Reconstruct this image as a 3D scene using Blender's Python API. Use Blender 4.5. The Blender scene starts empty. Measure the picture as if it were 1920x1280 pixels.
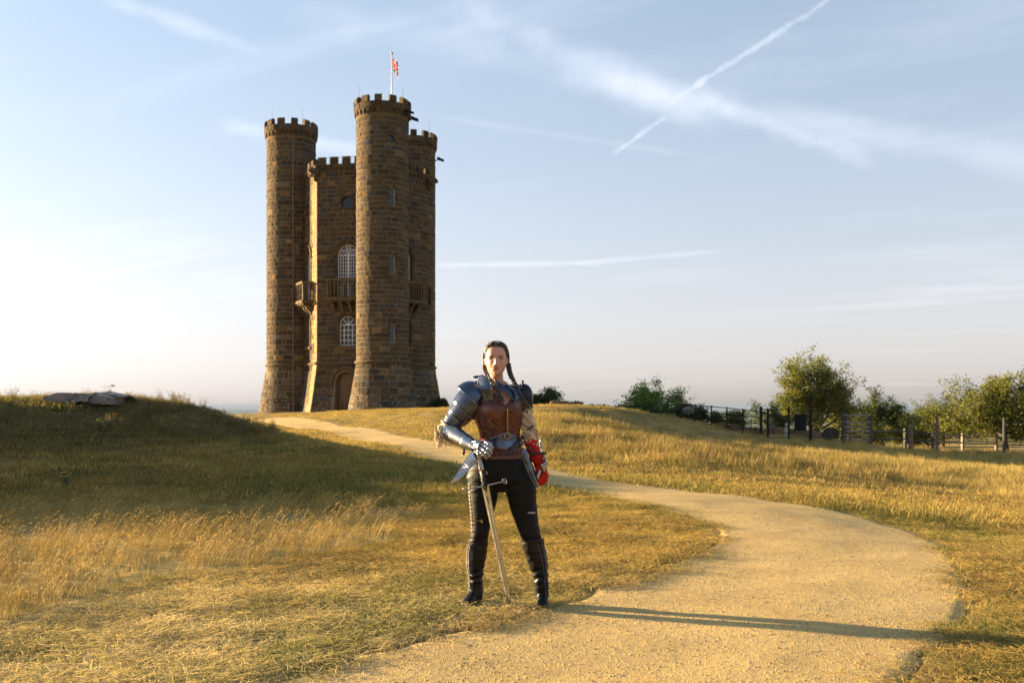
import bpy, bmesh, math, random
import numpy as np
from mathutils import Vector, Matrix, noise as mnoise
random.seed(7); rng = np.random.default_rng(7)
S = bpy.context.scene; C = S.collection
pi = math.pi
# ---------------------------------------------------------------- camera
SUN_EL, SUN_AZ = math.radians(9.0), math.radians(-69.0)      # azimuth measured from +Y towards +X
cam = bpy.data.objects.new('camera', bpy.data.cameras.new('camera')); C.objects.link(cam); S.camera = cam
cam.location = (0, 0, 1.30); cam.rotation_euler = (pi/2, 0, 0)
cam.data.sensor_width = 36; cam.data.lens = 35; cam.data.shift_y = 0.064
cam.data.clip_start = .1; cam.data.clip_end = 60000
cam.data.dof.use_dof = True; cam.data.dof.focus_distance = 6.44; cam.data.dof.aperture_fstop = 5.0
# ---------------------------------------------------------------- node helper
class NT:
    def __init__(s, tree): s.t = tree; s.n = tree.nodes; s.l = tree.links
    def node(s, typ, **kw):
        nd = s.n.new(typ)
        for k, v in kw.items():
            if k.startswith('i_'): s.inp(nd, int(k[2:]) if k[2:].isdigit() else k[2:].replace('_', ' '), v)
            else: setattr(nd, k, v)
        return nd
    def inp(s, nd, key, v):
        sk = nd.inputs[key]
        if isinstance(v, bpy.types.NodeSocket): s.l.new(v, sk)
        else:
            try: sk.default_value = v
            except Exception: sk.default_value = tuple(v) + (1,)
    def math(s, op, a, b=0.5, c=None, clamp=False):
        nd = s.n.new('ShaderNodeMath'); nd.operation = op; nd.use_clamp = clamp
        s.inp(nd, 0, a); s.inp(nd, 1, b)
        if c is not None: s.inp(nd, 2, c)
        return nd.outputs[0]
    def vm(s, op, a, b=(0,0,0), out=0):
        nd = s.n.new('ShaderNodeVectorMath'); nd.operation = op; s.inp(nd, 0, a); s.inp(nd, 1, b)
        return nd.outputs[out]
    def noise(s, vec, scale, detail=3, rough=.55, out=0, dist=0):
        nd = s.n.new('ShaderNodeTexNoise')
        if vec is not None: s.inp(nd, 'Vector', vec)
        nd.inputs['Scale'].default_value = scale; nd.inputs['Detail'].default_value = detail
        nd.inputs['Roughness'].default_value = rough; nd.inputs['Distortion'].default_value = dist
        return nd.outputs[out]
    def ramp(s, fac, a, b, lo=0., hi=1.):
        nd = s.n.new('ShaderNodeMapRange'); nd.interpolation_type = 'SMOOTHSTEP'
        for i, v in enumerate((fac, a, b, lo, hi)): s.inp(nd, i, v)
        return nd.outputs[0]
    def mix(s, f, a, b, mode='MIX'):
        nd = s.n.new('ShaderNodeMix'); nd.data_type = 'RGBA'; nd.blend_type = mode
        s.inp(nd, 0, f)
        for k, v in ((6, a), (7, b)):
            if isinstance(v, bpy.types.NodeSocket): s.l.new(v, nd.inputs[k])
            else: nd.inputs[k].default_value = tuple(v)[:3] + (1,)
        return nd.outputs[2]
    def bump(s, h, strength=.5, dist=.01, normal=None):
        nd = s.n.new('ShaderNodeBump'); nd.inputs['Strength'].default_value = strength
        nd.inputs['Distance'].default_value = dist; s.l.new(h, nd.inputs['Height'])
        if normal: s.l.new(normal, nd.inputs['Normal'])
        return nd.outputs[0]
def newmat(name):
    m = bpy.data.materials.new(name); m.use_nodes = True
    t = NT(m.node_tree); b = t.n['Principled BSDF']
    return m, t, b
def coords(t): return t.node('ShaderNodeTexCoord').outputs['Object']
def pmat(name, base, rough=.8, metal=0, var=.25, nscale=12, bump=.3, bscale=80, bdist=.004, dark=None, attr=None, spec=.5, stretch=None, rvar=.1):
    """procedural principled material: colour broken up by two noises, fine relief, roughness variation"""
    m, t, b = newmat(name); co = coords(t)
    if stretch: co = t.vm('MULTIPLY', co, stretch)
    n1 = t.noise(co, nscale, 5, .6); n2 = t.noise(co, nscale*7.3, 3, .6)
    bc = base
    if attr:
        a = t.node('ShaderNodeAttribute', attribute_name=attr); bc = a.outputs['Color']
    dk = dark or tuple(c*(1-1.6*var) if var < .6 else c*.1 for c in base)
    c = t.mix(t.ramp(n1, .3, .7), bc, (dk if not attr else t.mix(1., bc, (1-var*1.3,)*3, 'MULTIPLY')))
    c = t.mix(1., c, t.node('ShaderNodeCombineColor', i_0=t.ramp(n2, .2, .8, 1-var*.5, 1+var*.4), i_1=t.ramp(n2, .2, .8, 1-var*.5, 1+var*.4), i_2=t.ramp(n2, .2, .8, 1-var*.5, 1+var*.4)).outputs[0], 'MULTIPLY')
    t.inp(b, 'Base Color', c); t.inp(b, 'Metallic', metal)
    t.inp(b, 'Roughness', t.ramp(n1, .2, .8, max(.02, rough-rvar), min(1, rough+rvar)))
    b.inputs['Specular IOR Level'].default_value = spec
    if bump: t.inp(b, 'Normal', t.bump(t.noise(co, bscale, 4, .65), bump, bdist))
    return m
# ---------------------------------------------------------------- world
sd = Vector((math.sin(SUN_AZ)*math.cos(SUN_EL), math.cos(SUN_AZ)*math.cos(SUN_EL), math.sin(SUN_EL)))   # towards the sun
W = bpy.data.worlds.new('World'); S.world = W; W.use_nodes = True
w = NT(W.node_tree); bg = w.n['Background']
sky = w.node('ShaderNodeTexSky', sky_type='NISHITA', sun_disc=False, sun_elevation=SUN_EL, sun_rotation=SUN_AZ,
             altitude=300, air_density=1.0, dust_density=1.6, ozone_density=1.6)
D = w.vm('NORMALIZE', w.node('ShaderNodeTexCoord').outputs['Generated'])
sx = w.node('ShaderNodeSeparateXYZ', i_0=D)
zz = w.math('MAXIMUM', sx.outputs[2], 0.0)
# thin cirrus: noise on the cloud layer's plane, drawn out along the wind
inv = w.math('DIVIDE', 1.0, w.math('ADD', zz, .07))
pl = w.vm('SCALE', D); w.inp(pl.node, 3, inv)
rot = w.node('ShaderNodeVectorRotate', rotation_type='Z_AXIS', i_Vector=pl, i_Angle=math.radians(28))
wind = w.vm('MULTIPLY', rot.outputs[0], (.42, 1.9, 1.))
n_c = w.noise(wind, 1.1, 9, .62, dist=.5); n_p = w.noise(pl, .55, 3, .5)
cir = w.math('MULTIPLY', w.ramp(n_c, .44, .76), w.ramp(n_p, .42, .66))
def streak(p1, p2, width, strength, ns=30, soft=.2, t0=0., t1=1., dens=(.3, .75), wig=.0):
    """a cloud band or vapour trail along the great circle through two directions"""
    a, b_ = Vector(p1).normalized(), Vector(p2).normalized(); n = a.cross(b_).normalized(); tg = n.cross(a).normalized()
    span = math.atan2(b_.dot(tg), b_.dot(a))
    ang = w.math('ARCTAN2', w.vm('DOT_PRODUCT', D, tuple(tg), out=1), w.vm('DOT_PRODUCT', D, tuple(a), out=1))
    tt = w.math('DIVIDE', ang, span)
    off = w.vm('DOT_PRODUCT', D, tuple(n), out=1)
    if wig: off = w.math('ADD', off, w.math('MULTIPLY', w.math('SUBTRACT', w.noise(D, 9, 3), .5), wig))
    nn = w.noise(w.vm('MULTIPLY', rot.outputs[0], (1, 1, 1)) if False else D, ns, 6, .62)
    wd = w.ramp(nn, .25, .75, width*.45, width*1.5)
    core = w.ramp(w.math('DIVIDE', w.math('ABSOLUTE', off), wd), 1.0, soft, 0., 1.)
    e0 = w.ramp(tt, t0-.12, t0+.12); e1 = w.ramp(tt, t1+.12, t1-.12)
    v = w.math('MULTIPLY', w.math('MULTIPLY', core, e0), e1)
    return w.math('MULTIPLY', w.math('MULTIPLY', v, w.ramp(nn, dens[0], dens[1], .35, 1.)), strength)
def dr(px, py): return ((px-960)/1867, 1, (763-py)/1867)
bands = [streak(dr(1275,182), dr(1560,-5), .0042, .58, 60, .1, 0, 1.6, wig=.012),
         streak(dr(1155,284), dr(1245,222), .0040, .6, 60, .1, 0, 1.0, wig=.008),
         streak(dr(560,20), dr(1240,170), .032, .26, 7, 0., 0, 1., (.35,.62)),
         streak(dr(1050,150), dr(2100,330), .020, .30, 7, 0., 0, 1., (.35,.62)),
         streak(dr(860,0), dr(1320,220), .022, .3, 9, 0., 0, 1., (.4,.6)),
         streak(dr(1300,180), dr(1620,300), .014, .42, 12, 0., 0, 1., (.38,.6)),
         streak(dr(210,0), dr(480,95), .010, .32, 14, 0., 0, 1., (.35,.62)),
         streak(dr(820,497), dr(1110,493), .0046, .30, 16, .0, 0, 1., (.3,.5)),
         streak(dr(1090,493), dr(1340,472), .0036, .22, 16, .0, 0, 1., (.3,.55)),
         streak(dr(430,238), dr(720,290), .010, .34, 12, .0, 0, 1., (.35,.6)),
         streak(dr(770,212), dr(1290,290), .005, .12, 16, .0, 0, 1., (.35,.6))]
tot = w.math('MULTIPLY', cir, .24)
for b_ in bands: tot = w.math('ADD', tot, b_, clamp=True)
SKY_STR = .052
lum0 = w.vm('DOT_PRODUCT', sky.outputs[0], (.30, .42, .28), out=1)
lum = w.math('MULTIPLY', w.math('POWER', w.math('MAXIMUM', lum0, .001), .50), 1.83)
hazy = w.vm('SCALE', (1.12, 1.0, .90)); w.inp(hazy.node, 3, lum)          # dusty air low down takes the colour out
blue = w.vm('SCALE', (.72, 1.0, 1.38)); w.inp(blue.node, 3, lum)
fz = w.math('POWER', 2.718, w.math('MULTIPLY', zz, -4.8))
base = w.mix(.75, sky.outputs[0], blue)
base = w.mix(w.math('MULTIPLY', fz, .95), base, hazy)
k = w.mix(w.math('MULTIPLY', tot, .6), base, w.mix(.5, w.vm('MULTIPLY', base, (1.25,1.22,1.2)), (7.6, 7.4, 7.6)))
w.inp(bg, 'Color', k); bg.inputs['Strength'].default_value = SKY_STR
sun = bpy.data.objects.new('sun', bpy.data.lights.new('sun', 'SUN')); C.objects.link(sun)
sun.data.energy = 5.0; sun.data.angle = math.radians(.9); sun.data.color = (1.0, .735, .42)
sun.rotation_euler = sd.to_track_quat('Z', 'Y').to_euler()
S.view_settings.view_transform = 'Standard'; S.view_settings.look = 'None'
S.view_settings.gamma = 1; S.view_settings.use_curve_mapping = False
S.view_settings.exposure = 2.35
S.cycles.max_bounces = 6; S.cycles.transparent_max_bounces = 8; S.cycles.volume_bounces = 0
S.cycles.use_denoising = True; S.cycles.sample_clamp_indirect = 6
# ---------------------------------------------------------------- object helpers
def tag(o, label=None, cat=None, group=None, kind=None):
    if label: o['label'] = label
    if cat: o['category'] = cat
    if group: o['group'] = group
    if kind: o['kind'] = kind
    return o
def thing(name, loc, label, cat, group=None):
    o = bpy.data.objects.new(name, None); C.objects.link(o); o.location = loc; o.empty_display_size = .2
    return tag(o, label, cat, group)
def worldloc(o):
    v = Vector((0,0,0))
    while o is not None: v += o.location; o = o.parent
    return v
class MB:
    """mesh builder in world coordinates, one colour per face if wanted"""
    def __init__(s): s.v = []; s.f = []; s.c = []
    def add(s, vs, fs, col=None):
        n = len(s.v); s.v.extend(vs); s.f.extend([tuple(i+n for i in f) for f in fs]); s.c.extend([col]*len(fs)); return s
    def box(s, c, sz, col=None, rz=0, taper=1., ax=None):
        hx, hy, hz = sz[0]/2, sz[1]/2, sz[2]/2; vs = []
        R = ax if ax is not None else Matrix.Rotation(rz, 3, 'Z')
        for z, k_ in ((-hz, 1), (hz, taper)):
            for x, y in ((-hx,-hy),(hx,-hy),(hx,hy),(-hx,hy)):
                vs.append(tuple(Vector(c) + R @ Vector((x*k_, y*k_, z))))
        return s.add(vs, [(3,2,1,0),(4,5,6,7),(0,1,5,4),(1,2,6,5),(2,3,7,6),(3,0,4,7)], col)
    def tube(s, pts, r, n=8, col=None, cap=True, sq=1., up=None):
        pts = [Vector(p) for p in pts]; m = len(pts)
        rr = r if isinstance(r, (list, tuple)) else [r]*m
        vs = []; u = Vector(up) if up else None
        for i, p in enumerate(pts):
            d = (pts[min(i+1,m-1)] - pts[max(i-1,0)]); d = d.normalized() if d.length > 1e-9 else Vector((0,0,1))
            if u is None: u = d.orthogonal()
            u = (u - d*u.dot(d)); u = u.normalized() if u.length > 1e-6 else d.orthogonal().normalized()
            v = d.cross(u)
            for k_ in range(n):
                a = 2*pi*k_/n; vs.append(tuple(p + (u*math.cos(a)*sq + v*math.sin(a))*rr[i]))
        fs = [(i*n+k_, i*n+(k_+1)%n, (i+1)*n+(k_+1)%n, (i+1)*n+k_) for i in range(m-1) for k_ in range(n)]
        if cap: fs += [tuple(range(n-1,-1,-1)), tuple(range((m-1)*n, m*n))]
        return s.add(vs, fs, col)
    def grid(s, P, closed=False, col=None):
        """P: array rows x cols x 3"""
        R_, K_ = len(P), len(P[0]); vs = [tuple(p) for row in P for p in row]
        fs = [(i*K_+j, i*K_+(j+1)%K_, (i+1)*K_+(j+1)%K_, (i+1)*K_+j) for i in range(R_-1) for j in range(K_ if closed else K_-1)]
        return s.add(vs, fs, col)
    def sphere(s, c, r, n=10, m=7, col=None):
        rx, ry, rz = r if isinstance(r, (list, tuple)) else (r, r, r); vs = [(c[0], c[1], c[2]-rz)]
        for i in range(1, m):
            for k_ in range(n):
                a, b = pi*i/m, 2*pi*k_/n
                vs.append((c[0]+rx*math.sin(a)*math.cos(b), c[1]+ry*math.sin(a)*math.sin(b), c[2]-rz*math.cos(a)))
        vs.append((c[0], c[1], c[2]+rz)); L = len(vs)-1
        fs = [(0, 1+(k_+1)%n, 1+k_) for k_ in range(n)] + [(L, L-n+k_, L-n+(k_+1)%n) for k_ in range(n)]
        fs += [(1+i*n+k_, 1+i*n+(k_+1)%n, 1+(i+1)*n+(k_+1)%n, 1+(i+1)*n+k_) for i in range(m-2) for k_ in range(n)]
        return s.add(vs, fs, col)
    def mesh(s, name, mats, off=(0,0,0), smooth=False):
        me = bpy.data.meshes.new(name); o_ = Vector(off)
        me.from_pydata([tuple(Vector(v)-o_) for v in s.v], [], s.f)
        for m_ in (mats if isinstance(mats, (list, tuple)) else [mats]): me.materials.append(m_)
        if any(c is not None for c in s.c):
            at = me.color_attributes.new('col', 'FLOAT_COLOR', 'CORNER'); buf = []
            for f, c in zip(s.f, s.c): buf.extend((tuple(c or (1,1,1))[:3] + (1,))*len(f))
            at.data.foreach_set('color', buf)
        if smooth: me.polygons.foreach_set('use_smooth', [True]*len(me.polygons))
        me.update(); return me
    def build(s, name, mats, parent=None, smooth=False, loc=None):
        off = worldloc(parent) if parent is not None else Vector(loc or (0,0,0))
        o = bpy.data.objects.new(name, s.mesh(name, mats, off, smooth)); C.objects.link(o)
        if parent is not None: o.parent = parent
        else: o.location = off
        return o
def link(name, me, parent=None, loc=(0,0,0)):
    o = bpy.data.objects.new(name, me); C.objects.link(o); o.parent = parent; o.location = loc; return o
def evaluated(o, mods):
    """apply modifiers (list of (type, dict)) to a mesh object"""
    for ty, kw in mods:
        md = o.modifiers.new(ty, ty)
        for k_, v_ in kw.items(): setattr(md, k_, v_)
    dg = bpy.context.evaluated_depsgraph_get(); me = bpy.data.meshes.new_from_object(o.evaluated_get(dg))
    old = o.data; o.modifiers.clear(); o.data = me; bpy.data.meshes.remove(old); return o
_lat = rng.random((64, 64, 4))
def vnoise(x, y, sc=1., ch=0):
    """value noise, numpy"""
    x = np.asarray(x)*sc; y = np.asarray(y)*sc; i = np.floor(x).astype(int); j = np.floor(y).astype(int)
    u = x-i; v = y-j; u = u*u*(3-2*u); v = v*v*(3-2*v); L_ = _lat[:, :, ch]
    g = lambda a, b: L_[a % 64, b % 64]
    return (g(i,j)*(1-u)+g(i+1,j)*u)*(1-v) + (g(i,j+1)*(1-u)+g(i+1,j+1)*u)*v
def fnoise(x, y, sc=1., ch=0):
    return (vnoise(x,y,sc,ch)+.5*vnoise(x+7.3,y+1.7,sc*2.1,(ch+1)%4)+.25*vnoise(x+3.1,y+9.7,sc*4.3,(ch+2)%4))/1.75
# ---------------------------------------------------------------- terrain height (metres; person stands at 0, 6.44, 0)
_CT = [  # x, y, z of surveyed ground points
 (-6,2,0),(-3,2,0),(0,2,0),(3,2,0),(6,2,0),(-12,2,0),(12,2,-.1),
 (-6,6.4,.0),(-3,6.4,0),(0,6.44,0),(3,6.4,0),(6,6.4,-.05),(-12,6,.05),
 (-3,9.5,.0),(0,9.5,.01),(3,9.5,0),(5.8,9,-.08),(-6,9.5,.03),
 (.7,12,.02),(3,12,.0),(-2,12.8,.03),(1.2,16,.06),(3.2,15,.0),(-1,17.5,.2),
]
def _cp(px, py, d):
    _CT.append(((px-960)/1867*d, d, 1.30-(py-763)/1867*d))
for _a in [(-500,985,11),(0,955,12.7),(200,955,12.6),(400,950,12.9),(600,945,13.2),
           (100,880,15.0),(300,880,15.2),(500,895,15),(200,800,17.2),(350,820,17.2),(480,858,17),
           (100,748,18.6),(200,744,18.8),(300,756,18.8),(0,757,18),(380,777,19),(450,797,19.5),(540,820,20),(630,846,20),(720,860,20),
           (870,868,20.5),(790,835,25),(940,872,19),(1030,886,18),(1060,884,19.2),(1180,900,17.5),(1400,940,13.5),
           (650,800,40),(500,787,52),(560,781,56),(750,818,30),(850,848,23.5),(490,777,61),(430,779,64),
           (600,775,56),(700,770,54),(800,766,54),(850,765.5,52),(920,765,50),(1000,765,48),(1050,766,48),
           (780,775,42),(900,778,40),(1000,785,38),(950,810,29),(1050,840,26),(900,846,23.5),
           (1120,770,49),(1200,778,50),(1290,791,51),(1150,797,40),(1150,798,46.5),(1200,813,40),(1200,812,47),(1250,824,39),(1250,822,47),(1300,830,38),(1300,829,47),(1350,834,40),(1400,838,42),(1300,842,29),(1200,868,22.5),
           (1400,824,50),(1350,812,50),(1450,830,50),(1520,830,52),(1590,832,53),(1400,862,31),(1550,868,31),(1500,910,20),
           (1650,842,56),(1757,846,57),(1850,846,59),(1920,847,60),(1800,872,46),(1920,884,43),(1680,858,46),
           (1750,905,27),(1920,915,28),(1900,960,17),(1900,1010,11.5),(2300,1000,12),(2400,880,40),(2300,850,60)]:
    _cp(*_a)
_CT += [(-12,16.2,1.95),(-16,15,2.1),(-22,13,2.0),(-10,12.2,.55),(-15,10.5,.5),(-13,21,1.2),(-9,24,.5),(-5,26,.35),(-3.5,29,.4),
        (-8,33,.45),(-14,40,.2),(-20,52,-.4),(-26,64,-1.2),(-22,26,.6),(-30,30,0),(-35,10,.5),(-20,70,-.3),(-9,72,.6),(-2,66,.8),(4,62,.7),
        (20,75,-1.8),(40,80,-1.5),(40,100,-1.4),(60,100,-2),(-20,-10,0),(0,-10,.1),(20,-10,-.2),(0,-40,0),(60,20,-2),(60,60,-3),(-60,20,0),(-60,70,-3)]
_P = np.array(_CT, float)
def _phi(r2):
    return np.sqrt(r2 + .6)**1.6
def _solve():
    n = len(_P); d2 = ((_P[:,None,:2]-_P[None,:,:2])**2).sum(-1)
    A = np.zeros((n+3,n+3)); A[:n,:n] = _phi(d2) - np.eye(n)*.02
    A[:n,n] = 1; A[:n,n+1:] = _P[:,:2]; A[n,:n] = 1; A[n+1:,:n] = _P[:,:2].T
    return np.linalg.solve(A, np.r_[_P[:,2],0,0,0])
_W = _solve()
_AZ = np.array([-180,-90,-45,-27,-20,-14,-2,4,9,13,15,19,24,27,45,90,180.]); _RE = np.array([300,150,60,60,72,80,66,62,58,60,66,76,110,150,160,160,300.])
def sstep(a, b, x):
    t = np.clip((x-a)/(b-a), 0, 1); return t*t*(3-2*t)
def height(x, y):
    x = np.asarray(x, float); y = np.asarray(y, float); sh = np.broadcast(x, y).shape
    xf = np.broadcast_to(x, sh).ravel(); yf = np.broadcast_to(y, sh).ravel()
    r = np.hypot(xf, yf); k = np.minimum(1, 110/np.maximum(r, 1e-6))
    cx, cy = xf*k, yf*k
    out = np.empty_like(cx)
    for i in range(0, len(cx), 20000):
        d2 = (cx[i:i+20000,None]-_P[None,:,0])**2 + (cy[i:i+20000,None]-_P[None,:,1])**2
        out[i:i+20000] = _phi(d2) @ _W[:-3] + _W[-3] + _W[-2]*cx[i:i+20000] + _W[-1]*cy[i:i+20000]
    # hill edge: the ground falls away to the vale
    az = np.degrees(np.arctan2(xf, yf)); re = np.interp(az, _AZ, _RE)
    e = np.maximum(0, r-re); out = out - .012*np.minimum(e,25)**2 - .36*np.maximum(0, e-15)
    out = np.maximum(out, -58)
    # small unevenness
    out += .012*np.sin(xf*2.1+1.3*np.sin(yf*1.1))*np.sin(yf*1.7+.8)*sstep(2,8,r)
    return out.reshape(sh)
def h1(x, y): return float(height(np.array([x]), np.array([y]))[0])
# ---------------------------------------------------------------- path outline (world metres), ground, haze
PL = [(-1.2,4.45),(-1.06,4.71),(-.82,5.13),(-.48,5.55),(-.1,6.06),(.35,6.55),(.88,7.43),(1.43,8.33),(1.82,9.06),(2.16,10.02),(2.23,10.8),(2.08,11.95),(1.67,13.01),(1.06,14.16),(.71,14.77),(.34,15.6),(-.27,16.7),(-.94,18.1),(-1.84,21.),(-3.13,24.5),(-5.1,30.45),(-8.2,39.4),(-10.8,45.1),(-13.46,51.3),(-15.6,57)]
PR = [(1.66,4.44),(1.87,4.79),(2.16,5.29),(2.5,5.72),(3.0,6.55),(3.39,7.5),(3.86,8.71),(4.39,10.38),(4.56,11.7),(4.4,12.94),(3.99,13.8),(3.38,14.6),(2.8,15.4),(2.08,16.3),(1.4,17.5),(1.0,18.9),(.44,20.5),(-.36,22.38),(-1.2,24.2),(-2.28,26.9),(-3.82,31.55),(-5.91,38.),(-8.1,43.5),(-10.72,50.15),(-13.4,57.5)]
PL = [(-2.6,.5),(-2.1,2.6)] + PL; PR = [(-.2,.5),(.9,2.6)] + PR
def spline(pts, n):
    P = np.array(pts, float); seg = np.r_[0, np.cumsum(np.hypot(*np.diff(P, axis=0).T))]; t = np.linspace(0, seg[-1], n)
    out = np.c_[np.interp(t, seg, P[:,0]), np.interp(t, seg, P[:,1])]
    for _ in range(max(2, n//60)): out[1:-1] = (out[:-2]+2*out[1:-1]+out[2:])/4
    return out
NPA = 420
# one parameter for both edges so that the cross lines stay square to the path
def both(n):
    A, B = np.array(PL), np.array(PR); M = (A+B)/2; seg = np.r_[0, np.cumsum(np.hypot(*np.diff(M, axis=0).T))]
    t = seg[-1]*(np.linspace(0, 1, n)**1.35)
    f = lambda Q: np.c_[np.interp(t, seg, Q[:,0]), np.interp(t, seg, Q[:,1])]
    a, b = f(A), f(B)
    for _ in range(10):
        for q in (a, b): q[1:-1] = (q[:-2]+2*q[1:-1]+q[2:])/4
    return a, b
EL, ER = both(NPA)
_poly = np.r_[EL[::3], ER[::-3]]
def path_sd(x, y):
    """signed distance to the path outline, negative inside"""
    x = np.ravel(x); y = np.ravel(y); P = _poly; Q = np.roll(P, -1, 0); out = np.full(len(x), 9e9); ins = np.zeros(len(x), bool)
    near = (x > -16) & (x < 8) & (y > -2) & (y < 61); ix = np.where(near)[0]
    for s0 in range(0, len(ix), 20000):
        k_ = ix[s0:s0+20000]; px, py = x[k_,None], y[k_,None]
        d = Q-P; L2 = (d**2).sum(1); t = np.clip(((px-P[:,0])*d[:,0]+(py-P[:,1])*d[:,1])/np.maximum(L2, 1e-9), 0, 1)
        out[k_] = np.sqrt(((px-P[:,0]-t*d[:,0])**2+(py-P[:,1]-t*d[:,1])**2).min(1))
        cr = ((P[:,1] > py) != (Q[:,1] > py)) & (px < (Q[:,0]-P[:,0])*(py-P[:,1])/np.where(abs(Q[:,1]-P[:,1])<1e-9, 1e-9, Q[:,1]-P[:,1])+P[:,0])
        ins[k_] = cr.sum(1) % 2 == 1
    out[~near] = 50
    return np.where(ins, -out, out)
def inpoly(x, y, poly):
    P = np.array(poly, float); Q = np.roll(P, -1, 0); px, py = x[:,None], y[:,None]
    cr = ((P[:,1] > py) != (Q[:,1] > py)) & (px < (Q[:,0]-P[:,0])*(py-P[:,1])/np.where(abs(Q[:,1]-P[:,1])<1e-9, 1e-9, Q[:,1]-P[:,1])+P[:,0])
    return cr.sum(1) % 2 == 1
# what grows where: g = greenness, t = tall dry grass, p = pale straw
STRAW, PALE, GREEN, BROWN, DEEP, SOIL = [np.array(c) for c in ((.44,.31,.10),(.58,.47,.26),(.14,.15,.036),(.185,.125,.058),(.072,.068,.028),(.28,.19,.085))]
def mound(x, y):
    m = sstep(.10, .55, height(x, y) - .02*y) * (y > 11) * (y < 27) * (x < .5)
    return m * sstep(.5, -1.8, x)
TALL = [(-30,5.2),(-4.2,5.4),(-3.0,6.4),(-2.5,7.2),(-2.0,8.5),(-1.35,9.4),(-1.2,12.8),(-4,13.2),(-30,12.4)]
def zones(x, y, sd_):
    x = np.ravel(x); y = np.ravel(y)
    n1 = fnoise(x+40, y+40, .9, 0); n2 = fnoise(x+90, y+20, .33, 1); n3 = fnoise(x, y+70, 2.6, 2)
    g = sstep(.52, .72, n1)*.34 + sstep(.55, .75, n3)*.22
    edge = np.exp(-(np.maximum(sd_, 0)/.7)**2)
    g += edge*sstep(.38, .6, n2)*.32
    g += .5*np.exp(-((x-4.0)/1.8)**2-((y-15.8)/1.0)**2) + .45*np.exp(-((x-5.4)/.9)**2-((y-10.)/3.2)**2) + .3*np.exp(-((x-4.3)/1.2)**2-((y-6.5)/2)**2)
    m = mound(x, y)
    g += .35*m + .45*np.exp(-((x+2.2)/2.6)**2-((y-15.5)/3.2)**2)
    t = np.maximum(inpoly(x + (n3-.5)*1.2, y + (n1-.5)*1.4, TALL).astype(float)*sstep(.30, .52, fnoise(x+11, y*1.5+5, .8, 3)+.12), 0)
    t = np.maximum(t, .8*np.exp(-((x-5)/7)**2-((y-33)/9)**2)*(y > 20))
    t = np.maximum(t, sstep(8, 14, x)*sstep(17, 24, y)*.7)
    g *= 1-.7*t*(1-m)
    p = sstep(9., 5.5, y + .15*x)*sstep(.35, .6, n2+.1)*(1-t)*(x < 1.5)
    return np.clip(g, 0, 1), np.clip(t, 0, 1), np.clip(p, 0, 1), m
def tone(x, y, sd_, jit=None):
    g, t, p, m = zones(x, y, sd_)
    b = sstep(.45, .7, fnoise(x+3, y+31, 1.7, 3))
    j = 0 if jit is None else jit
    g = np.clip(g + j*.35, 0, 1)[:,None]; b = np.clip(b + j*.3, 0, 1)[:,None]; p = p[:,None]; m = m[:,None]; t = t[:,None]
    c = STRAW*(1-p)+PALE*p; c = c*(1-t*.8)+np.array((.47,.365,.15))*t*.8
    c = c*(1-.55*b*(1-t)) + BROWN*.55*b*(1-t)
    hb_ = (.62*np.exp(-((x-5)/7)**2-((y-33)/10)**2)*(y > 19))[:,None]; c = c*(1-hb_)+BROWN*1.25*hb_
    c = c*(1-g)+GREEN*g
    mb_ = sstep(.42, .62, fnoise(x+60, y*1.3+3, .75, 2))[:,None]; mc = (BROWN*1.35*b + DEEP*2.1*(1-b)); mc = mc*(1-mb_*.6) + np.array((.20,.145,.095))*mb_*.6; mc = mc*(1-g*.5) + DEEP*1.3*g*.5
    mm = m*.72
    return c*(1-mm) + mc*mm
# ---- ground sheet: rings round the place where the photographer stands, finer near and finer ahead
az = np.radians(np.r_[np.arange(-180,-42,4.), np.arange(-42,-30,.5), np.arange(-30,30,.11), np.arange(30,42,.5), np.arange(42,180,4.)])
rad = np.r_[np.geomspace(1.2, 90, 430), np.geomspace(92, 700, 50), np.geomspace(800, 26000, 26)]
AZ_, RR_ = np.meshgrid(az, rad); gx, gy = (RR_*np.sin(AZ_)), (RR_*np.cos(AZ_)); gz = height(gx, gy)
sdg = path_sd(gx, gy).reshape(gx.shape)
edge_n = (fnoise(gx+5, gy+5, 3.1, 1)-.5)*.22
ridge = (fnoise(gx+15, gy+5, 6.5, 1)-.5)*.035 + (fnoise(gx+1, gy+5, 1.7, 2)-.5)*.05
gz2 = gz + ridge*sstep(.0, .3, sdg)*sstep(300, 60, RR_) - .035*sstep(.05, -.12, sdg + edge_n)
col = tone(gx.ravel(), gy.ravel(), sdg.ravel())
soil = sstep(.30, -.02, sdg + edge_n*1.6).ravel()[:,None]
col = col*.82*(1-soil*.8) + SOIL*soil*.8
rr1 = RR_.ravel()[:,None]; vale = sstep(140, 900, rr1)
nn_ = fnoise(gx.ravel()/300+3, gy.ravel()/300+3, 1.2, 2)[:,None]
col = col*(1-vale) + (np.array((.10,.12,.06))*(.6+.8*nn_))*vale
nr, na = gx.shape
V = np.c_[gx.ravel(), gy.ravel(), gz2.ravel()]
V = np.r_[V, [[0,0,h1(0,0)]]]; col = np.r_[col, [STRAW]]
i, j = np.meshgrid(np.arange(nr-1), np.arange(na), indexing='ij'); i = i.ravel(); j = j.ravel(); j2 = (j+1) % na
F = np.c_[i*na+j, (i+1)*na+j, (i+1)*na+j2, i*na+j2]
me = bpy.data.meshes.new('ground'); fl = F.tolist(); fl += [(len(V)-1, q, (q+1) % na) for q in range(na)]
me.from_pydata(V.tolist(), [], fl); at = me.color_attributes.new('col', 'FLOAT_COLOR', 'POINT')
at.data.foreach_set('color', np.c_[col, np.ones(len(col))].ravel()); me.polygons.foreach_set('use_smooth', [True]*len(me.polygons))
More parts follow.
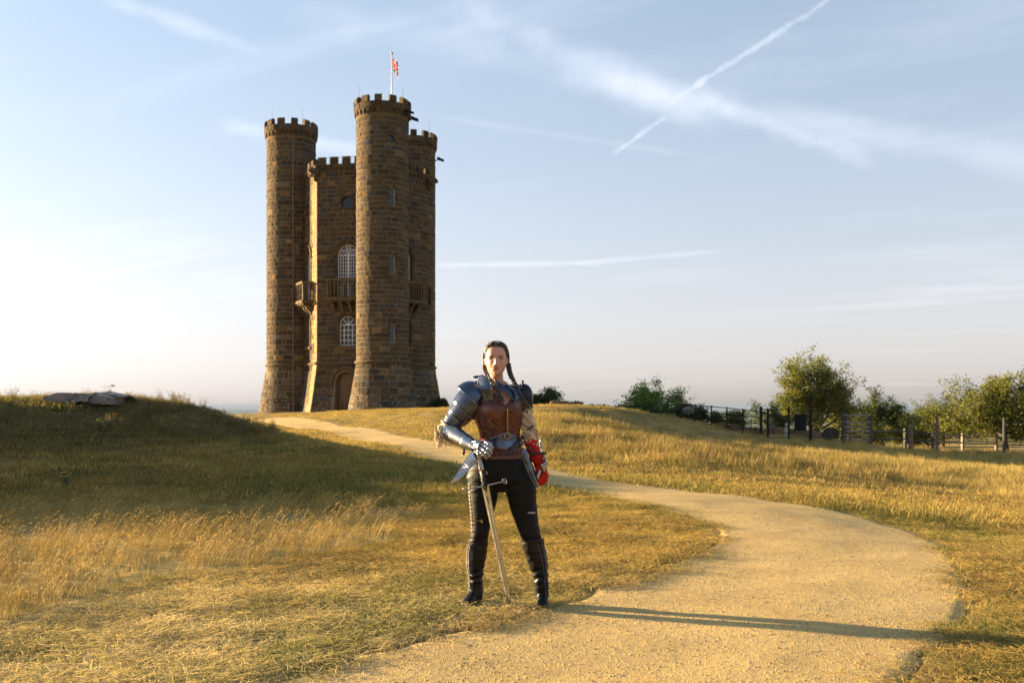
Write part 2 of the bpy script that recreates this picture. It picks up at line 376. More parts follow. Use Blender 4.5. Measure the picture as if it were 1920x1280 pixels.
mG, t, b = newmat('grassland soil'); co = coords(t); a = t.node('ShaderNodeAttribute', attribute_name='col').outputs['Color']
n1 = t.noise(co, 38, 6, .7); n2 = t.noise(t.vm('MULTIPLY', co, (1,1,1)), 5.5, 5, .65); n3 = t.noise(co, .9, 4, .6)
c = t.mix(t.ramp(n1, .35, .7, 0., .75), a, t.mix(1., a, (.45,.42,.36), 'MULTIPLY'))
c = t.mix(t.ramp(n2, .45, .75, 0., .6), c, t.mix(1., c, (1.45,1.35,1.2), 'MULTIPLY'))
c = t.mix(t.ramp(n3, .4, .7, 0., .35), c, t.mix(1., c, (.62,.66,.5), 'MULTIPLY'))
t.inp(b, 'Base Color', c); t.inp(b, 'Roughness', .95); b.inputs['Specular IOR Level'].default_value = .1
h_ = t.math('ADD', t.noise(co, 24, 6, .7), t.math('MULTIPLY', t.noise(co, 4, 3), 1.5))
t.inp(b, 'Normal', t.bump(h_, .55, .05))
me.materials.append(mG); ground = link('ground', me); tag(ground, 'dry summer hilltop grassland falling away to the vale', kind='structure')
# ---- gravel path
cols = 34; P = np.zeros((NPA, cols, 3)); s_ = np.linspace(0, 1, cols)
for q in range(NPA):
    wdt = np.hypot(*(ER[q]-EL[q])); jl, jr = [(float(fnoise(q*.55+o_, 3, .8, 1))-.5)*.20/wdt*1.2 for o_ in (0, 50)]
    tt = (s_*(1-jl-jr+.06)+jl-.03); P[q,:,:2] = EL[q][None]*(1-tt[:,None]) + ER[q][None]*tt[:,None]
pz = height(P[:,:,0], P[:,:,1]); P[:,:,2] = pz + .004 + (fnoise(P[:,:,0]+5, P[:,:,1]+9, 2.2, 0)-.5)*.018
P[:,0,2] -= .045; P[:,-1,2] -= .045
mb = MB(); mb.grid(P.tolist())
mP, t, b = newmat('hoggin gravel'); co = coords(t)
vor = t.node('ShaderNodeTexVoronoi', i_Vector=co, i_Scale=95.); vor2 = t.node('ShaderNodeTexVoronoi', i_Vector=co, i_Scale=38.)
n1 = t.noise(co, 150, 4, .7); n2 = t.noise(co, 1.3, 5, .6); n3 = t.noise(co, 14, 4, .6)
c = t.mix(t.ramp(n2, .38, .64), (.53,.365,.125), (.42,.28,.092))
c = t.mix(t.ramp(n3, .4, .7, 0, .5), c, (.52,.355,.11))
c = t.mix(t.ramp(t.node('ShaderNodeSeparateColor', i_0=vor.outputs['Color']).outputs[0], .72, .9, 0, .75), c, (.24,.19,.135))
c = t.mix(t.ramp(n1, .52, .72, 0, .5), c, (.22,.155,.085))
t.inp(b, 'Base Color', c); t.inp(b, 'Roughness', .9); b.inputs['Specular IOR Level'].default_value = .25
hh = t.math('ADD', t.math('MULTIPLY', t.ramp(vor.outputs['Distance'], .0, .6, 1, 0), .5), t.math('ADD', t.math('MULTIPLY', t.ramp(vor2.outputs['Distance'], .1, .5, 1, 0), t.math('MULTIPLY', t.ramp(n3, .5, .6), .9)), t.math('MULTIPLY', n3, 1.0)))
t.inp(b, 'Normal', t.bump(hh, .6, .008))
path = mb.build('gravel_path', mP, smooth=True); tag(path, 'curving yellow gravel path leading up to the tower', kind='structure')
# ---- air: one closed box of even haze round everything
mH = bpy.data.materials.new('haze'); mH.use_nodes = True; th = NT(mH.node_tree); th.n.remove(th.n['Principled BSDF'])
pv = th.node('ShaderNodeVolumePrincipled'); pv.inputs['Color'].default_value = (.20,.28,.41,1); pv.inputs['Density'].default_value = 6e-5; pv.inputs['Anisotropy'].default_value = .0
th.l.new(pv.outputs[0], th.n['Material Output'].inputs['Volume'])
hz = MB().box((0, 0, -17), (56000, 56000, 86)).build('haze', mH); tag(hz, 'pale haze lying over the far vale', kind='stuff')
# ---------------------------------------------------------------- grass (nobody could count it): clumps scattered by geometry nodes
def blade_mat(name, trans=.35):
    m = bpy.data.materials.new(name); m.use_nodes = True; t = NT(m.node_tree); b = t.n['Principled BSDF']
    a = t.node('ShaderNodeAttribute', attribute_name='tint', attribute_type='INSTANCER').outputs['Color']
    v = t.node('ShaderNodeAttribute', attribute_name='col').outputs['Color']
    c = t.mix(1., a, v, 'MULTIPLY'); t.inp(b, 'Base Color', c); t.inp(b, 'Roughness', .65); b.inputs['Specular IOR Level'].default_value = .12
    tr = t.node('ShaderNodeBsdfTranslucent'); t.inp(tr, 'Color', t.mix(1., c, (1.1,1.08,.7), 'MULTIPLY'))
    mx = t.node('ShaderNodeMixShader', i_0=trans); t.l.new(b.outputs[0], mx.inputs[1]); t.l.new(tr.outputs[0], mx.inputs[2])
    t.l.new(mx.outputs[0], t.n['Material Output'].inputs['Surface']); return m
mBl = blade_mat('grass blades')
def blade(mb, x, y, h, lean, az_, wd, col, seg=3, z0=-.01, curl=1.6):
    d = (math.cos(az_), math.sin(az_)); fa = az_ + pi/2 + random.uniform(-1, 1); sx_, sy_ = math.cos(fa)*wd/2, math.sin(fa)*wd/2
    vs = []
    for i_ in range(seg+1):
        u = i_/seg; k_ = lean*u**curl; px, py, pz_ = x+d[0]*k_*h, y+d[1]*k_*h, z0 + h*math.sqrt(max(0.02, 1-min(.95, (lean*u)**2)))*u
        ww = (1-u**2*.85); vs += [(px-sx_*ww, py-sy_*ww, pz_), (px+sx_*ww, py+sy_*ww, pz_)]
    mb.add(vs, [(2*i_, 2*i_+1, 2*i_+3, 2*i_+2) for i_ in range(seg)], col)
def vc(): k_ = random.uniform(.62, 1.35); return (k_*random.uniform(.95,1.08), k_, k_*random.uniform(.78,1.15))
def clump(kind):
    mb = MB()
    if kind == 'short':
        for _ in range(42):
            a_ = random.uniform(0, 2*pi); r_ = .13*math.sqrt(random.random())
            blade(mb, r_*math.cos(a_), r_*math.sin(a_), random.uniform(.02,.055), random.uniform(.3,1.5), random.uniform(0,2*pi), random.uniform(.0022,.0042), vc(), 2)
        for _ in range(16):      # flattened thatch
            a_ = random.uniform(0, 2*pi); r_ = .13*math.sqrt(random.random()); x_, y_ = r_*math.cos(a_), r_*math.sin(a_); d_ = random.uniform(0, 2*pi); L_ = random.uniform(.04,.11); z_ = random.uniform(.006,.02); z2 = random.uniform(.004,.035); wd = random.uniform(.0018,.0032)
            nx_, ny_ = -math.sin(d_)*wd, math.cos(d_)*wd; k_ = random.uniform(.9,1.6)
            mb.add([(x_-nx_, y_-ny_, z_), (x_+nx_, y_+ny_, z_), (x_+math.cos(d_)*L_+nx_*.4, y_+math.sin(d_)*L_, z2), (x_+math.cos(d_)*L_, y_+math.sin(d_)*L_, z2+.001)], [(0,1,2,3)], (k_,k_*.97,k_*.92))
    elif kind == 'tall':
        for _ in range(26):
            a_ = random.uniform(0, 2*pi); r_ = .14*math.sqrt(random.random())
            blade(mb, r_*math.cos(a_), r_*math.sin(a_), random.uniform(.06,.17), random.uniform(.2,.9), random.gauss(-.2,1.3), random.uniform(.0025,.0045), vc(), 3)
        for _ in range(11):
            a_ = random.uniform(0, 2*pi); r_ = .13*math.sqrt(random.random()); x_, y_ = r_*math.cos(a_), r_*math.sin(a_)
            h_ = random.uniform(.17,.34); ln = random.uniform(.25,.6); d_ = random.gauss(-.15,.45); k_ = random.uniform(.9,1.5); c_ = (k_, k_*.98, k_*.95)
            pts = [(x_+math.cos(d_)*ln*h_*u**2, y_+math.sin(d_)*ln*h_*u**2, h_*u*(1-.12*ln*u)) for u in (0,.35,.7,1)]
            mb.tube(pts, [.0013,.0011,.0009,.0007], 3, c_, cap=False)
            p3 = Vector(pts[-1]); dv = (p3-Vector(pts[-2])).normalized(); hl = random.uniform(.03,.06)
            dv = (dv + Vector((math.cos(d_)*.5, math.sin(d_)*.5, -.15))).normalized()
            mb.tube([p3, p3+dv*hl*.35, p3+dv*hl*.7, p3+dv*hl], [.0012,.0038,.003,.0006], 4, tuple(v*1.1 for v in c_), cap=False)
    elif kind == 'tuft':
        for _ in range(60):
            a_ = random.uniform(0, 2*pi); r_ = .12*math.sqrt(random.random())
            blade(mb, r_*math.cos(a_), r_*math.sin(a_), random.uniform(.05,.2), random.uniform(.3,1.2), a_+random.gauss(0,.8), random.uniform(.003,.006), vc(), 3)
    elif kind == 'weed':     # bushy dry stalks with many little heads
        for _ in range(9):
            d_ = random.uniform(0, 2*pi); ln = random.uniform(.1,.5); h_ = random.uniform(.15,.38); k_ = random.uniform(.7,1.3); c_ = (k_,k_*.93,k_*.85)
            pts = [(math.cos(d_)*ln*h_*u, math.sin(d_)*ln*h_*u, h_*u) for u in (0,.5,1)]; mb.tube(pts, [.0018,.0014,.0009], 3, c_, cap=False)
            for _ in range(14):
                u = random.uniform(.35,1); p = Vector(pts[0]).lerp(Vector(pts[2]), u); q = p + Vector((random.gauss(0,.03), random.gauss(0,.03), random.uniform(0,.05))); s_ = random.uniform(.003,.008)
                mb.add([tuple(p), tuple(q), (q.x+s_, q.y, q.z+s_), (p.x+.001, p.y, p.z)], [(0,1,2,3)], c_); mb.add([(q.x-s_,q.y,q.z), (q.x,q.y+s_,q.z+s_*1.4), (q.x+s_,q.y-s_,q.z+s_)], [(0,1,2)], tuple(v*1.2 for v in c_))
    elif kind == 'far':      # coarse sward for the middle distance
        for _ in range(70):
            a_ = random.uniform(0, 2*pi); r_ = .42*math.sqrt(random.random())
            blade(mb, r_*math.cos(a_), r_*math.sin(a_), random.uniform(.04,.11), random.uniform(.3,1.3), random.uniform(0,2*pi), random.uniform(.007,.014), vc(), 2)
    elif kind == 'fartall':
        for _ in range(90):
            a_ = random.uniform(0, 2*pi); r_ = .42*math.sqrt(random.random())
            blade(mb, r_*math.cos(a_), r_*math.sin(a_), random.uniform(.10,.34), random.uniform(.2,.8), random.gauss(-.2,1.), random.uniform(.006,.012), vc(), 3)
    return mb
_cl = {}
def clumps(kind, n):
    out = []
    for i_ in range(n):
        o = bpy.data.objects.new('clump', clump(kind).mesh('clump', mBl)); out.append(o)
    c_ = bpy.data.collections.new('clumps_'+kind); [c_.objects.link(o) for o in out]; _cl[kind] = c_; return c_
def scatter(name, kind, nvar, x, y, tint, scale, label, leanx=None):
    n = len(x); me = bpy.data.meshes.new(name); z = height(x, y) + (fnoise(x+15, y+5, 6.5, 1)-.5)*.035 + (fnoise(x+1, y+5, 1.7, 2)-.5)*.05
    me.vertices.add(n); me.vertices.foreach_set('co', np.c_[x, y, z].ravel())
    at = me.attributes.new('tint', 'FLOAT_COLOR', 'POINT'); at.data.foreach_set('color', np.c_[tint, np.ones(n)].ravel())
    for nm, ar in (('rotz', rng.uniform(0, 2*pi, n) if leanx is None else rng.normal(0, leanx, n)), ('scl', scale)):
        at = me.attributes.new(nm, 'FLOAT', 'POINT'); at.data.foreach_set('value', np.asarray(ar, float))
    o = link(name, me); tag(o, label, kind='stuff')
    g = bpy.data.node_groups.new(name, 'GeometryNodeTree'); g.interface.new_socket('Geometry', in_out='INPUT', socket_type='NodeSocketGeometry'); g.interface.new_socket('Geometry', in_out='OUTPUT', socket_type='NodeSocketGeometry')
    N = g.nodes; gi = N.new('NodeGroupInput'); go = N.new('NodeGroupOutput'); ip = N.new('GeometryNodeInstanceOnPoints'); ci = N.new('GeometryNodeCollectionInfo')
    ci.inputs[0].default_value = clumps(kind, nvar); ci.inputs['Separate Children'].default_value = True; ip.inputs['Pick Instance'].default_value = True
    na1 = N.new('GeometryNodeInputNamedAttribute'); na1.data_type = 'FLOAT'; na1.inputs[0].default_value = 'rotz'
    na2 = N.new('GeometryNodeInputNamedAttribute'); na2.data_type = 'FLOAT'; na2.inputs[0].default_value = 'scl'
    cx = N.new('ShaderNodeCombineXYZ'); L = g.links; L.new(na1.outputs[0], cx.inputs[2]); L.new(cx.outputs[0], ip.inputs['Rotation']); L.new(na2.outputs[0], ip.inputs['Scale'])
    L.new(gi.outputs[0], ip.inputs['Points']); L.new(ci.outputs[0], ip.inputs['Instance']); L.new(ip.outputs[0], go.inputs[0])
    o.modifiers.new('scatter', 'NODES').node_group = g; return o
def sector(n, r0, r1, half=34., p=1.):
    """random points ahead, even per area between two distances"""
    a_ = np.radians(rng.uniform(-half, half, n)); r_ = np.sqrt(rng.uniform(r0**2, r1**2, n)) if p == 1 else r0*(r1/r0)**rng.uniform(0, 1, n)
    return r_*np.sin(a_), r_*np.cos(a_)
def field(name, kind, nvar, n, r0, r1, keep, label, s0=.8, s1=1.25, half=34., lean=None, p=1., gain=1.):
    x, y = sector(n, r0, r1, half, p); sdv = path_sd(x, y); k_ = keep(x, y, sdv) & ~tower_foot(x, y); x, y, sdv = x[k_], y[k_], sdv[k_]
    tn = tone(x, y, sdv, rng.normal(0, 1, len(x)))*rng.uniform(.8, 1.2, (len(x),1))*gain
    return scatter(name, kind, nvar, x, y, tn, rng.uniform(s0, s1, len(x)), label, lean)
def tower_foot(x, y): return np.hypot(x+9.54, y-63.45) < 5.0
def slabfront(x, y): return (x > -8.6) & (x < -6.75) & (y > 16.9) & (y < 19.3) & (rng.random(len(x)) > .40)
def e_noise(x, y): return (fnoise(x+5, y+5, 3.1, 1)-.5)*.30
def z_(x, y, s): return zones(x, y, s)
def sparse(x, y, s): return (s + e_noise(x, y) > rng.uniform(-.12, .35, len(x)))
field('short_grass', 'short', 9, 30000, 3.6, 15, lambda x,y,s: sparse(x,y,s) & ((z_(x,y,s)[1] < rng.uniform(.2,1,len(x)))), 'short dry straw and green turf either side of the path', .8, 1.4)
field('tall_dry_grass', 'tall', 8, 16000, 5, 20, lambda x,y,s: (s > .25) & (z_(x,y,s)[1]*(1-z_(x,y,s)[3])*sstep(.25,.62,fnoise(x*.8+2, y+4, 1.1, 1)+.12) > rng.uniform(.1,1,len(x))) & (x < 2), 'tall golden bent grass with seed heads left of the person', .28, .78, lean=.8, gain=1.0)
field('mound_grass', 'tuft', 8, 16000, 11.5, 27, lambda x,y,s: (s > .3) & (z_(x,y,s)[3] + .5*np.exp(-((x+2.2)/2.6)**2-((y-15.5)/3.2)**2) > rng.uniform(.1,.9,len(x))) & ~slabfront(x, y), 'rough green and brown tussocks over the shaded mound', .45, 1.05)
field('mound_weeds', 'weed', 6, 3600, 12, 24, lambda x,y,s: (s > .5) & (z_(x,y,s)[3] > .5) & (fnoise(x+8, y+3, 1.3, 2) > .5) & ~slabfront(x, y), 'dead bushy weed stalks standing on the mound', .35, .85)
field('middle_grass', 'far', 8, 22000, 14, 62, lambda x,y,s: sparse(x,y,s) , 'cropped yellow sward on the slopes up to the tower', .6, 1.2, p=0)
field('rough_grass', 'fartall', 8, 15000, 18, 66, lambda x,y,s: (s > .4) & (z_(x,y,s)[1] > rng.uniform(.15,1,len(x))) & (x > -1), 'long tawny grass across the slope and field to the right', .6, 1.2, p=0)
# loose stones on the path
x, y = sector(60000, 3.6, 13, 34); sdv = path_sd(x, y); k_ = sdv < .12; x, y = x[k_], y[k_]
mPb = pmat('pebbles', (.40,.29,.15), .85, var=.35, bump=0)
def pebble_points():
    me = bpy.data.meshes.new('loose_stones'); n = len(x); z = height(x, y) + .004 + (fnoise(x+5, y+9, 2.2, 0)-.5)*.018
    mbs = []
    for i_ in range(6):
        mb = MB(); mb.sphere((0,0,0), (1, random.uniform(.6,1), random.uniform(.45,.8)), 6, 4)
        mb.v = [tuple(c_*random.uniform(.75,1.2) for c_ in v) for v in mb.v]; mbs.append(mb)
    return me, z, mbs
me_, z__, mbs_ = pebble_points()
sz = rng.gamma(1.6, .0012, len(x)) + .0015
me_.vertices.add(len(x)); me_.vertices.foreach_set('co', np.c_[x, y, z__+sz*.2].ravel())
for nm, ar in (('rotz', rng.uniform(0, 6.28, len(x))), ('scl', np.minimum(sz, .009))):
    at = me_.attributes.new(nm, 'FLOAT', 'POINT'); at.data.foreach_set('value', ar)
pb = link('loose_stones', me_); tag(pb, 'small loose stones on the gravel path', kind='stuff')
cc = bpy.data.collections.new('pebbles')
for mb in mbs_: cc.objects.link(bpy.data.objects.new('pebble', mb.mesh('pebble', mPb)))
gsrc = bpy.data.node_groups['short_grass'].copy(); gsrc.name = 'pebbles'
for n_ in gsrc.nodes:
    if n_.bl_idname == 'GeometryNodeCollectionInfo': n_.inputs[0].default_value = cc
pb.modifiers.new('scatter', 'NODES').node_group = gsrc
# ---------------------------------------------------------------- the tower: six-sided body with three round turrets
TC = Vector((-9.537, 63.447, 0)); TB = .55
TN, TL, TR = Vector((-7.69, 59.14, 0)), Vector((-14.19, 64.0, 0)), Vector((-6.73, 67.2, 0))
ZS, ZTOP = 3.95, 15.5                     # string course, wall top under the parapet
def stonecol(r=random):
    k = r.random()
    if k < .022: c = (.30,.195,.075)
    elif k < .05: c = (.22,.165,.10)
    elif k < .17: c = (.108,.095,.080)
    elif k < .5: c = (.128,.093,.052)
    else: c = (.150,.106,.058)
    v = r.uniform(.38, .74); return tuple(q*v for q in c)
mSt, t, b = newmat('ironstone blocks'); co = coords(t); a = t.node('ShaderNodeAttribute', attribute_name='col').outputs['Color']
n1 = t.noise(co, 5.5, 6, .65); n2 = t.noise(co, 26, 5, .7); n3 = t.noise(co, 1.1, 4, .6); n4 = t.noise(co, 9, 3, .5)
c = t.mix(t.ramp(n1, .3, .7, 0, .8), t.mix(1., a, (1.25,1.2,1.1), 'MULTIPLY'), t.mix(1., a, (.6,.6,.62), 'MULTIPLY'))
c = t.mix(t.ramp(n3, .42, .68, 0, .7), c, t.mix(1., c, (1.35,1.2,.85), 'MULTIPLY'))
c = t.mix(t.ramp(n2, .70, .76, 0, .8), c, (.34,.31,.26))
zc = t.node('ShaderNodeSeparateXYZ', i_0=t.node('ShaderNodeNewGeometry').outputs['Position']).outputs[2]
c = t.mix(t.math('MULTIPLY', t.ramp(n4, .60, .66), t.ramp(zc, 3.2, 1.2)), c, (.42,.40,.37))      # lichen low down
t.inp(b, 'Base Color', c); t.inp(b, 'Roughness', .92); b.inputs['Specular IOR Level'].default_value = .2
t.inp(b, 'Normal', t.bump(t.math('ADD', n2, t.noise(co, 70, 3)), .8, .03))
mMo = pmat('lime mortar', (.20,.152,.096), .95, var=.25, nscale=3, bump=.5, bscale=60, bdist=.01, spec=.1)
mWh = pmat('white painted timber', (.80,.80,.80), .45, var=.06, nscale=8, bump=.1)
mGl = pmat('dark window glass', (.010,.013,.017), .05, var=.2, nscale=1.2, bump=.04, bscale=3, bdist=.01, rvar=.03, spec=.45)
mBk = pmat('black painted metal', (.010,.010,.011), .6, var=.2, bump=.1, spec=.12)
mPipe = pmat('cast iron pipe', (.16,.105,.055), .6, var=.25)
mLead = pmat('lead roof', (.13,.13,.14), .7)
tower = thing('castle_tower', (TC.x, TC.y, TB), 'tall dark stone folly tower with three round battlemented turrets on the hilltop', 'tower')
pieces = []      # every stone block as (size as seen, owner, verts, faces, colour)
def stone(P, N, u0, u1, z0, z1, nu, owner, depth=.05, proud=None, col=None):
    """one block with worn edges, lying on the surface P(u, z) with outward normal N(u, z)"""
    ju = lambda: random.uniform(-.006, .006); pr = random.uniform(.006, .024) if proud is None else proud; bv = .02; g = .0145
    u0, u1, z0, z1 = u0+g+ju(), u1-g+ju(), z0+g+ju()*.6, z1-g+ju()*.6
    if u1-u0 < .05 or z1-z0 < .04: return
    vs = []; us = [u0+(u1-u0)*i_/nu for i_ in range(nu+1)]; ui = [u0+bv]+us[1:-1]+[u1-bv]
    for us_, za, zb, d in ((us, z0, z1, -.035), (us, z0, z1, pr-.016), (ui, z0+bv, z1-bv, pr)):
        for zq in (za, zb):
            for uq in us_:
                p = Vector(P(uq, zq)); n = Vector(N(uq, zq)); vs.append(tuple(p + n*d))
    m = nu+1; fs = []
    for lay in (0, 2):
        a0, b0 = lay*m, (lay+1)*m; a1, b1 = (lay+2)*m, (lay+3)*m
        fs += [(a0+i_, a0+i_+1, a1+i_+1, a1+i_) for i_ in range(nu)] + [(b0+i_+1, b0+i_, b1+i_, b1+i_+1) for i_ in range(nu)]
        fs += [(b0, a0, a1, b1), (a0+m-1, b0+m-1, b1+m-1, a1+m-1)]
    fs += [(4*m+i_, 4*m+i_+1, 5*m+i_+1, 5*m+i_) for i_ in range(nu)]
    cen = sum((Vector(v) for v in vs), Vector())/len(vs); n = Vector(N((u0+u1)/2, (z0+z1)/2)); toc = (Vector((0,0,1.3))-cen)
    vis = max(0, n.dot(toc.normalized()))*(u1-u0)*(z1-z0)/toc.length_squared
    pieces.append((vis, owner, vs, fs, (col or stonecol()) if COLF[0] is None else COLF[0](u0)))
def courses(z0, z1, h, jit=.055):
    zs = [z0]
    while zs[-1] < z1-h*.6: zs.append(zs[-1]+random.uniform(h-jit, h+jit))
    zs = [z0+(z-z0)*(z1-z0)/(zs[-1]-z0) for z in zs]; return zs
def lay(P, N, U, zs, wmin, wmax, owner, cut=lambda z: [], step=.35, closed=False):
    """courses of blocks of uneven length; cut(z) gives the spans taken by openings"""
    for za, zb in zip(zs[:-1], zs[1:]):
        zm = (za+zb)/2; spans = [(0, U)]
        for c0, c1 in cut(zm):
            ns = []
            for s0, s1 in spans:
                if c1 <= s0 or c0 >= s1: ns.append((s0, s1)); continue
                if c0 > s0: ns.append((s0, c0))
                if c1 < s1: ns.append((c1, s1))
            spans = ns
        for s0, s1 in spans:
            if s1-s0 < .06: continue
            u = [s0]; 
            if random.random() < .5 and s1-s0 > wmax: u.append(s0+random.uniform(wmin*.5, wmin))
            while u[-1] < s1-wmin*1.2: u.append(u[-1]+(random.uniform(wmin, wmax) if random.random() > .15 else random.uniform(wmin*.55, wmin)))
            if len(u) == 1: u.append(s1)
            k_ = (s1-s0)/(u[-1]-s0); u = [s0+(q-s0)*k_ for q in u]
            for a_, b_ in zip(u[:-1], u[1:]): stone(P, N, a_, b_, za, zb, max(1, int(math.ceil((b_-a_)/step))), owner)
COLF = [None]
def batter(z): return .60*max(0, (ZS-z)/(ZS-TB))**1.1
# ---- openings -------------------------------------------------
def opening_profile(w_, z0, zt, kind, n=12):
    """outline of an opening (u offset, z): arch = round head, slit = shallow round head, round = circle"""
    if kind == 'round':
        r = w_/2; zc_ = (z0+zt)/2; return [(r*math.cos(a_), zc_+r*math.sin(a_)) for a_ in [2*pi*i_/28 for i_ in range(28)]]
    r = w_/2; sp = zt-r; out = [(-r, z0), (r, z0)]
    return out + [(r*math.cos(a_), sp+r*math.sin(a_)) for a_ in [pi*i_/n for i_ in range(n+1)]]
def ring(parent, P, N, uc, inner, rect, back, front, name='window_surround', mat_=None, grow=0.):
    """stone surround: fills between the hole's rectangle and the arched opening, with a deep reveal and a raised roll moulding"""
    mb = MB(); u0, u1, z0, z1 = rect
    def pt(u, z, d): p = Vector(P(uc+u, z)); n = Vector(N(uc, z)); return tuple(p+n*d)
    # the outer outline walks round the rectangle with as many points as the inner outline
    outer = []
    for (u, z) in inner:
        cz = (z0+z1)/2; du, dz = u-0, z-cz
        if abs(du) < 1e-9 and abs(dz) < 1e-9: du = 1e-6
        k_ = min(((u1 if du > 0 else -u0)/abs(du)) if abs(du) > 1e-9 else 9e9, (((z1-cz) if dz > 0 else (cz-z0))/abs(dz)) if abs(dz) > 1e-9 else 9e9)
        outer.append((du*k_, cz+dz*k_))
    n = len(inner); rows = [[pt(u, z, -.05) for u, z in outer], [pt(u, z, front) for u, z in outer], [pt(u, z, front) for u, z in inner], [pt(u, z, -back) for u, z in inner]]
    mb.grid(rows, closed=True, col=stonecol()); mb.c = [(.135,.095,.05)]*len(mb.f)
    return mb.build(name, mat_ or mSt, parent)
def archstones(parent, P, N, uc, inner, width, proud, kind, z0):
    """voussoirs round the head and quoins down the jambs, each a block"""
    if kind == 'round':
        zc_ = sum(z for _, z in inner)/len(inner); r = max(z for _, z in inner)-zc_; n = 14; A = [2*pi*i_/n for i_ in range(n+1)]
    else:
        r = max(u for u, _ in inner); zc_ = max(z for _, z in inner)-r; n = 9; A = [pi*i_/n for i_ in range(n+1)]
    for a0, a1 in zip(A[:-1], A[1:]):
        mb = MB(); col = stonecol(); col = tuple(q*1.05 for q in col); vs = []
        for d in (-.03, proud+random.uniform(-.006,.006)):
            for rr in (r+.004, r+width):
                for aa in (a0+.012, a1-.012):
                    p = Vector(P(uc+rr*math.cos(aa), zc_+rr*math.sin(aa))); vs.append(tuple(p+Vector(N(uc, zc_))*d))
        mb.add(vs, [(4,5,7,6),(0,2,3,1),(0,1,5,4),(2,6,7,3),(0,4,6,2),(1,3,7,5)], col); mb.build('arch_stone', mSt, parent)
    if kind != 'round':
        zs = courses(z0, zc_, .3, .02)
        for sgn in (-1, 1):
            for za, zb in zip(zs[:-1], zs[1:]):
                mb = MB(); vs = []; w2 = width*random.uniform(.9,1.15)
                for d in (-.03, proud+random.uniform(-.006,.006)):
                    for rr in (r+.004, r+w2):
                        for zq in (za+.006, zb-.006):
                            p = Vector(P(uc+sgn*rr, zq)); vs.append(tuple(p+Vector(N(uc, zq))*d))
                fs = [(4,5,7,6),(0,2,3,1),(0,1,5,4),(2,6,7,3),(0,4,6,2),(1,3,7,5)]
                mb.add(vs, fs, stonecol()); mb.build('jamb_stone', mSt, parent)
def window(owner, P, N, uc, w_, z0, zt, kind, bars=None, surround=.14, back=.28, frame=.05, sill=True, proud=.04, label=None):
    inner = opening_profile(w_, z0, zt, kind); r = w_/2
    root = bpy.data.objects.new('window', None); C.objects.link(root); root.parent = owner
    cpt = Vector(P(uc, (z0+zt)/2)); root.location = cpt-worldloc(owner)
    if label: root['label'] = label
    ring(root, P, N, uc, inner, (-r-.03, r+.03, z0-.03, zt+.03), back, .004)
    archstones(root, P, N, uc, inner, surround, proud, kind, z0)
    if sill and kind != 'round':
        mb = MB(); vs = []
        for d in (-.03, proud+.06):
            for zq in (z0-.13, z0-.005):
                for q in (-r-surround-.05, r+surround+.05):
                    p = Vector(P(uc+q, zq)); vs.append(tuple(p+Vector(N(uc, zq))*d))
        mb.add(vs, [(4,5,7,6),(0,2,3,1),(0,1,5,4),(2,6,7,3),(0,4,6,2),(1,3,7,5)], (.14,.10,.055)); mb.build('window_sill', mSt, root)
    n0 = Vector(N(uc, (z0+zt)/2)); tu = (Vector(P(uc+.1, z0))-Vector(P(uc-.1, z0))).normalized(); O = Vector(P(uc, z0)); O = O - Vector((0,0,z0))
    # glazing stands upright even where the wall leans
    def q(u, z, d): return tuple(O + tu*u + Vector((0,0,z)) + n0*d)
    mb = MB(); mb.add([q(u, z, -back+.05) for u, z in inner], [tuple(range(len(inner)))]); mb.build('window_pane', mGl, root)
    if frame:
        fi = [(u*(1-frame/r), (z0+zt)/2+(z-(z0+zt)/2)*(1-frame/((zt-z0)/2))) for u, z in inner]; mb = MB()
        mb.grid([[q(u, z, -back+.06) for u, z in inner], [q(u, z, -back+.10) for u, z in inner], [q(u, z, -back+.10) for u, z in fi], [q(u, z, -back+.055) for u, z in fi]], closed=True)
        mb.build('window_frame', mWh, root)
    for pts, wd in (bars or []):
        mb = MB()
        for (a0, b0), (a1, b1) in zip(pts[:-1], pts[1:]):
            p0, p1 = Vector(q(a0, b0, -back+.08)), Vector(q(a1, b1, -back+.08)); d = (p1-p0); L_ = d.length
            if L_ < 1e-5: continue
            X = d.normalized(); Y = n0; Z = X.cross(Y); M_ = Matrix((X, Y, Z)).transposed(); mb.box((p0+p1)/2, (L_+wd*.3, .045, wd), ax=M_)
        mb.build('glazing_bar', mWh, root)
    return root
def arc(cx, cz, r, a0, a1, n=10): return [(cx+r*math.cos(a0+(a1-a0)*i_/n), cz+r*math.sin(a0+(a1-a0)*i_/n)) for i_ in range(n+1)]
def bars_low(w_, z0, zt):
    r = w_/2; sp = zt-r; B = []
    for k_ in (-.5, 0, .5): B.append(([(k_*r, z0), (k_*r, sp)], .028))
    for k_ in range(0, 4): B.append(([(-r, z0+(sp-z0)*(k_+1)/4), (r, z0+(sp-z0)*(k_+1)/4)], .03 if k_ < 3 else .05))
    for a_ in (pi/4, pi/2, 3*pi/4): B.append(([(0, sp), (r*math.cos(a_), sp+r*math.sin(a_))], .035))
    h4 = (sp-z0)/4; B.append(([(-r*.5, z0+h4), (r*.5, z0+h4), (r*.5, z0+3*h4), (-r*.5, z0+3*h4), (-r*.5, z0+h4)], .06))
    return B
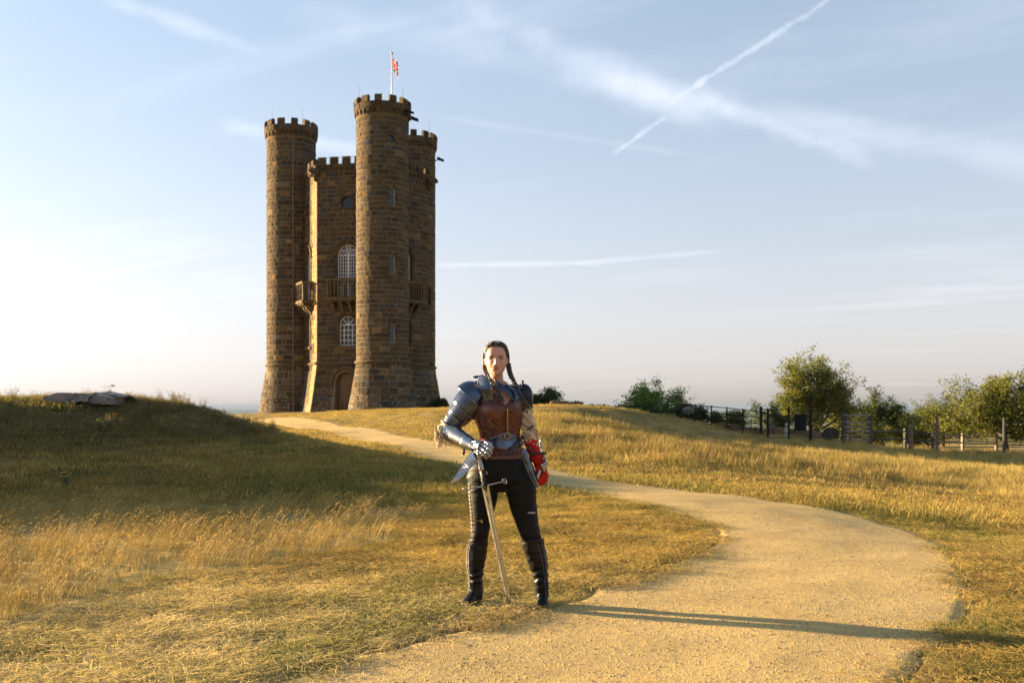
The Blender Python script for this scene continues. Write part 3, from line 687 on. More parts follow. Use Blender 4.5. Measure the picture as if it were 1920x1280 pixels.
def bars_big(w_, z0, zt):
    r = w_/2; sp = zt-r; B = [([(0, z0), (0, sp)], .085), ([(-r, sp), (r, sp)], .06)]
    for s_ in (-1, 1):
        for k_ in (.25, .5, .75): B.append(([(s_*r*k_, z0), (s_*r*k_, sp)], .024))
        B.append((arc(s_*r*.5, sp, r*.5, 0, pi), .055)); B.append((arc(s_*r*.5, sp, r*.24, 0, pi, 6), .02))
        for a_ in (pi/4, pi/2, 3*pi/4): B.append(([(s_*r*.5+r*.24*math.cos(a_), sp+r*.24*math.sin(a_)), (s_*r*.5+r*.5*math.cos(a_), sp+r*.5*math.sin(a_))], .02))
    for k_ in range(1, 12): B.append(([(-r, z0+(sp-z0)*k_/12), (r, z0+(sp-z0)*k_/12)], .022))
    B.append((arc(0, sp+r*.72, r*.23, 0, 2*pi, 14), .05)); B.append((arc(0, sp+r*.72, r*.11, 0, 2*pi, 8), .02))
    return B
def core_grid(name, P, N, us, zs, holes, parent, closed=False, d=0.):
    mb = MB(); vs = [[tuple(Vector(P(u, z))+Vector(N(u, z))*d) for u in us] for z in zs]; K_ = len(us)
    flat = [p for r_ in vs for p in r_]; fs = []
    for i_ in range(len(zs)-1):
        for j_ in range(K_-1):
            um, zm = (us[j_]+us[j_+1])/2, (zs[i_]+zs[i_+1])/2
            if any(h[0] < um < h[1] and h[2] < zm < h[3] for h in holes): continue
            fs.append((i_*K_+j_, i_*K_+j_+1, (i_+1)*K_+j_+1, (i_+1)*K_+j_))
    mb.add(flat, fs); return mb.build(name, mMo, parent)
def cutter(ops):
    """spans that openings take out of a course at height z"""
    def f(z):
        out = []
        for uc, w_, z0, zt, kind, sw in ops:
            r = w_/2
            if kind == 'round':
                zc_ = (z0+zt)/2; R_ = r+sw
                if abs(z-zc_) < R_: h_ = math.sqrt(R_**2-(z-zc_)**2); out.append((uc-h_, uc+h_))
            else:
                sp = zt-r
                if z0-.1 < z <= sp: out.append((uc-r-sw*.97, uc+r+sw*.97))
                elif sp < z < sp+r+sw: h_ = math.sqrt(max(0, (r+sw)**2-(z-sp)**2)); out.append((uc-h_, uc+h_))
        return sorted(out)
    return f
def add_breaks(base, vals): return sorted(set([round(q, 5) for q in base] + [round(q, 5) for q in vals]))
# ---- battlements -----------------------------------------------
def merlon(parent, c, ang, rad, wid, z0, z1, th=.30, straight=None):
    """one merlon with a weathered coping sloping outwards"""
    mb = MB(); hw = wid/2; n = Vector((math.cos(ang), math.sin(ang), 0)); tv = Vector((-n.y, n.x, 0)); vs = []
    O = Vector((c[0], c[1], 0)) + n*rad; sl = .10
    prof = [(-th, z0), (.0, z0), (.0, z1-sl), (-th*.5, z1), (-th, z1-.03)]
    for s_ in (-1, 1):
        for d, z in prof: vs.append(tuple(O + tv*hw*s_*(1+ (d/rad if straight is None else 0)) + n*d + Vector((0,0,z))))
    m = len(prof); fs = [tuple(range(m-1,-1,-1)), tuple(range(m, 2*m))] + [(i_, (i_+1) % m, m+(i_+1) % m, m+i_) for i_ in range(m)]
    mb.add(vs, fs, stonecol()); o = mb.build('merlon', mSt, parent); return o
def turret(c, zt, owner_label, phase, ops, rods, pipe=None):
    R0 = 1.54; tur = bpy.data.objects.new('turret', None); C.objects.link(tur); tur.parent = tower; tur.location = Vector((c.x, c.y, TB))-worldloc(tower); tur['label'] = owner_label
    face = math.atan2(-c.y, -c.x)                      # angle of the side seen from the path
    rad_ = lambda z: R0 + batter(z)
    # u is arc length at R0; u = pi*R0 faces the path
    def ang(u): return face - pi + u/R0
    P = lambda u, z: (c.x+rad_(z)*math.cos(ang(u)), c.y+rad_(z)*math.sin(ang(u)), z)
    N = lambda u, z: (math.cos(ang(u)), math.sin(ang(u)), .14 if z < ZS else 0.)
    U = 2*pi*R0; zc = zt-1.22                           # crown starts here
    ops = [(pi*R0+R0*a_, w_, z0, z1, kd, .13) for a_, w_, z0, z1, kd in ops]
    holes = [(uc-w_/2-.03, uc+w_/2+.03, z0-.03, z1+.03) for uc, w_, z0, z1, kd, sw in ops]
    us = add_breaks(np.linspace(0, U, 73), [h[k_] for h in holes for k_ in (0,1)]); zs = add_breaks([TB-.6, TB+.5, 1.6, 2.6, ZS, 8, 13, zc+.1], [h[k_] for h in holes for k_ in (2,3)])
    core_grid('turret_wall', P, N, us, zs, holes, tur)
    cut = cutter(ops)
    zlist = courses(TB-.3, ZS-.06, .37, .06); lay(P, N, U, zlist, .45, .85, tur, cut)
    zlist = courses(ZS+.07, zc, .285, .055); lay(P, N, U, zlist, .30, .78, tur, cut)
    # roll string course
    mb = MB(); n_ = 48; rows = []
    for dz, dr in ((-.09,.0),(-.075,.07),(0,.105),(.07,.07),(.085,0)): rows.append([(c.x+(R0+.02+dr)*math.cos(2*pi*k_/n_), c.y+(R0+.02+dr)*math.sin(2*pi*k_/n_), ZS+dz) for k_ in range(n_)])
    mb.grid(rows, closed=True, col=(.11,.085,.055)); mb.build('string_course', mSt, tur, smooth=True)
    for uc, w_, z0, z1, kd, sw in ops: window(tur, P, N, uc, w_, z0, z1, kd, None, sw, .16, .018 if kd != 'round' else .0, sill=True, proud=.035)
    # corbel table: blocks under a projecting parapet ring
    RC = R0+.13; mb = MB(); rows = []
    for z, rr in ((zc-.02, R0-.1), (zc, R0+.015), (zc+.10, R0+.035), (zc+.13, R0+.03)): rows.append([(c.x+rr*math.cos(2*pi*k_/72), c.y+rr*math.sin(2*pi*k_/72), z) for k_ in range(72)])
    mb.grid(rows, closed=True, col=(.14,.10,.052)); rows = []
    for z, rr in ((zc+.13, R0+.03), (zc+.42, R0+.02), (zc+.42, RC-.01), (zc+.46, RC+.015)): rows.append([(c.x+rr*math.cos(2*pi*k_/72), c.y+rr*math.sin(2*pi*k_/72), z) for k_ in range(72)])
    mb.grid(rows, closed=True, col=(.12,.085,.045)); mb.build('parapet_base', mSt, tur)
    nc = 30
    for k_ in range(nc):
        a_ = 2*pi*(k_+.5)/nc; n = Vector((math.cos(a_), math.sin(a_), 0)); tv = Vector((-n.y, n.x, 0)); vs = []
        for s_ in (-1, 1):
            for d, z in ((.0, .10), (.05, .12), (.12, .27), (.115, .425), (.0, .425)): vs.append(tuple(Vector((c.x, c.y, zc+z)) + n*(R0+d) + tv*s_*(.075+.035*max(0,(z-.27))/.155*1.6)))
        mb = MB(); mb.add(vs, [(4,3,2,1,0),(5,6,7,8,9)] + [(i_, (i_+1) % 5, 5+(i_+1) % 5, 5+i_) for i_ in range(5)], stonecol()); mb.build('corbel', mSt, tur)
    Pp = lambda u, z: (c.x+RC*math.cos(ang(u)), c.y+RC*math.sin(ang(u)), z)
    lay(Pp, N, 2*pi*R0, [zc+.46, zt-.40], .5, .8, tur)
    mb = MB(); rows = []
    for z, rr in ((zc+.44, RC-.02), (zt-.405, RC-.02), (zt-.40, RC-.28), (zt-1.0, RC-.28)): rows.append([(c.x+rr*math.cos(2*pi*k_/72), c.y+rr*math.sin(2*pi*k_/72), z) for k_ in range(72)])
    mb.grid(rows, closed=True, col=(.12,.09,.05)); nn = len(mb.v); mb.add(rows[-1], [tuple(range(72))], (.1,.1,.1)); mb.build('parapet', mSt, tur)
    for k_ in range(12):
        a_ = face + phase + 2*pi*k_/12; merlon(tur, c, a_, RC+.015, .43, zt-.40, zt)
    for a_ in rods:
        mb = MB(); p = Vector((c.x+(RC-.1)*math.cos(face+a_), c.y+(RC-.1)*math.sin(face+a_), zt-.3)); mb.tube([p, p+Vector((0,0,.95))], [.012,.006], 5); mb.build('lightning_rod', mBk, tur)
    if pipe is not None:
        a_ = face+pipe; mb = MB(); n = Vector((math.cos(a_), math.sin(a_), 0)); zsq = [TB+.1, 1.5, 2.6, ZS, zc]
        mb.tube([Vector((c.x, c.y, z)) + n*(rad_(z)+.09) for z in zsq], .05, 8)
        for z in np.arange(1.2, zc, 1.8): mb.tube([Vector((c.x, c.y, z)) + n*(rad_(z)+.09), Vector((c.x, c.y, z+.12)) + n*(rad_(z+.1)+.09)], .075, 8)
        mb.build('drainpipe', mPipe, tur)
    return tur, face
slits = [(.375, .30, 13.01, 14.06, 'slit'), (.375, .30, 9.09, 10.11, 'slit'), (.375, .30, 5.07, 6.12, 'slit')]
tN, fN = turret(TN, 19.42, 'nearest round turret, the one with the column of slit windows', -.15, [(.34, .34, 16.71, 17.05, 'round')] + slits, [-1.05, 1.05-.2])
tL, fL = turret(TL, 19.47, 'left round turret with a drainpipe running down it', .12, [], [-.85, .45], pipe=.07)
tR, fR = turret(TR, 19.62, 'rear right round turret half hidden by the nearest one', .05, [], [.8])
# ---- the six-sided body -----------------------------------------
def dirto(Q): return (Q-TC).normalized()
dN, dL, dR = dirto(TN), dirto(TL), dirto(TR)
VX = [(dN, 4.15), (-dR, 3.83), (dL, 4.15), (-dN, 3.9), (dR, 4.15), (-dL, 4.25)]
def vert(i_, z): d, r = VX[i_ % 6]; return TC + d*(r+batter(z)*1.05) + Vector((0,0,z))
body = bpy.data.objects.new('tower_body', None); C.objects.link(body); body.parent = tower; body.location = (0,0,0)
faces = {0: 'B', 1: 'A', 5: 'C', 4: 'D'}
wallinfo = {}
for i_ in range(6):
    # u runs from the first corner to the second, seen left to right from outside
    a_i, b_i = (i_+1, i_)                  # left corner, right corner as seen from outside
    A0, B0 = vert(a_i, 10), vert(b_i, 10); Lw = (B0-A0).length; tdir = (B0-A0).normalized(); nrm = Vector((tdir.y, -tdir.x, 0))
    if nrm.dot(A0-TC) < 0: nrm = -nrm
    def P(u, z, a_i=a_i, b_i=b_i, Lw=Lw): return tuple(vert(a_i, z).lerp(vert(b_i, z), u/Lw))
    def N(u, z, nrm=nrm): return (nrm.x, nrm.y, .14 if z < ZS else 0.)
    uc = 1.93 if i_ in (0,) else Lw-1.93 if i_ == 1 else Lw/2
    ops = []
    if i_ in (0, 1, 5, 4): ops = [(uc, 1.30, 7.88, 11.12, 'arch', .17), (uc, 1.06, 5.02, 6.80, 'arch', .15), (uc, .77, 13.20, 13.97, 'round', .10)]
    if i_ == 0: ops.append((uc+.03, 1.22, TB-.2, 3.37, 'arch', .2))
    holes = [(q[0]-q[1]/2-.03, q[0]+q[1]/2+.03, q[2]-.03, q[3]+.03) for q in ops]
    us = add_breaks([0, Lw/2, Lw], [h[k_] for h in holes for k_ in (0,1)]); zs = add_breaks([TB-.6, 1.6, 2.6, ZS, 8, ZTOP], [h[k_] for h in holes for k_ in (2,3)])
    wl = core_grid('body_wall', P, N, us, zs, holes, body)
    cut = cutter(ops)
    if i_ == 1: COLF[0] = lambda u, Lw=Lw: tuple(q*random.uniform(.85,1.15) for q in (.30,.205,.10)) if u > Lw-1.2 else stonecol()      # sunlit strip put into the colour: paler yellow stones towards this corner
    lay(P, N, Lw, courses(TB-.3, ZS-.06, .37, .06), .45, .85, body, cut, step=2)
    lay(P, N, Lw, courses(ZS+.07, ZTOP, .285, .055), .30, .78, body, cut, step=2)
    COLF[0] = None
    wallinfo[i_] = (P, N, Lw, uc, nrm, tdir)
    for q in ops:
        if q[4] == 'arch' and q[2] > 4:
            bars = bars_big(q[1], q[2], q[3]) if q[2] > 7 else bars_low(q[1], q[2], q[3])
            window(body, P, N, q[0], q[1], q[2], q[3], 'arch', bars, q[5], .30, .05, sill=q[2] < 7, proud=.05, label='tall arched window with white tracery above the balcony' if q[2] > 7 else 'arched white window with fanlight bars below the balcony')
        elif q[4] == 'round': window(body, P, N, q[0], q[1], q[2], q[3], 'round', None, q[5], .16, .0, sill=False, proud=.05)
    if i_ in (0, 1, 5, 4):     # hood moulding over the tall window
        mb = MB(); R_ = .65+.24; sp = 11.12-.65
        mb.tube([Vector(P(uc+R_*math.cos(a_), sp+R_*math.sin(a_)))+nrm*.05 for a_ in np.linspace(0, pi, 18)], .06, 6, (.12,.085,.045)); mb.c = [(.12,.085,.045)]*len(mb.f); mb.build('hood_mould', mSt, body, smooth=True)
    # string course and parapet of this side
    mb = MB(); rows = []
    for dz, dd in ((-.09,.0),(-.075,.07),(0,.105),(.07,.07),(.085,0)):
        e = .06; rows.append([tuple(vert(a_i, ZS+.001).lerp(vert(b_i, ZS+.001), k_)+nrm*(dd+.015)+Vector((0,0,dz))) for k_ in (0, 1)])
    mb.grid(rows, col=(.11,.085,.055)); mb.build('string_course', mSt, body)
    def Pp(u, z, P=P, nrm=nrm): return tuple(Vector(P(u, 12))*1 + nrm*.13 + Vector((0,0,z-12)))
    lay(Pp, N, Lw, [ZTOP+.28, 15.95], .45, .8, body, step=2)
    mb = MB(); rows = []
    for z, d in ((ZTOP-.05,-.02), (ZTOP+.02,.01), (ZTOP+.26,.0), (ZTOP+.26,.12), (16.13-.18,.12), (16.13-.18,-.2), (15.3,-.2)): rows.append([tuple(Vector(P(u, 12))+nrm*d+Vector((0,0,z-12))) for u in (-.05, Lw+.05)])
    mb.grid(rows, col=(.13,.092,.05)); mb.build('parapet', mSt, body)
    nc = 12
    for k_ in range(nc):
        u = Lw*(k_+.5)/nc; vs = []
        for s_ in (-1, 1):
            for d, z in ((.0,.02),(.05,.03),(.13,.14),(.125,.262),(.0,.262)): vs.append(tuple(Vector(P(u+s_*.08, 12))+nrm*d+Vector((0,0,ZTOP+z-12))))
        mb = MB(); mb.add(vs, [(4,3,2,1,0),(5,6,7,8,9)] + [(q, (q+1) % 5, 5+(q+1) % 5, 5+q) for q in range(5)], stonecol()); mb.build('corbel', mSt, body)
    for k_ in range(5):
        u = .32 + k_*.78; 
        if u > Lw-.1: continue
        p = Vector(P(u, 12)); rel = p-TC; ang_ = math.atan2(nrm.y, nrm.x)
        cc_ = p - nrm*0; merlon(body, (cc_.x-nrm.x*1., cc_.y-nrm.y*1.), ang_, 1.14, .44, 15.95, 16.42, .28, straight=True)
# cap the body with its lead roof
mb = MB(); mb.add([tuple(vert(i_, 12)*1+Vector((0,0,15.4-12))) for i_ in range(6)], [tuple(range(6))]); mb.build('roof', mLead, body)
mb = MB()
for i_ in (0, 1, 5):
    P, N, Lw, uc, nrm, tdir = wallinfo[i_]
    for u in np.arange(.1, Lw, .16): p = Vector(P(u, 12))-nrm*.5; mb.tube([(p.x,p.y,15.4),(p.x,p.y,16.5)], .014, 4)
    a_, b_ = Vector(P(0, 12))-nrm*.5, Vector(P(Lw, 12))-nrm*.5; mb.tube([(a_.x,a_.y,16.5),(b_.x,b_.y,16.5)], .018, 4)
rl = mb.build('roof_railing', mWh, body); tag(rl, kind='stuff')
# carved beasts crouching on the parapet corners
for vi in (1, 5, 3):
    p = vert(vi, 12); d = VX[vi][0]; tv = Vector((-d.y, d.x, 0)); mb = MB(); cz = ZTOP-.0; O = Vector((p.x, p.y, cz))
    for (a_, s_, z, r) in ((.05,0,-.15,.26), (.28,0,-.02,.24), (.46,0,.08,.17), (.60,0,.02,.09), (.15,-.22,.0,.16), (.15,.22,.0,.16), (.45,-.13,.22,.06), (.45,.13,.22,.06), (.35,-.2,-.25,.09), (.35,.2,-.25,.09), (.1,0,-.42,.16)):
        q = O+d*a_+tv*s_+Vector((0,0,z)); mb.sphere(q, (r, r, r*1.05), 9, 7, (.10,.075,.045))
    g_ = mb.build('gargoyle', mSt, body); evaluated(g_, [('REMESH', dict(mode='VOXEL', voxel_size=.05))])
    g_.data.color_attributes.new('col', 'FLOAT_COLOR', 'POINT').data.foreach_set('color', [.10,.075,.045,1]*len(g_.data.vertices))
# balconies
mBal = pmat('weathered carved stone', (.15,.105,.055), .9, var=.3, nscale=5, bump=.6, bscale=30, bdist=.02, spec=.2)
for i_ in (0, 1, 5, 4):
    P, N, Lw, uc, nrm, tdir = wallinfo[i_]; O = Vector(P(uc, 9)); O.z = 0
    bal = bpy.data.objects.new('balcony', None); C.objects.link(bal); bal.parent = body; bal.location = O+Vector((0,0,7.7))-worldloc(body)
    hw, pj = 1.09, .62; AX = Matrix((tdir, nrm, Vector((0,0,1)))).transposed()
    def bx(name, u, d, z, su, sd_, sz, col=None): mb = MB(); mb.box(O+tdir*u+nrm*d+Vector((0,0,z)), (su, sd_, sz), ax=AX); return mb.build(name, mBal, bal)
    bx('balcony_floor', 0, pj/2+.02, 7.77, 2*hw+.10, pj+.14, .16); bx('balcony_floor', 0, pj/2, 7.66, 2*hw-.04, pj+.02, .06)
    bx('balcony_rail', 0, pj-.03, 8.93, 2*hw+.10, .20, .13); bx('balcony_rail', -hw+.05, pj/2-.1, 8.93, .20, pj-.16, .128); bx('balcony_rail', hw-.05, pj/2-.1, 8.93, .20, pj-.16, .128)
    for s_ in (-1, 1): bx('balcony_post', s_*(hw-.07), pj-.04, 8.36, .13, .13, 1.02)
    n_b = 8
    spots = [(u, pj-.04, 0) for u in np.linspace(-hw+.25, hw-.25, n_b)] + [(s_*(hw-.07), d, 1) for s_ in (-1, 1) for d in (.12, .33)]
    for u, d, side in spots:
        mb = MB(); p = O+tdir*u+nrm*d; rr = [(.0,.05),(.06,.05),(.10,.03),(.35,.045),(.6,.032),(.72,.045),(.80,.06),(.98,.075)]
        mb.tube([p+Vector((0,0,7.85+z)) for z, _ in rr], [r*1.45 for _, r in rr], 6); mb.build('baluster', mBal, bal)
    for k_ in range(4):
        u = -hw+.28+k_*(2*hw-.56)/3; vs = []
        for s_ in (-1, 1):
            for d, z in ((-.02,6.95),(.06,6.97),(.14,7.15),(.34,7.32),(.40,7.45),(.58,7.55),(.60,7.63),(-.02,7.63)): vs.append(tuple(O+tdir*(u+s_*.09)+nrm*d+Vector((0,0,z))))
        mb = MB(); mb.add(vs, [tuple(range(7,-1,-1)), tuple(range(8,16))] + [(q, (q+1) % 8, 8+(q+1) % 8, 8+q) for q in range(8)]); mb.build('bracket', mBal, bal)
# door in its moulded arch
P, N, Lw, uc, nrm, tdir = wallinfo[0]; du = uc+.03; w_, z0, zt = 1.22, TB-.2, 3.37
dr_ = bpy.data.objects.new('door', None); C.objects.link(dr_); dr_.parent = body; dr_.location = Vector(P(du, 2))-worldloc(body)
inner = opening_profile(w_, z0, zt, 'arch', 16)
def archband(name, r0, r1, d0, d1, col):
    """a moulded band round the doorway, standing upright in front of the leaning wall"""
    O = Vector(P(du, ZS)); O.z = 0; sp = zt-w_/2; prof = lambda r: [(-r, z0), (-r, sp*.5), (-r, sp)] + [(r*math.cos(a_), sp+r*math.sin(a_)) for a_ in np.linspace(pi, 0, 18)][1:-1] + [(r, sp), (r, sp*.5), (r, z0)]
    q = lambda u, z, d: tuple(O+tdir*u+nrm*d+Vector((0,0,z))); mb = MB()
    mb.grid([[q(u, z, d0) for u, z in prof(r1)], [q(u, z, d1) for u, z in prof(r1)], [q(u, z, d1) for u, z in prof(r0)], [q(u, z, d0) for u, z in prof(r0)]], col=col); return mb.build(name, mSt, dr_)
archband('door_surround', .60, .66, -.2, .10, (.12,.085,.045)); archband('door_surround', .66, .78, -.2, .26, (.15,.105,.055)); archband('door_surround', .78, .90, -.2, .19, (.11,.08,.045))
archband('door_surround', .90, .98, -.2, .30, (.14,.10,.05))
mDr = pmat('oak planks', (.23,.135,.062), .7, var=.35, nscale=3, bump=.6, bscale=30, bdist=.01, stretch=(4,4,.5))
O = Vector(P(du, ZS)); O.z = 0; sp = zt-w_/2; nP = 9; pw = 1.2/nP
for k_ in range(nP):
    u0, u1 = -.6+k_*pw+.004, -.6+(k_+1)*pw-.004; f = lambda u: sp+math.sqrt(max(0, .6**2-u*u)); dd = -.12+random.uniform(0,.008); vs = []
    for d in (dd-.04, dd):
        for u, z in ((u0, z0), (u1, z0), (u1, f(u1)), (u0, f(u0))): vs.append(tuple(O+tdir*u+nrm*d+Vector((0,0,z))))
    mb = MB(); mb.add(vs, [(3,2,1,0),(4,5,6,7),(0,1,5,4),(1,2,6,5),(2,3,7,6),(3,0,4,7)]); mb.build('door_plank', mDr, dr_)
for z in (1.72, 2.0): mb = MB(); q = O+tdir*.12+nrm*(-.09)+Vector((0,0,z)); mb.sphere(q, (.05,.03,.06), 8, 6); mb.tube([q+Vector((0,-.03,0)), q+Vector((0,-.05,-.09))], .014, 5); mb.build('door_knocker', mBk, dr_)
mb = MB(); q = O+tdir*.0+nrm*(-.14)+Vector((0,0,z0+.1)); mb.box(q+Vector((0,0,1.4)), (1.3, .02, 3.6), ax=Matrix((tdir, nrm, Vector((0,0,1)))).transposed()); mb.build('door_backing', mBk, dr_)
# shallow glazed dark behind every opening is the pane itself; floodlights on the crowns
for c_, a_, z, fc in ((TN, 1.38, 18.35, fN), (TR, 1.40, 17.95, fR), (TN, .95, 18.55, fN)):
    n = Vector((math.cos(fc+a_), math.sin(fc+a_), 0)); p = c_+n*1.75+Vector((0,0,z)); mb = MB(); tv = Vector((-n.y, n.x, 0))
    X = n; Z = (Vector((0,0,1))+n*.35).normalized(); Y = Z.cross(X).normalized(); X = Y.cross(Z)
    mb.box(p+n*.18, (.42, .34, .12), ax=Matrix((X, Y, Z)).transposed()); mb.tube([c_+n*1.5+Vector((0,0,z-.1)), p-n*.0], .035, 6); mb.box(p+n*.05+Vector((0,0,.09)), (.2,.2,.12), ax=Matrix((X, Y, Z)).transposed())
    mb.build('floodlight', mBk, tN if c_ is TN else tR)
# ---- hand the blocks over: the 300 that show largest singly, the rest as one mesh
pieces.sort(key=lambda q: -q[0])
for vis, owner, vs, fs, colr in pieces[:300]:
    mb = MB(); mb.add(vs, fs, colr); cpt = sum((Vector(v) for v in vs), Vector())/len(vs)
    off = worldloc(owner); o = bpy.data.objects.new('stone_block', mb.mesh('stone_block', mSt, cpt)); C.objects.link(o); o.parent = owner; o.location = cpt-off
mb = MB()
for vis, owner, vs, fs, colr in pieces[300:]: mb.add(vs, fs, colr)
o = mb.build('stonework', mSt, tower); tag(o, kind='stuff')
# ---- flagpole and flag
fp = thing('flagpole', (TN.x+.55, TN.y, 18.4), 'slim white flagpole rising from the tallest looking turret', 'flagpole')
mPole = pmat('flagpole paint', (.62,.66,.6), .4, var=.1)
mb = MB(); px_, py_ = TN.x+.55, TN.y; mb.tube([(px_,py_,18.3),(px_,py_,20.4),(px_,py_,22.2)], [.045,.038,.028], 8); mb.build('pole', mPole, fp, smooth=True)
mb = MB(); mb.sphere((px_,py_,22.28), .085, 10, 8); mb.build('finial', pmat('gilt ball', (.5,.42,.2), .35, metal=.6), fp, smooth=True)
mFl, t, b = newmat('union flag cloth'); uv = t.node('ShaderNodeUVMap').outputs[0]; s_ = t.node('ShaderNodeSeparateXYZ', i_0=uv); X, Y = t.math('MULTIPLY', t.math('SUBTRACT', s_.outputs[0], .5), 2.), t.math('SUBTRACT', s_.outputs[1], .5)   # 2:1 flag
dm = lambda a_, b_: t.math('ABSOLUTE', t.math('ADD', t.math('MULTIPLY', X, a_), t.math('MULTIPLY', Y, b_)))
diag = t.math('MINIMUM', dm(.447,-.894), dm(.447,.894)); lt = lambda v, k_: t.math('LESS_THAN', v, k_)
aX, aY = t.math('ABSOLUTE', X), t.math('ABSOLUTE', Y)
c = t.mix(lt(diag, .1), (.012,.03,.22), (.8,.8,.8)); c = t.mix(lt(diag, .035), c, (.62,.02,.03))
c = t.mix(lt(t.math('MINIMUM', aX, aY), .167), c, (.8,.8,.8)); c = t.mix(lt(t.math('MINIMUM', aX, aY), .1), c, (.62,.02,.03))
t.inp(b, 'Base Color', c); t.inp(b, 'Roughness', .7)
tr = t.node('ShaderNodeBsdfTranslucent'); t.inp(tr, 'Color', c); mx = t.node('ShaderNodeMixShader', i_0=.35); t.l.new(b.outputs[0], mx.inputs[1]); t.l.new(tr.outputs[0], mx.inputs[2]); t.l.new(mx.outputs[0], t.n['Material Output'].inputs['Surface'])
nu, nv = 40, 20; Pq = []; uvs = {}
mb = MB(); rows = []
for j_ in range(nv+1):
    v = j_/nv; row = []
    for i_ in range(nu+1):
        u = i_/nu       # the cloth hangs slack: it gathers in folds close to the pole and its fly end droops
        fold = math.sin(u*13+v*1.5); reach = .40*(1-(1-u)**1.5); drop = .62*u**1.25*(1-.25*v)
        row.append((px_+.03+reach*.82+.05*fold*u, py_-.06-.20*fold*min(1, u*2)*(.5+.5*v)-.1*u, 21.3+v*.72-drop*(.75+.25*(1-v))+.03*math.sin(u*9)))
    rows.append(row)
mb.grid(rows); fl_ = mb.mesh('flag', mFl, (px_,py_,21.5), True); uvl = fl_.uv_layers.new(name='UVMap')
for poly in fl_.polygons:
    for li in poly.loop_indices:
        vi = fl_.loops[li].vertex_index; uvl.data[li].uv = ((vi % (nu+1))/nu, (vi//(nu+1))/nv)
fo = link('flag', fl_, loc=(px_,py_,21.5)); tag(fo, 'red, white and blue Union flag hanging limp from the flagpole', 'flag')
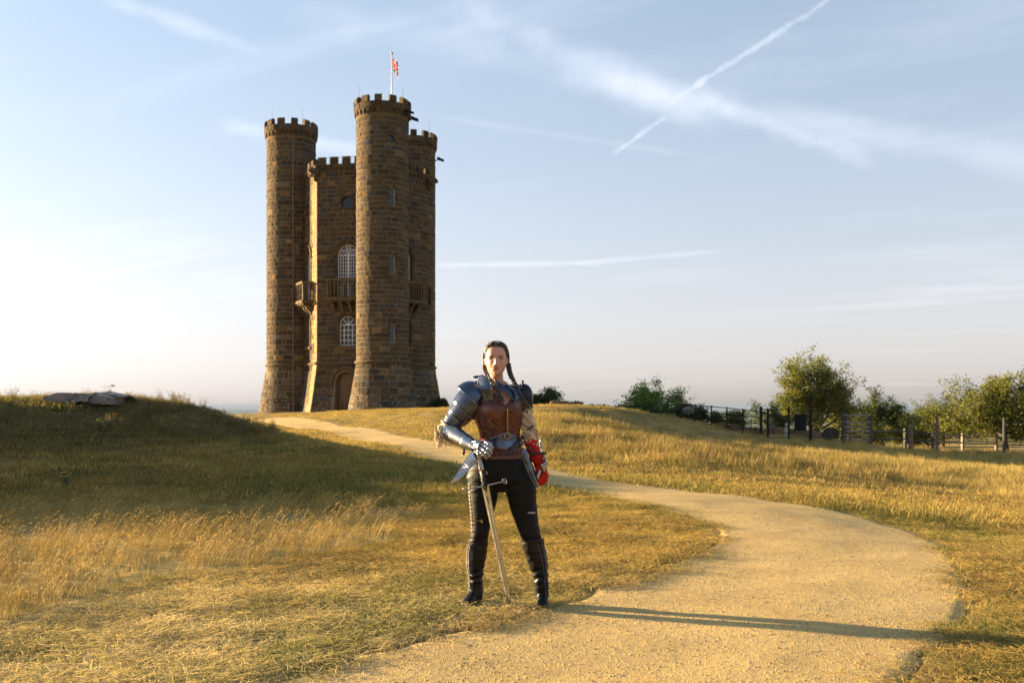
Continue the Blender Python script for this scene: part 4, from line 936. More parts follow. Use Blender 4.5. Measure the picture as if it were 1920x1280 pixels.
# ---------------------------------------------------------------- trees, shrubs, fences and other things on the hill
mLf, t, b = newmat('leaves'); co = coords(t); a = t.node('ShaderNodeAttribute', attribute_name='col').outputs['Color']
t.inp(b, 'Base Color', a); t.inp(b, 'Roughness', .55); b.inputs['Specular IOR Level'].default_value = .3
tr = t.node('ShaderNodeBsdfTranslucent'); t.inp(tr, 'Color', t.mix(1., a, (1.5,1.5,.6), 'MULTIPLY')); mx = t.node('ShaderNodeMixShader', i_0=.38); t.l.new(b.outputs[0], mx.inputs[1]); t.l.new(tr.outputs[0], mx.inputs[2]); t.l.new(mx.outputs[0], t.n['Material Output'].inputs['Surface'])
mBark = pmat('bark', (.085,.065,.045), .9, var=.35, nscale=6, bump=.8, bscale=25, bdist=.03)
def tree(name, x, y, H, Wd, label, cat='tree', trunk=.25, lo=.25, leaf=.075, n=9000, cols=((.085,.105,.022),(.13,.14,.028),(.05,.065,.018)), lobes=None, seed=1, spiky=.0, group=None, limbs=7, zb=None, gap=.5):
    """tapered trunk, forking limbs and a crown of leaf clumps gathered round the twigs"""
    R = random.Random(seed); z0 = h1(x, y)-.05 if zb is None else zb; root = thing(name, (x, y, z0), label, cat, group); tm = MB(); tips = []
    O = Vector((x, y, z0))
    lobes = lobes or [(0, 0, .62, .5, .5, .38)]
    def inside(p):
        best = 0
        for lx, ly, lz, rx, ry, rz in lobes:
            q = ((p.x-x)/Wd-lx)/rx*1., ((p.y-y)/Wd-ly)/ry, ((p.z-z0)/H-lz)/rz; best = max(best, 1-math.sqrt(q[0]**2+q[1]**2+q[2]**2))
        return best
    def limb(p, d, L_, r, dep):
        pts = [p.copy()]; rs = [r]; seg = 4
        for i_ in range(seg):
            d = (d + Vector((R.gauss(0,.16), R.gauss(0,.16), R.gauss(.05,.10)))).normalized(); p = p + d*L_/seg; pts.append(p.copy()); rs.append(max(.006, r*(1-.5*(i_+1)/seg)))
            if dep > 0 and i_ > 0:
                for _ in range(2):
                    dd = (d + Vector((R.gauss(0,.7), R.gauss(0,.7), R.gauss(.12,.45)))).normalized(); limb(p, dd, L_*R.uniform(.45,.7), rs[-1]*.6, dep-1)
        tm.tube(pts, rs, 6 if r > .04 else 4, cap=False)
        if dep <= 1: tips.extend(pts[2:])
    tt = O + Vector((R.gauss(0,.1), R.gauss(0,.1), H*lo))
    if trunk > 0: tm.tube([O, O.lerp(tt,.5)+Vector((R.gauss(0,.06),0,0)), tt], [trunk*1.25, trunk, trunk*.85], 9)
    for i_ in range(limbs):
        a_ = 2*pi*i_/limbs+R.uniform(-.4,.4); lb = lobes[i_ % len(lobes)]; tgt = Vector((x+(lb[0]+R.uniform(-.5,.5)*lb[3])*Wd, y+(lb[1]+R.uniform(-.5,.5)*lb[4])*Wd, z0+(lb[2]+R.uniform(-.2,.6)*lb[5])*H))
        st = tt if trunk > 0 and R.random() < .7 else O.lerp(tt, R.uniform(.4,1)); dd = tgt-st; limb(st, dd.normalized(), dd.length*.85, trunk*.55 if trunk > 0 else .05, 2)
    tm.build('trunk', mBark, root)
    # clump centres: on the twigs and spread over the crown's skin
    cen = []
    for p in tips:
        if inside(p) > -.12: cen.append((p, .9))
    for lx, ly, lz, rx, ry, rz in lobes:
        for _ in range(int(60*(rx*ry*rz)**.5*10)):
            v = Vector((R.gauss(0,1), R.gauss(0,1), R.gauss(0,1))).normalized(); k_ = R.uniform(.55,1.03)*(1+R.gauss(0,.07)); cen.append((Vector((x+(lx+v.x*rx*k_)*Wd, y+(ly+v.y*ry*k_)*Wd, z0+(lz+v.z*rz*k_)*H)), 1))
    cen = [c_ for c_ in cen if c_[0].z > z0+.1 and fnoise(np.array([c_[0].x*1.1+seed]), np.array([c_[0].z*1.3+c_[0].y]), .8, 1)[0] > gap-.14]
    cm = MB(); per = max(6, n//max(1, len(cen))); rc = Wd*.035+.08
    for p, k_ in cen:
        tone_ = R.choice(cols); lum_ = R.uniform(.75,1.25); up = Vector((p.x-x, (p.y-y), (p.z-z0-H*.5))).normalized() if (p-O).length > .1 else Vector((0,0,1))
        L_ = R.uniform(.7, 1.5)
        for _ in range(int(per*R.uniform(.6,1.4))):
            q = p + Vector((R.gauss(0,rc*.6), R.gauss(0,rc*.6), R.gauss(0,rc*.45))) + up*abs(R.gauss(0, spiky))*L_
            s_ = leaf*R.uniform(.6,1.4); u = Vector((R.gauss(0,1), R.gauss(0,1), R.gauss(0,.6))).normalized(); v = u.orthogonal().normalized(); v = (v*math.cos(6*R.random()) + u.cross(v)*math.sin(6*R.random())).normalized()
            g_ = R.uniform(.8,1.25)*lum_; c_ = tuple(w_*g_ for w_ in tone_); cm.add([tuple(q-u*s_), tuple(q-v*s_*.55), tuple(q+u*s_), tuple(q+v*s_*.55)], [(0,1,2,3)], c_)
    cm.build('crown', mLf, root); return root
def gp(px, d): return ((px-960)/1867*d, d)     # bearing on the photograph and distance -> plan position
YG = ((.115,.125,.022),(.16,.16,.028),(.07,.08,.018)); DG = ((.05,.075,.022),(.075,.095,.025),(.035,.05,.018))
x, y = gp(1532, 66); tree('field_tree', x, y, 5.3, 6.4, 'tallest bushy tree with visible trunk behind the metal gate and black notice board', trunk=.2, lo=.22, n=42000, leaf=.06, cols=YG, seed=3, gap=.37, limbs=10,
     lobes=[(-.04,0,.66,.27,.3,.30),(-.22,0,.50,.24,.25,.24),(.16,0,.50,.26,.26,.26),(.0,0,.84,.14,.15,.15),(.36,0,.36,.22,.22,.2),(-.34,0,.40,.12,.15,.12),(.17,.0,.70,.12,.14,.14)])
x, y = gp(1652, 74); tree('round_tree', x, y, 4.6, 4.6, 'rounded dark green tree right of the tallest tree', trunk=.2, lo=.2, n=20000, leaf=.06, cols=DG, seed=5, gap=.30, lobes=[(0,0,.6,.40,.4,.34),(-.25,0,.45,.3,.3,.28),(.28,0,.38,.26,.26,.28),(.0,0,.3,.5,.4,.26)])
x, y = gp(1215, 60); tree('rounded_bush', x, y, 2.6, 4.3, 'large rounded green bush on the skyline left of the iron fence', 'bush', trunk=.08, lo=.15, n=24000, leaf=.055, cols=((.14,.22,.045),(.18,.27,.05),(.09,.145,.032)), seed=8, gap=.2, limbs=8, zb=h1(x,51.5)-.9,
     lobes=[(-.02,0,.50,.44,.4,.42),(-.10,0,.62,.28,.3,.36),(-.30,0,.42,.2,.25,.3),(.24,0,.58,.22,.25,.30),(.0,0,.3,.5,.35,.32),(.40,0,.25,.14,.2,.2)])
x, y = gp(1024, 58); tree('low_bush', x, y, 1.25, 2.2, 'low dark bush on the skyline just right of the person', 'bush', trunk=.04, lo=.15, n=2600, leaf=.06, cols=DG, seed=11, gap=.34, spiky=.04, zb=h1(x,50)-.35, lobes=[(0,0,.4,.5,.4,.42),(.25,0,.55,.22,.25,.35),(-.28,0,.5,.2,.2,.4)])
x, y = gp(812, 62); tree('low_bush', x+.45, y, .62, 1.1, 'small dark bush on the skyline between the tower foot and the person', 'bush', trunk=.04, lo=.15, n=900, leaf=.06, cols=DG, seed=12, gap=.3, zb=h1(x,55)-.1, lobes=[(0,0,.5,.5,.4,.45)])
x, y = gp(1770, 72); tree('spiky_shrub', x, y, 3.2, 3.9, 'spiky hawthorn shrub with open twiggy top behind the tall brown post', 'shrub', trunk=.1, lo=.2, n=14000, leaf=.05, cols=YG, seed=14, gap=.30, spiky=.14, limbs=9, lobes=[(0,0,.45,.45,.4,.36),(-.1,0,.75,.2,.2,.2),(.3,0,.4,.3,.3,.25)])
x, y = gp(1880, 60); tree('hawthorn_tree', x+.3, y, 4.6, 6.8, 'wide leaning hawthorn tree at the right edge of the photograph', trunk=.12, lo=.25, n=60000, leaf=.058, cols=YG, seed=16, gap=.28, spiky=.12, limbs=11,
     lobes=[(.12,0,.72,.34,.3,.26),(-.2,0,.55,.3,.3,.2),(.1,0,.5,.4,.4,.22),(-.38,0,.42,.24,.25,.18),(-.1,0,.78,.14,.2,.14),(.4,0,.55,.4,.4,.34),(.1,0,.28,.45,.4,.2)])
x, y = gp(1835, 84); tree('field_shrub', x, y, 2.3, 5.5, 'low olive shrub spreading at the edge of the golden field', 'shrub', trunk=.08, lo=.15, n=6000, leaf=.075, cols=YG, seed=17, gap=.36, spiky=.12, lobes=[(-.2,0,.5,.35,.3,.4),(.25,0,.4,.3,.3,.36)])
x, y = gp(1448, 62); tree('gate_bush', x, y, 2.3, 2.6, 'dark ragged bush growing behind the kissing gate', 'bush', trunk=.06, lo=.15, n=4200, leaf=.06, cols=DG, seed=19, gap=.36, spiky=.1, lobes=[(-.15,0,.55,.3,.3,.36),(.25,0,.42,.35,.3,.32)])
x, y = gp(1380, 60); tree('wall_bush', x, y, 1.5, 2.0, 'small olive bush behind the rough stone wall', 'bush', trunk=.04, lo=.15, n=1800, leaf=.055, cols=YG, seed=20, gap=.34, lobes=[(0,0,.45,.5,.4,.42)])
x, y = gp(1325, 57); tree('bank_bush', x, y, .95, 1.9, 'dark scrubby bush at the foot of the iron fence', 'bush', trunk=.04, lo=.15, n=2400, leaf=.055, cols=DG, seed=21, gap=.34, spiky=.06, zb=h1(x,53)-.1, lobes=[(-.25,0,.6,.26,.3,.4),(.15,0,.4,.4,.3,.36)])
x, y = gp(1282, 57.5); tree('bank_bush', x, y, 1.1, 1.7, 'low dark bush tucked beside the rounded bush on the bank', 'bush', trunk=.04, lo=.15, n=2000, leaf=.055, cols=DG, seed=22, gap=.34, zb=h1(x,53)-.1, lobes=[(0,0,.5,.5,.4,.42)])
for i_, (px, d, H, Wd) in enumerate(((1560,80,2.4,6.5),(1640,84,2.6,7.5),(1700,90,2.2,6.5),(1600,70,1.7,5.0),(1715,74,1.6,4.2),(1510,76,2.0,5.0))):
    x, y = gp(px, d); tree('hedge_bush', x, y, H, Wd, ['yellow green hedge bush seen between the gate post and the slatted hurdle','hedge bush behind the right end of the slatted hurdle','furthest hedge bush under the wooded hill','low bright bush right behind the slatted hurdle','low green bush behind the short brown post','hedge bush behind the black notice board'][i_], 'bush', trunk=.05, lo=.1, n=9500, leaf=.07, cols=YG if i_ != 2 else DG, seed=30+i_, gap=.30, lobes=[(-.2,0,.5,.32,.3,.4),(.2,0,.45,.32,.3,.4)])
# wooded hill far across the slope
mb = MB(); R = random.Random(4)
for _ in range(130):
    px = R.uniform(1655, 1800); d = R.uniform(420, 520); top = 782+ 12*abs((px-1708)/60)**1.5; x = (px-960)/1867*d; z = 1.3-(top-763+R.uniform(2,16))/1867*d; r = R.uniform(4,7); n0 = len(mb.v); g_ = R.uniform(.7,1.3); mb.sphere((x, d, z-r*.6), (r, r, r*.8), 9, 6, (.045*g_,.062*g_,.025*g_))
    for q in range(n0, len(mb.v)): v = mb.v[q]; k_ = 1+R.uniform(-.18,.18); mb.v[q] = (x+(v[0]-x)*k_, d+(v[1]-d)*k_, z-r*.6+(v[2]-z+r*.6)*k_)
wd = mb.build('distant_wood', mLf); tag(wd, 'distant wooded hill beyond the hedge', kind='stuff')
hb = MB(); hb.grid([[((px-960)/1867*d, d, -40 if k_ in (0, 4) else 1.3-(783+12*abs((px-1708)/60)**1.5-763+12)/1867*d + (0 if k_ == 2 else -8)) for px in range(1560, 1960, 12)] for k_, d in enumerate((360, 420, 470, 520, 640))]); ho = hb.build('far_hillside', pmat('far pasture', (.10,.12,.05), .95, var=.3, nscale=.02, bump=0), smooth=True); tag(ho, 'dark hillside below the distant wood', kind='structure')
# ---- iron estate fence running along the hill edge
mIron = pmat('dark painted iron', (.014,.017,.019), .6, var=.3, nscale=9, bump=.15, spec=.15)
mWood = pmat('weathered grey rail', (.30,.25,.185), .85, var=.35, nscale=4, bump=.7, bscale=20, bdist=.01, stretch=(1,1,4))
mDarkW = pmat('dark creosoted wood', (.055,.048,.042), .8, var=.35, nscale=4, bump=.6, bscale=20, bdist=.01)
mBrown = pmat('brown fence post wood', (.22,.125,.065), .85, var=.3, nscale=4, bump=.6, bscale=25, bdist=.01)
fence_px = [(1050,56.0),(1078,55.8),(1097,55.6),(1117,55.4),(1142,55.0),(1170,54.6),(1198,54.2),(1220,53.8),(1250,53.4),(1277,53.),(1304,52.8),(1334,52.6),(1363,52.4),(1393,52.2),(1427,52.0)]
top_y = np.interp([p[0] for p in fence_px], [1050,1140,1277,1304,1334,1363,1393,1427], [761.5,761,757.5,758.5,761,763.5,767,770.5])
ife = thing('iron_fence', (*gp(1250,53.4), .4), 'thin dark iron estate fence climbing the skyline to the gate', 'fence'); tops = []
for (px, d), ty in zip(fence_px, top_y):
    x, y = gp(px, d); zt = 1.3+(763-ty)/1867*d; tops.append(Vector((x, y, zt))); zg = min(h1(x, y), zt-.3)-.1; mb = MB(); mb.box((x, y, (zt+.03+zg)/2), (.065, .05, zt+.03-zg)); mb.build('fence_post', mIron, ife)
for k_ in range(5):
    mb = MB(); mb.tube([p-Vector((0,0,.03+k_*.315)) for p in tops], .022 if k_ else .026, 5); mb.build('fence_rail', mIron, ife)
# ---- kissing gate of dark posts
def post(parent, name, px, d, ytop, ybot, w_, m, cap=None, loc_only=False, dx=0):
    x, y = gp(px, d); z1 = 1.3+(763-ytop)/1867*d; z0 = h1(x, y)-.25; mb = MB(); mb.box((x, y, (z0+z1)/2), (w_, w_, z1-z0), taper=.93, rz=.3)
    if cap: mb.box((x, y, z1+.02), (w_*1.2, w_*1.2, .04), rz=.3)
    return mb.build(name, m, parent), Vector((x, y, z1))
g1 = thing('metal_gate', (*gp(1462,52), h1(*gp(1462,52))), 'narrow dark metal gate between slim posts, left of the notice board', 'gate')
post(g1, 'gate_post', 1427, 52, 762, 827, .11, mIron); post(g1, 'gate_post', 1440, 51.6, 768, 828, .10, mIron); _, pA = post(g1, 'gate_post', 1479, 52.2, 762, 828, .08, mIron)
for ty in (768, 779, 800, 812, 820):
    a_, b_ = Vector((*gp(1440,51.6), 1.3+(763-ty)/1867*51.6)), Vector((*gp(1479,52.2), 1.3+(763-ty)/1867*52.2)); mb = MB(); mb.tube([a_, b_], .018, 5); mb.build('gate_bar', mIron, g1)
mb = MB(); mb.box((*gp(1431,51.9), 1.3+(763-774)/1867*51.9), (.16,.06,.09)); mb.build('gate_latch', mIron, g1)
f2 = thing('wire_fence', (*gp(1530,53), h1(*gp(1530,53))), 'short dark fence of wires and posts carrying the black notice board', 'fence')
_, p0 = post(f2, 'fence_post', 1520, 52.5, 768, 828, .13, mIron); post(f2, 'fence_post', 1580, 53.2, 772, 829, .13, mDarkW)
for ty in (770, 792, 806, 819):
    a_, b_, c_ = [Vector((*gp(q, 52.5), 1.3+(763-ty)/1867*52.5)) for q in (1479, 1520, 1580)]; mb = MB(); mb.tube([a_, b_, c_], .012, 4); mb.build('fence_wire', mIron, f2)
nb = thing('notice_board', (*gp(1501,52.2), h1(*gp(1501,52.2))), 'plain black notice board hung on the fence wires', 'sign')
mb = MB(); x, y = gp(1501, 52.2); mb.box((x, y, 1.3-(792-763)/1867*52.2), (.62, .03, .85)); mb.build('board', mBk, nb)
mb = MB()
for s_ in (-1,1): mb.box((x+s_*.29, y+.03, 1.3-(792-763)/1867*52.2-.02), (.05,.03,.93))
mb.box((x, y+.03, 1.3-(792-763)/1867*52.2+.40), (.56,.03,.05)); mb.build('board_frame', mIron, nb)
# pale stone figure-like marker post
mPale = pmat('pale limestone', (.55,.50,.41), .85, var=.2, nscale=9, bump=.4, bscale=60)
sp_ = thing('stone_marker', (*gp(1475.5,52.6), h1(*gp(1475.5,52.6))), 'small pale round topped stone marker beside the gate post', 'post'); x, y = gp(1475.5, 52.6); zg = h1(x, y); mb = MB()
mb.tube([(x,y,zg-.1),(x,y,zg+.25),(x,y,zg+.5),(x,y,zg+.62),(x,y,zg+.66)], [.13,.115,.10,.09,.05], 10); mb.build('shaft', mPale, sp_, smooth=True); mb = MB(); mb.sphere((x,y,zg+.76), (.10,.10,.115), 10, 8); mb.build('marker_head', mPale, sp_, smooth=True)
# dark drum lying under the tree
x, y = gp(1560, 55); zg = h1(x, y); dm_ = thing('cable_drum', (x, y, zg), 'dark round drum lying on its side under the tallest tree', 'drum')
mb = MB(); mb.tube([(x-.1,y-.35,zg+.42),(x-.1,y-.28,zg+.42)], [.42,.42], 20); mb.build('rim', mDarkW, dm_); mb = MB(); mb.tube([(x-.1,y-.28,zg+.42),(x+.0,y+.35,zg+.42)], [.27,.27], 16); mb.build('barrel', mDarkW, dm_); mb = MB(); mb.tube([(x,y+.35,zg+.42),(x,y+.42,zg+.42)], [.42,.42], 20); mb.build('rim', mDarkW, dm_)
mb = MB(); mb.tube([(x-.1,y-.40,zg+.42),(x-.1,y-.35,zg+.42)], [.07,.07], 10); mb.build('hub', mBrown, dm_)
# slatted wooden hurdle
hd = thing('slatted_hurdle', (*gp(1608,54), h1(*gp(1608,54))), 'six barred wooden hurdle gate between two dark posts', 'gate')
post(hd, 'hurdle_post', 1585.5, 54, 772, 829, .12, mDarkW); post(hd, 'hurdle_post', 1631, 54, 777, 830, .16, mDarkW); post(hd, 'hurdle_post', 1593, 54.3, 778, 828, .10, mBrown)
for k_, ty in enumerate((778.5, 791, 800.5, 808, 815, 821.5, 826.5)):
    a_, b_ = gp(1583, 53.85), gp(1632, 53.85); z = 1.3-(ty-763)/1867*53.85; mb = MB(); mb.box(((a_[0]+b_[0])/2, a_[1], z), (b_[0]-a_[0], .035, .085)); o = mb.build('hurdle_bar', mWood, hd)
# post and rail fence to the right
pr = thing('rail_fence', (*gp(1780,60), h1(*gp(1780,60))), 'two railed weathered post and rail fence along the golden field', 'fence')
ks = [(1634,56,802,806),(1697,58,803,808),(1749,59,810,812),(1805,59.5,812,815),(1868,60,812,817),(1935,60.5,815,819),(2010,61,818,822)]
for px, d, ty, _ in ks[1:]: post(pr, 'fence_post', px, d, ty, 0, .14, mDarkW if px < 1760 else mWood)
for k_ in range(2):
    for (p0, d0, t0, r0), (p1, d1, t1, r1) in zip(ks[:-1], ks[1:]):
        dz = k_*.44; a_ = Vector((*gp(p0, d0-.1), 1.3-(r0+3-763)/1867*d0-dz)); b_ = Vector((*gp(p1, d1-.1), 1.3-(r1+1-763)/1867*d1-dz)); mb = MB(); mb.tube([a_, b_], .075, 4, sq=.6, up=(0,0,1)); mb.build('fence_rail', mDarkW if p1 < 1760 else mWood, pr)
for px, d, ty, lab in ((1708,55,798,'short stout brown post with a pale top in the long grass'), (1757,56,779,'tallest thin brown post in front of the spiky shrub'), (1883,57.5,785,'dark brown post standing at the rail fence below the hawthorn')):
    x, y = gp(px, d); zg = h1(x, y); z1 = 1.3+(763-ty)/1867*d; pt = thing('brown_post', (x, y, zg), lab, 'post', 'lone brown posts'); mb = MB(); mb.tube([(x,y,zg-.3),(x+.01,y,(zg+z1)/2),(x,y,z1)], [.10,.095,.09] if px != 1708 else [.13,.125,.12], 9); mb.build('post_shaft', mBrown if px < 1800 else mDarkW, pt)
    mb = MB(); mb.tube([(x,y,z1),(x,y,z1+.03)], [.088 if px != 1708 else .118, .06], 9); mb.build('post_top', mWood, pt)
# ---- tumbled dry stone wall pieces
mRub = pmat('rusty field stone', (.24,.15,.08), .9, var=.4, nscale=5, bump=.7, bscale=30, bdist=.02)
def rock(c, r, seed, squash=.7):
    R = random.Random(seed); mb = MB(); mb.sphere((0,0,0), (r*R.uniform(.8,1.3), r*R.uniform(.7,1), r*squash*R.uniform(.8,1.2)), 7, 5)
    mb.v = [tuple(Vector(v)*R.uniform(.82,1.18)+Vector(c)) for v in mb.v]; return mb
def stonewall(pa, da, pb_, db, zfun, label, ncol, r, rows=3, seed=0, name='dry_stone_wall', tall=1.):
    a_, b_ = gp(pa, da), gp(pb_, db); wt = thing(name, ((a_[0]+b_[0])/2, (a_[1]+b_[1])/2, zfun((pa+pb_)/2)), label, 'stone wall'); R = random.Random(seed)
    for row in range(rows):
        for i_ in range(ncol):
            k_ = (i_+.5*(row % 2)+R.uniform(-.2,.2))/ncol; px = pa+(pb_-pa)*k_; c_ = (a_[0]+(b_[0]-a_[0])*k_, a_[1]+(b_[1]-a_[1])*k_+R.uniform(-.08,.08), zfun(px)+r*(.7+row*1.15*tall)+R.uniform(-.03,.03))
            rock(c_, r*R.uniform(.75,1.15), seed*999+row*100+i_, .75 if row < rows-1 else 1.2*tall).build('wall_stone', mRub, wt)
stonewall(1350, 52.8, 1436, 53, lambda px: 1.3-(np.interp(px,[1350,1436],[812,822])-763)/1867*52.9, 'rough tumbled stone wall left of the gate', 21, .12, 3, 5, tall=1.1)
stonewall(1442, 55, 1572, 57, lambda px: h1(*gp(px, 56)), 'stretch of rough stone wall seen through the gate and under the board', 24, .14, 3, 6)
stonewall(1033, 53, 1092, 54, lambda px: h1(*gp(px, 53.5))+.0, 'line of rubble stones on the skyline right of the person', 20, .085, 2, 7)
stonewall(1108, 53, 1146, 53.5, lambda px: h1(*gp(px, 53.2))-.06, 'few low stones on the skyline left of the rounded bush', 9, .10, 1, 9)
# broken grey stump by the fence on the bank
x, y = gp(1291, 53.4); rk = rock((x, y, 1.3-(770-763)/1867*53.4), .3, 77, .8); o = rk.build('grey_boulder', pmat('grey boulder stone', (.22,.18,.16), .9, var=.35), loc=(x, y, h1(x,y))); tag(o, 'grey jagged boulder against the iron fence on the bank', 'boulder')
# ---- weathered slabs on the mound
mSlab = pmat('weathered grey slab', (.33,.285,.235), .85, var=.3, nscale=2.5, bump=.8, bscale=18, bdist=.03)
def slab(pts, d, th, label, tilt=0.):
    """a broad slab of rock: outline seen from the path, with real thickness"""
    n = len(pts); vs = []; R = random.Random(int(pts[0][0]))
    front = [((px-960)/1867*d, d+R.uniform(-.03,.03), 1.3-(py-763)/1867*d) for px, py in pts]
    back = [(x_*1.0+.05, y_+th, z-tilt*.4-.03) for x_, y_, z in front]; mb = MB(); mb.add(front+back, [tuple(range(n)), tuple(range(2*n-1, n-1, -1))]+[(i_, n+i_, n+(i_+1) % n, (i_+1) % n) for i_ in range(n)])
    o = mb.build('rock_slab', mSlab, loc=(front[0][0], d, front[0][2])); tag(o, label, 'rock', 'slabs lying on the mound')
    bm = bmesh.new(); bm.from_mesh(o.data); bmesh.ops.recalc_face_normals(bm, faces=bm.faces); bmesh.ops.triangulate(bm, faces=[f for f in bm.faces if len(f.verts) > 4]); bmesh.ops.subdivide_edges(bm, edges=bm.edges, cuts=4, use_grid_fill=True)
    for v in bm.verts: q = mnoise.noise_vector(v.co*7+Vector((pts[0][0],0,0)))*.032 + mnoise.noise_vector(v.co*2.5)*.05 + mnoise.noise_vector(v.co*18)*.010; v.co += q
    bm.to_mesh(o.data); bm.free(); return o
slab([(82,742),(92,738.5),(110,737.2),(150,736.3),(176,736.4),(172,743),(164,748),(162,756),(120,756),(96,753),(84,749)], 17.9, .8, 'long grey rock slab, larger of the two on the mound crest')
slab([(177,738),(192,741),(205,745.5),(200,757),(172,758),(165,754),(168,746)], 17.75, .6, 'smaller grey slab leaning at the right end of the long slab')
slab([(176,736.5),(192,735.4),(200,737.5),(218,739.5),(232,744),(222,747),(205,744.5),(190,741)], 18.0, .7, 'thin flat slab sloping down into the grass at the right')
# ---- yellow ragwort on the mound and a small bird over it
mYel = pmat('yellow petals', (.75,.55,.03), .6, var=.1, bump=0); mStem = pmat('green stem', (.08,.11,.03), .7, bump=0)
for px, py, d, lab in ((186,795,16.9,'yellow ragwort flower standing high on the mound'), (120,903,14.0,'yellow ragwort flowers low on the mound')):
    x = (px-960)/1867*d; z = 1.3-(py-763)/1867*d; zg = h1(x, d); fl = thing('ragwort', (x, d, zg), lab, 'flower'); R = random.Random(px); ms = MB(); mf = MB()
    for _ in range(7):
        tp = Vector((x+R.uniform(-.06,.06), d+R.uniform(-.04,.04), max(z, zg+.2)+R.uniform(-.04,.04))); ms.tube([(x, d, zg-.03), Vector((x,d,zg)).lerp(tp,.6), tp], [.004,.003,.002], 4); mf.sphere(tp, (.014,.014,.007), 7, 4)
        for k_ in range(5): q = Vector((x,d,zg)).lerp(tp, .3+.1*k_); ms.add([tuple(q), tuple(q+Vector((.03,.01,.01))), tuple(q+Vector((.05,0,-.005))), tuple(q+Vector((.03,-.01,0)))], [(0,1,2,3)])
    ms.build('stem', mStem, fl); mf.build('petals', mYel, fl)
d = 22.; x, z = (211-960)/1867*d, 1.3+(763-723.5)/1867*d; mb = MB(); mb.tube([(x-.05,d,z+.012),(x-.025,d,z+.01),(x+.01,d,z),(x+.045,d,z-.012),(x+.07,d,z-.02)], [.002,.010,.012,.006,.003], 7)
mb.add([(x-.01,d-.01,z+.008),(x+.01,d-.09,z+.03),(x+.03,d-.08,z+.025),(x+.015,d-.01,z)], [(0,1,2,3)]); mb.add([(x-.01,d+.01,z+.008),(x+.01,d+.09,z+.03),(x+.03,d+.08,z+.025),(x+.015,d+.01,z)], [(3,2,1,0)])
o = mb.build('small_bird', pmat('olive bird', (.20,.22,.06), .7), loc=(x, d, z)); tag(o, 'tiny olive bird flying above the mound', 'bird')
# ---------------------------------------------------------------- the person (feet at about 0, 6.5, 0)
D0 = 6.50; PX = D0/1867
def PP(px, py, dy=0.):
    d = D0+dy; return Vector(((px-960)/1867*d, d, 1.30-(py-763)/1867*d))
mSkin, t, b = newmat('skin'); co = coords(t); a = t.node('ShaderNodeAttribute', attribute_name='col').outputs['Color']
c = t.mix(t.ramp(t.noise(co, 60, 4), .35, .7, 0, .35), a, t.mix(1., a, (.85,.66,.58), 'MULTIPLY')); t.inp(b, 'Base Color', c); t.inp(b, 'Roughness', .42)
b.inputs['Subsurface Weight'].default_value = .12; b.inputs['Subsurface Radius'].default_value = (.012,.005,.003); b.inputs['Subsurface Scale'].default_value = 1.
t.inp(b, 'Normal', t.bump(t.noise(co, 400, 3), .12, .001))
def steel(name, base, rough, var=.25):
    m, t, b = newmat(name); co = coords(t); n = t.noise(co, 14, 5, .6); n2 = t.noise(t.vm('MULTIPLY', co, (30, 30, 220)), 1.5, 3, .6)
    c = t.mix(t.ramp(n, .3, .7), base, tuple(q*(1-var*1.6) for q in base)); t.inp(b, 'Base Color', c); b.inputs['Metallic'].default_value = 1.
    t.inp(b, 'Roughness', t.math('ADD', t.ramp(n, .3, .75, rough*.75, rough*1.5), t.math('MULTIPLY', n2, .06))); t.inp(b, 'Normal', t.bump(t.math('ADD', t.noise(co, 45, 3), t.math('MULTIPLY', t.noise(co, 9, 2), 2.)), .12, .004)); return m
mSteelD = steel('dark blued steel', (.10,.12,.165), .24); mSteel = steel('bright steel', (.40,.415,.45), .25); mSteelB = steel('blade steel', (.80,.78,.74), .30, .12)
mBrass = pmat('brass fittings', (.55,.38,.13), .32, metal=1., var=.2, nscale=30, bump=.1)
mTrs = pmat('black coated trousers', (.007,.0065,.006), .55, var=.3, nscale=9, bump=.7, bscale=40, bdist=.004, stretch=(.5,.5,3), spec=.16)
mBoot = pmat('black boot leather', (.007,.0065,.0065), .42, var=.3, nscale=14, bump=.5, bscale=45, bdist=.004, spec=.28)
mBlk = pmat('black leather', (.008,.0075,.0075), .5, var=.3, nscale=20, bump=.3, bscale=90)
mLap = pmat('red brown leather', (.135,.038,.020), .40, var=.4, nscale=12, bump=.4, bscale=60, bdist=.003, dark=(.045,.014,.010))
mCord = pmat('brown leather strap', (.20,.075,.035), .45, var=.3, nscale=20, bump=.3)
mLin = pmat('ragged cream linen', (.62,.52,.38), .85, var=.28, nscale=16, bump=.8, bscale=90, bdist=.006, dark=(.32,.23,.15), spec=.1)
mRed = pmat('red suede', (.52,.022,.012), .8, var=.3, nscale=18, bump=.5, bscale=120, bdist=.003, dark=(.25,.008,.006), spec=.15)
mCors, t, b = newmat('embossed corset leather'); co = coords(t); vo = t.node('ShaderNodeTexVoronoi', feature='SMOOTH_F1', i_Vector=co, i_Scale=62.); nn = t.noise(co, 48, 4, .6, dist=1.8)
c = t.mix(t.ramp(nn, .42, .58), (.028,.009,.007), (.19,.052,.020)); c = t.mix(t.ramp(t.noise(co, 9, 3), .4, .7, 0, .6), c, (.05,.014,.009)); t.inp(b, 'Base Color', c); t.inp(b, 'Roughness', .4)
t.inp(b, 'Normal', t.bump(t.math('ADD', t.ramp(nn, .42, .58), t.math('MULTIPLY', vo.outputs['Distance'], .6)), .9, .004))
mHair = pmat('dark brown hair', (.034,.019,.011), .48, var=.4, nscale=60, bump=.6, bscale=260, bdist=.002, spec=.6, stretch=(1,1,.35))
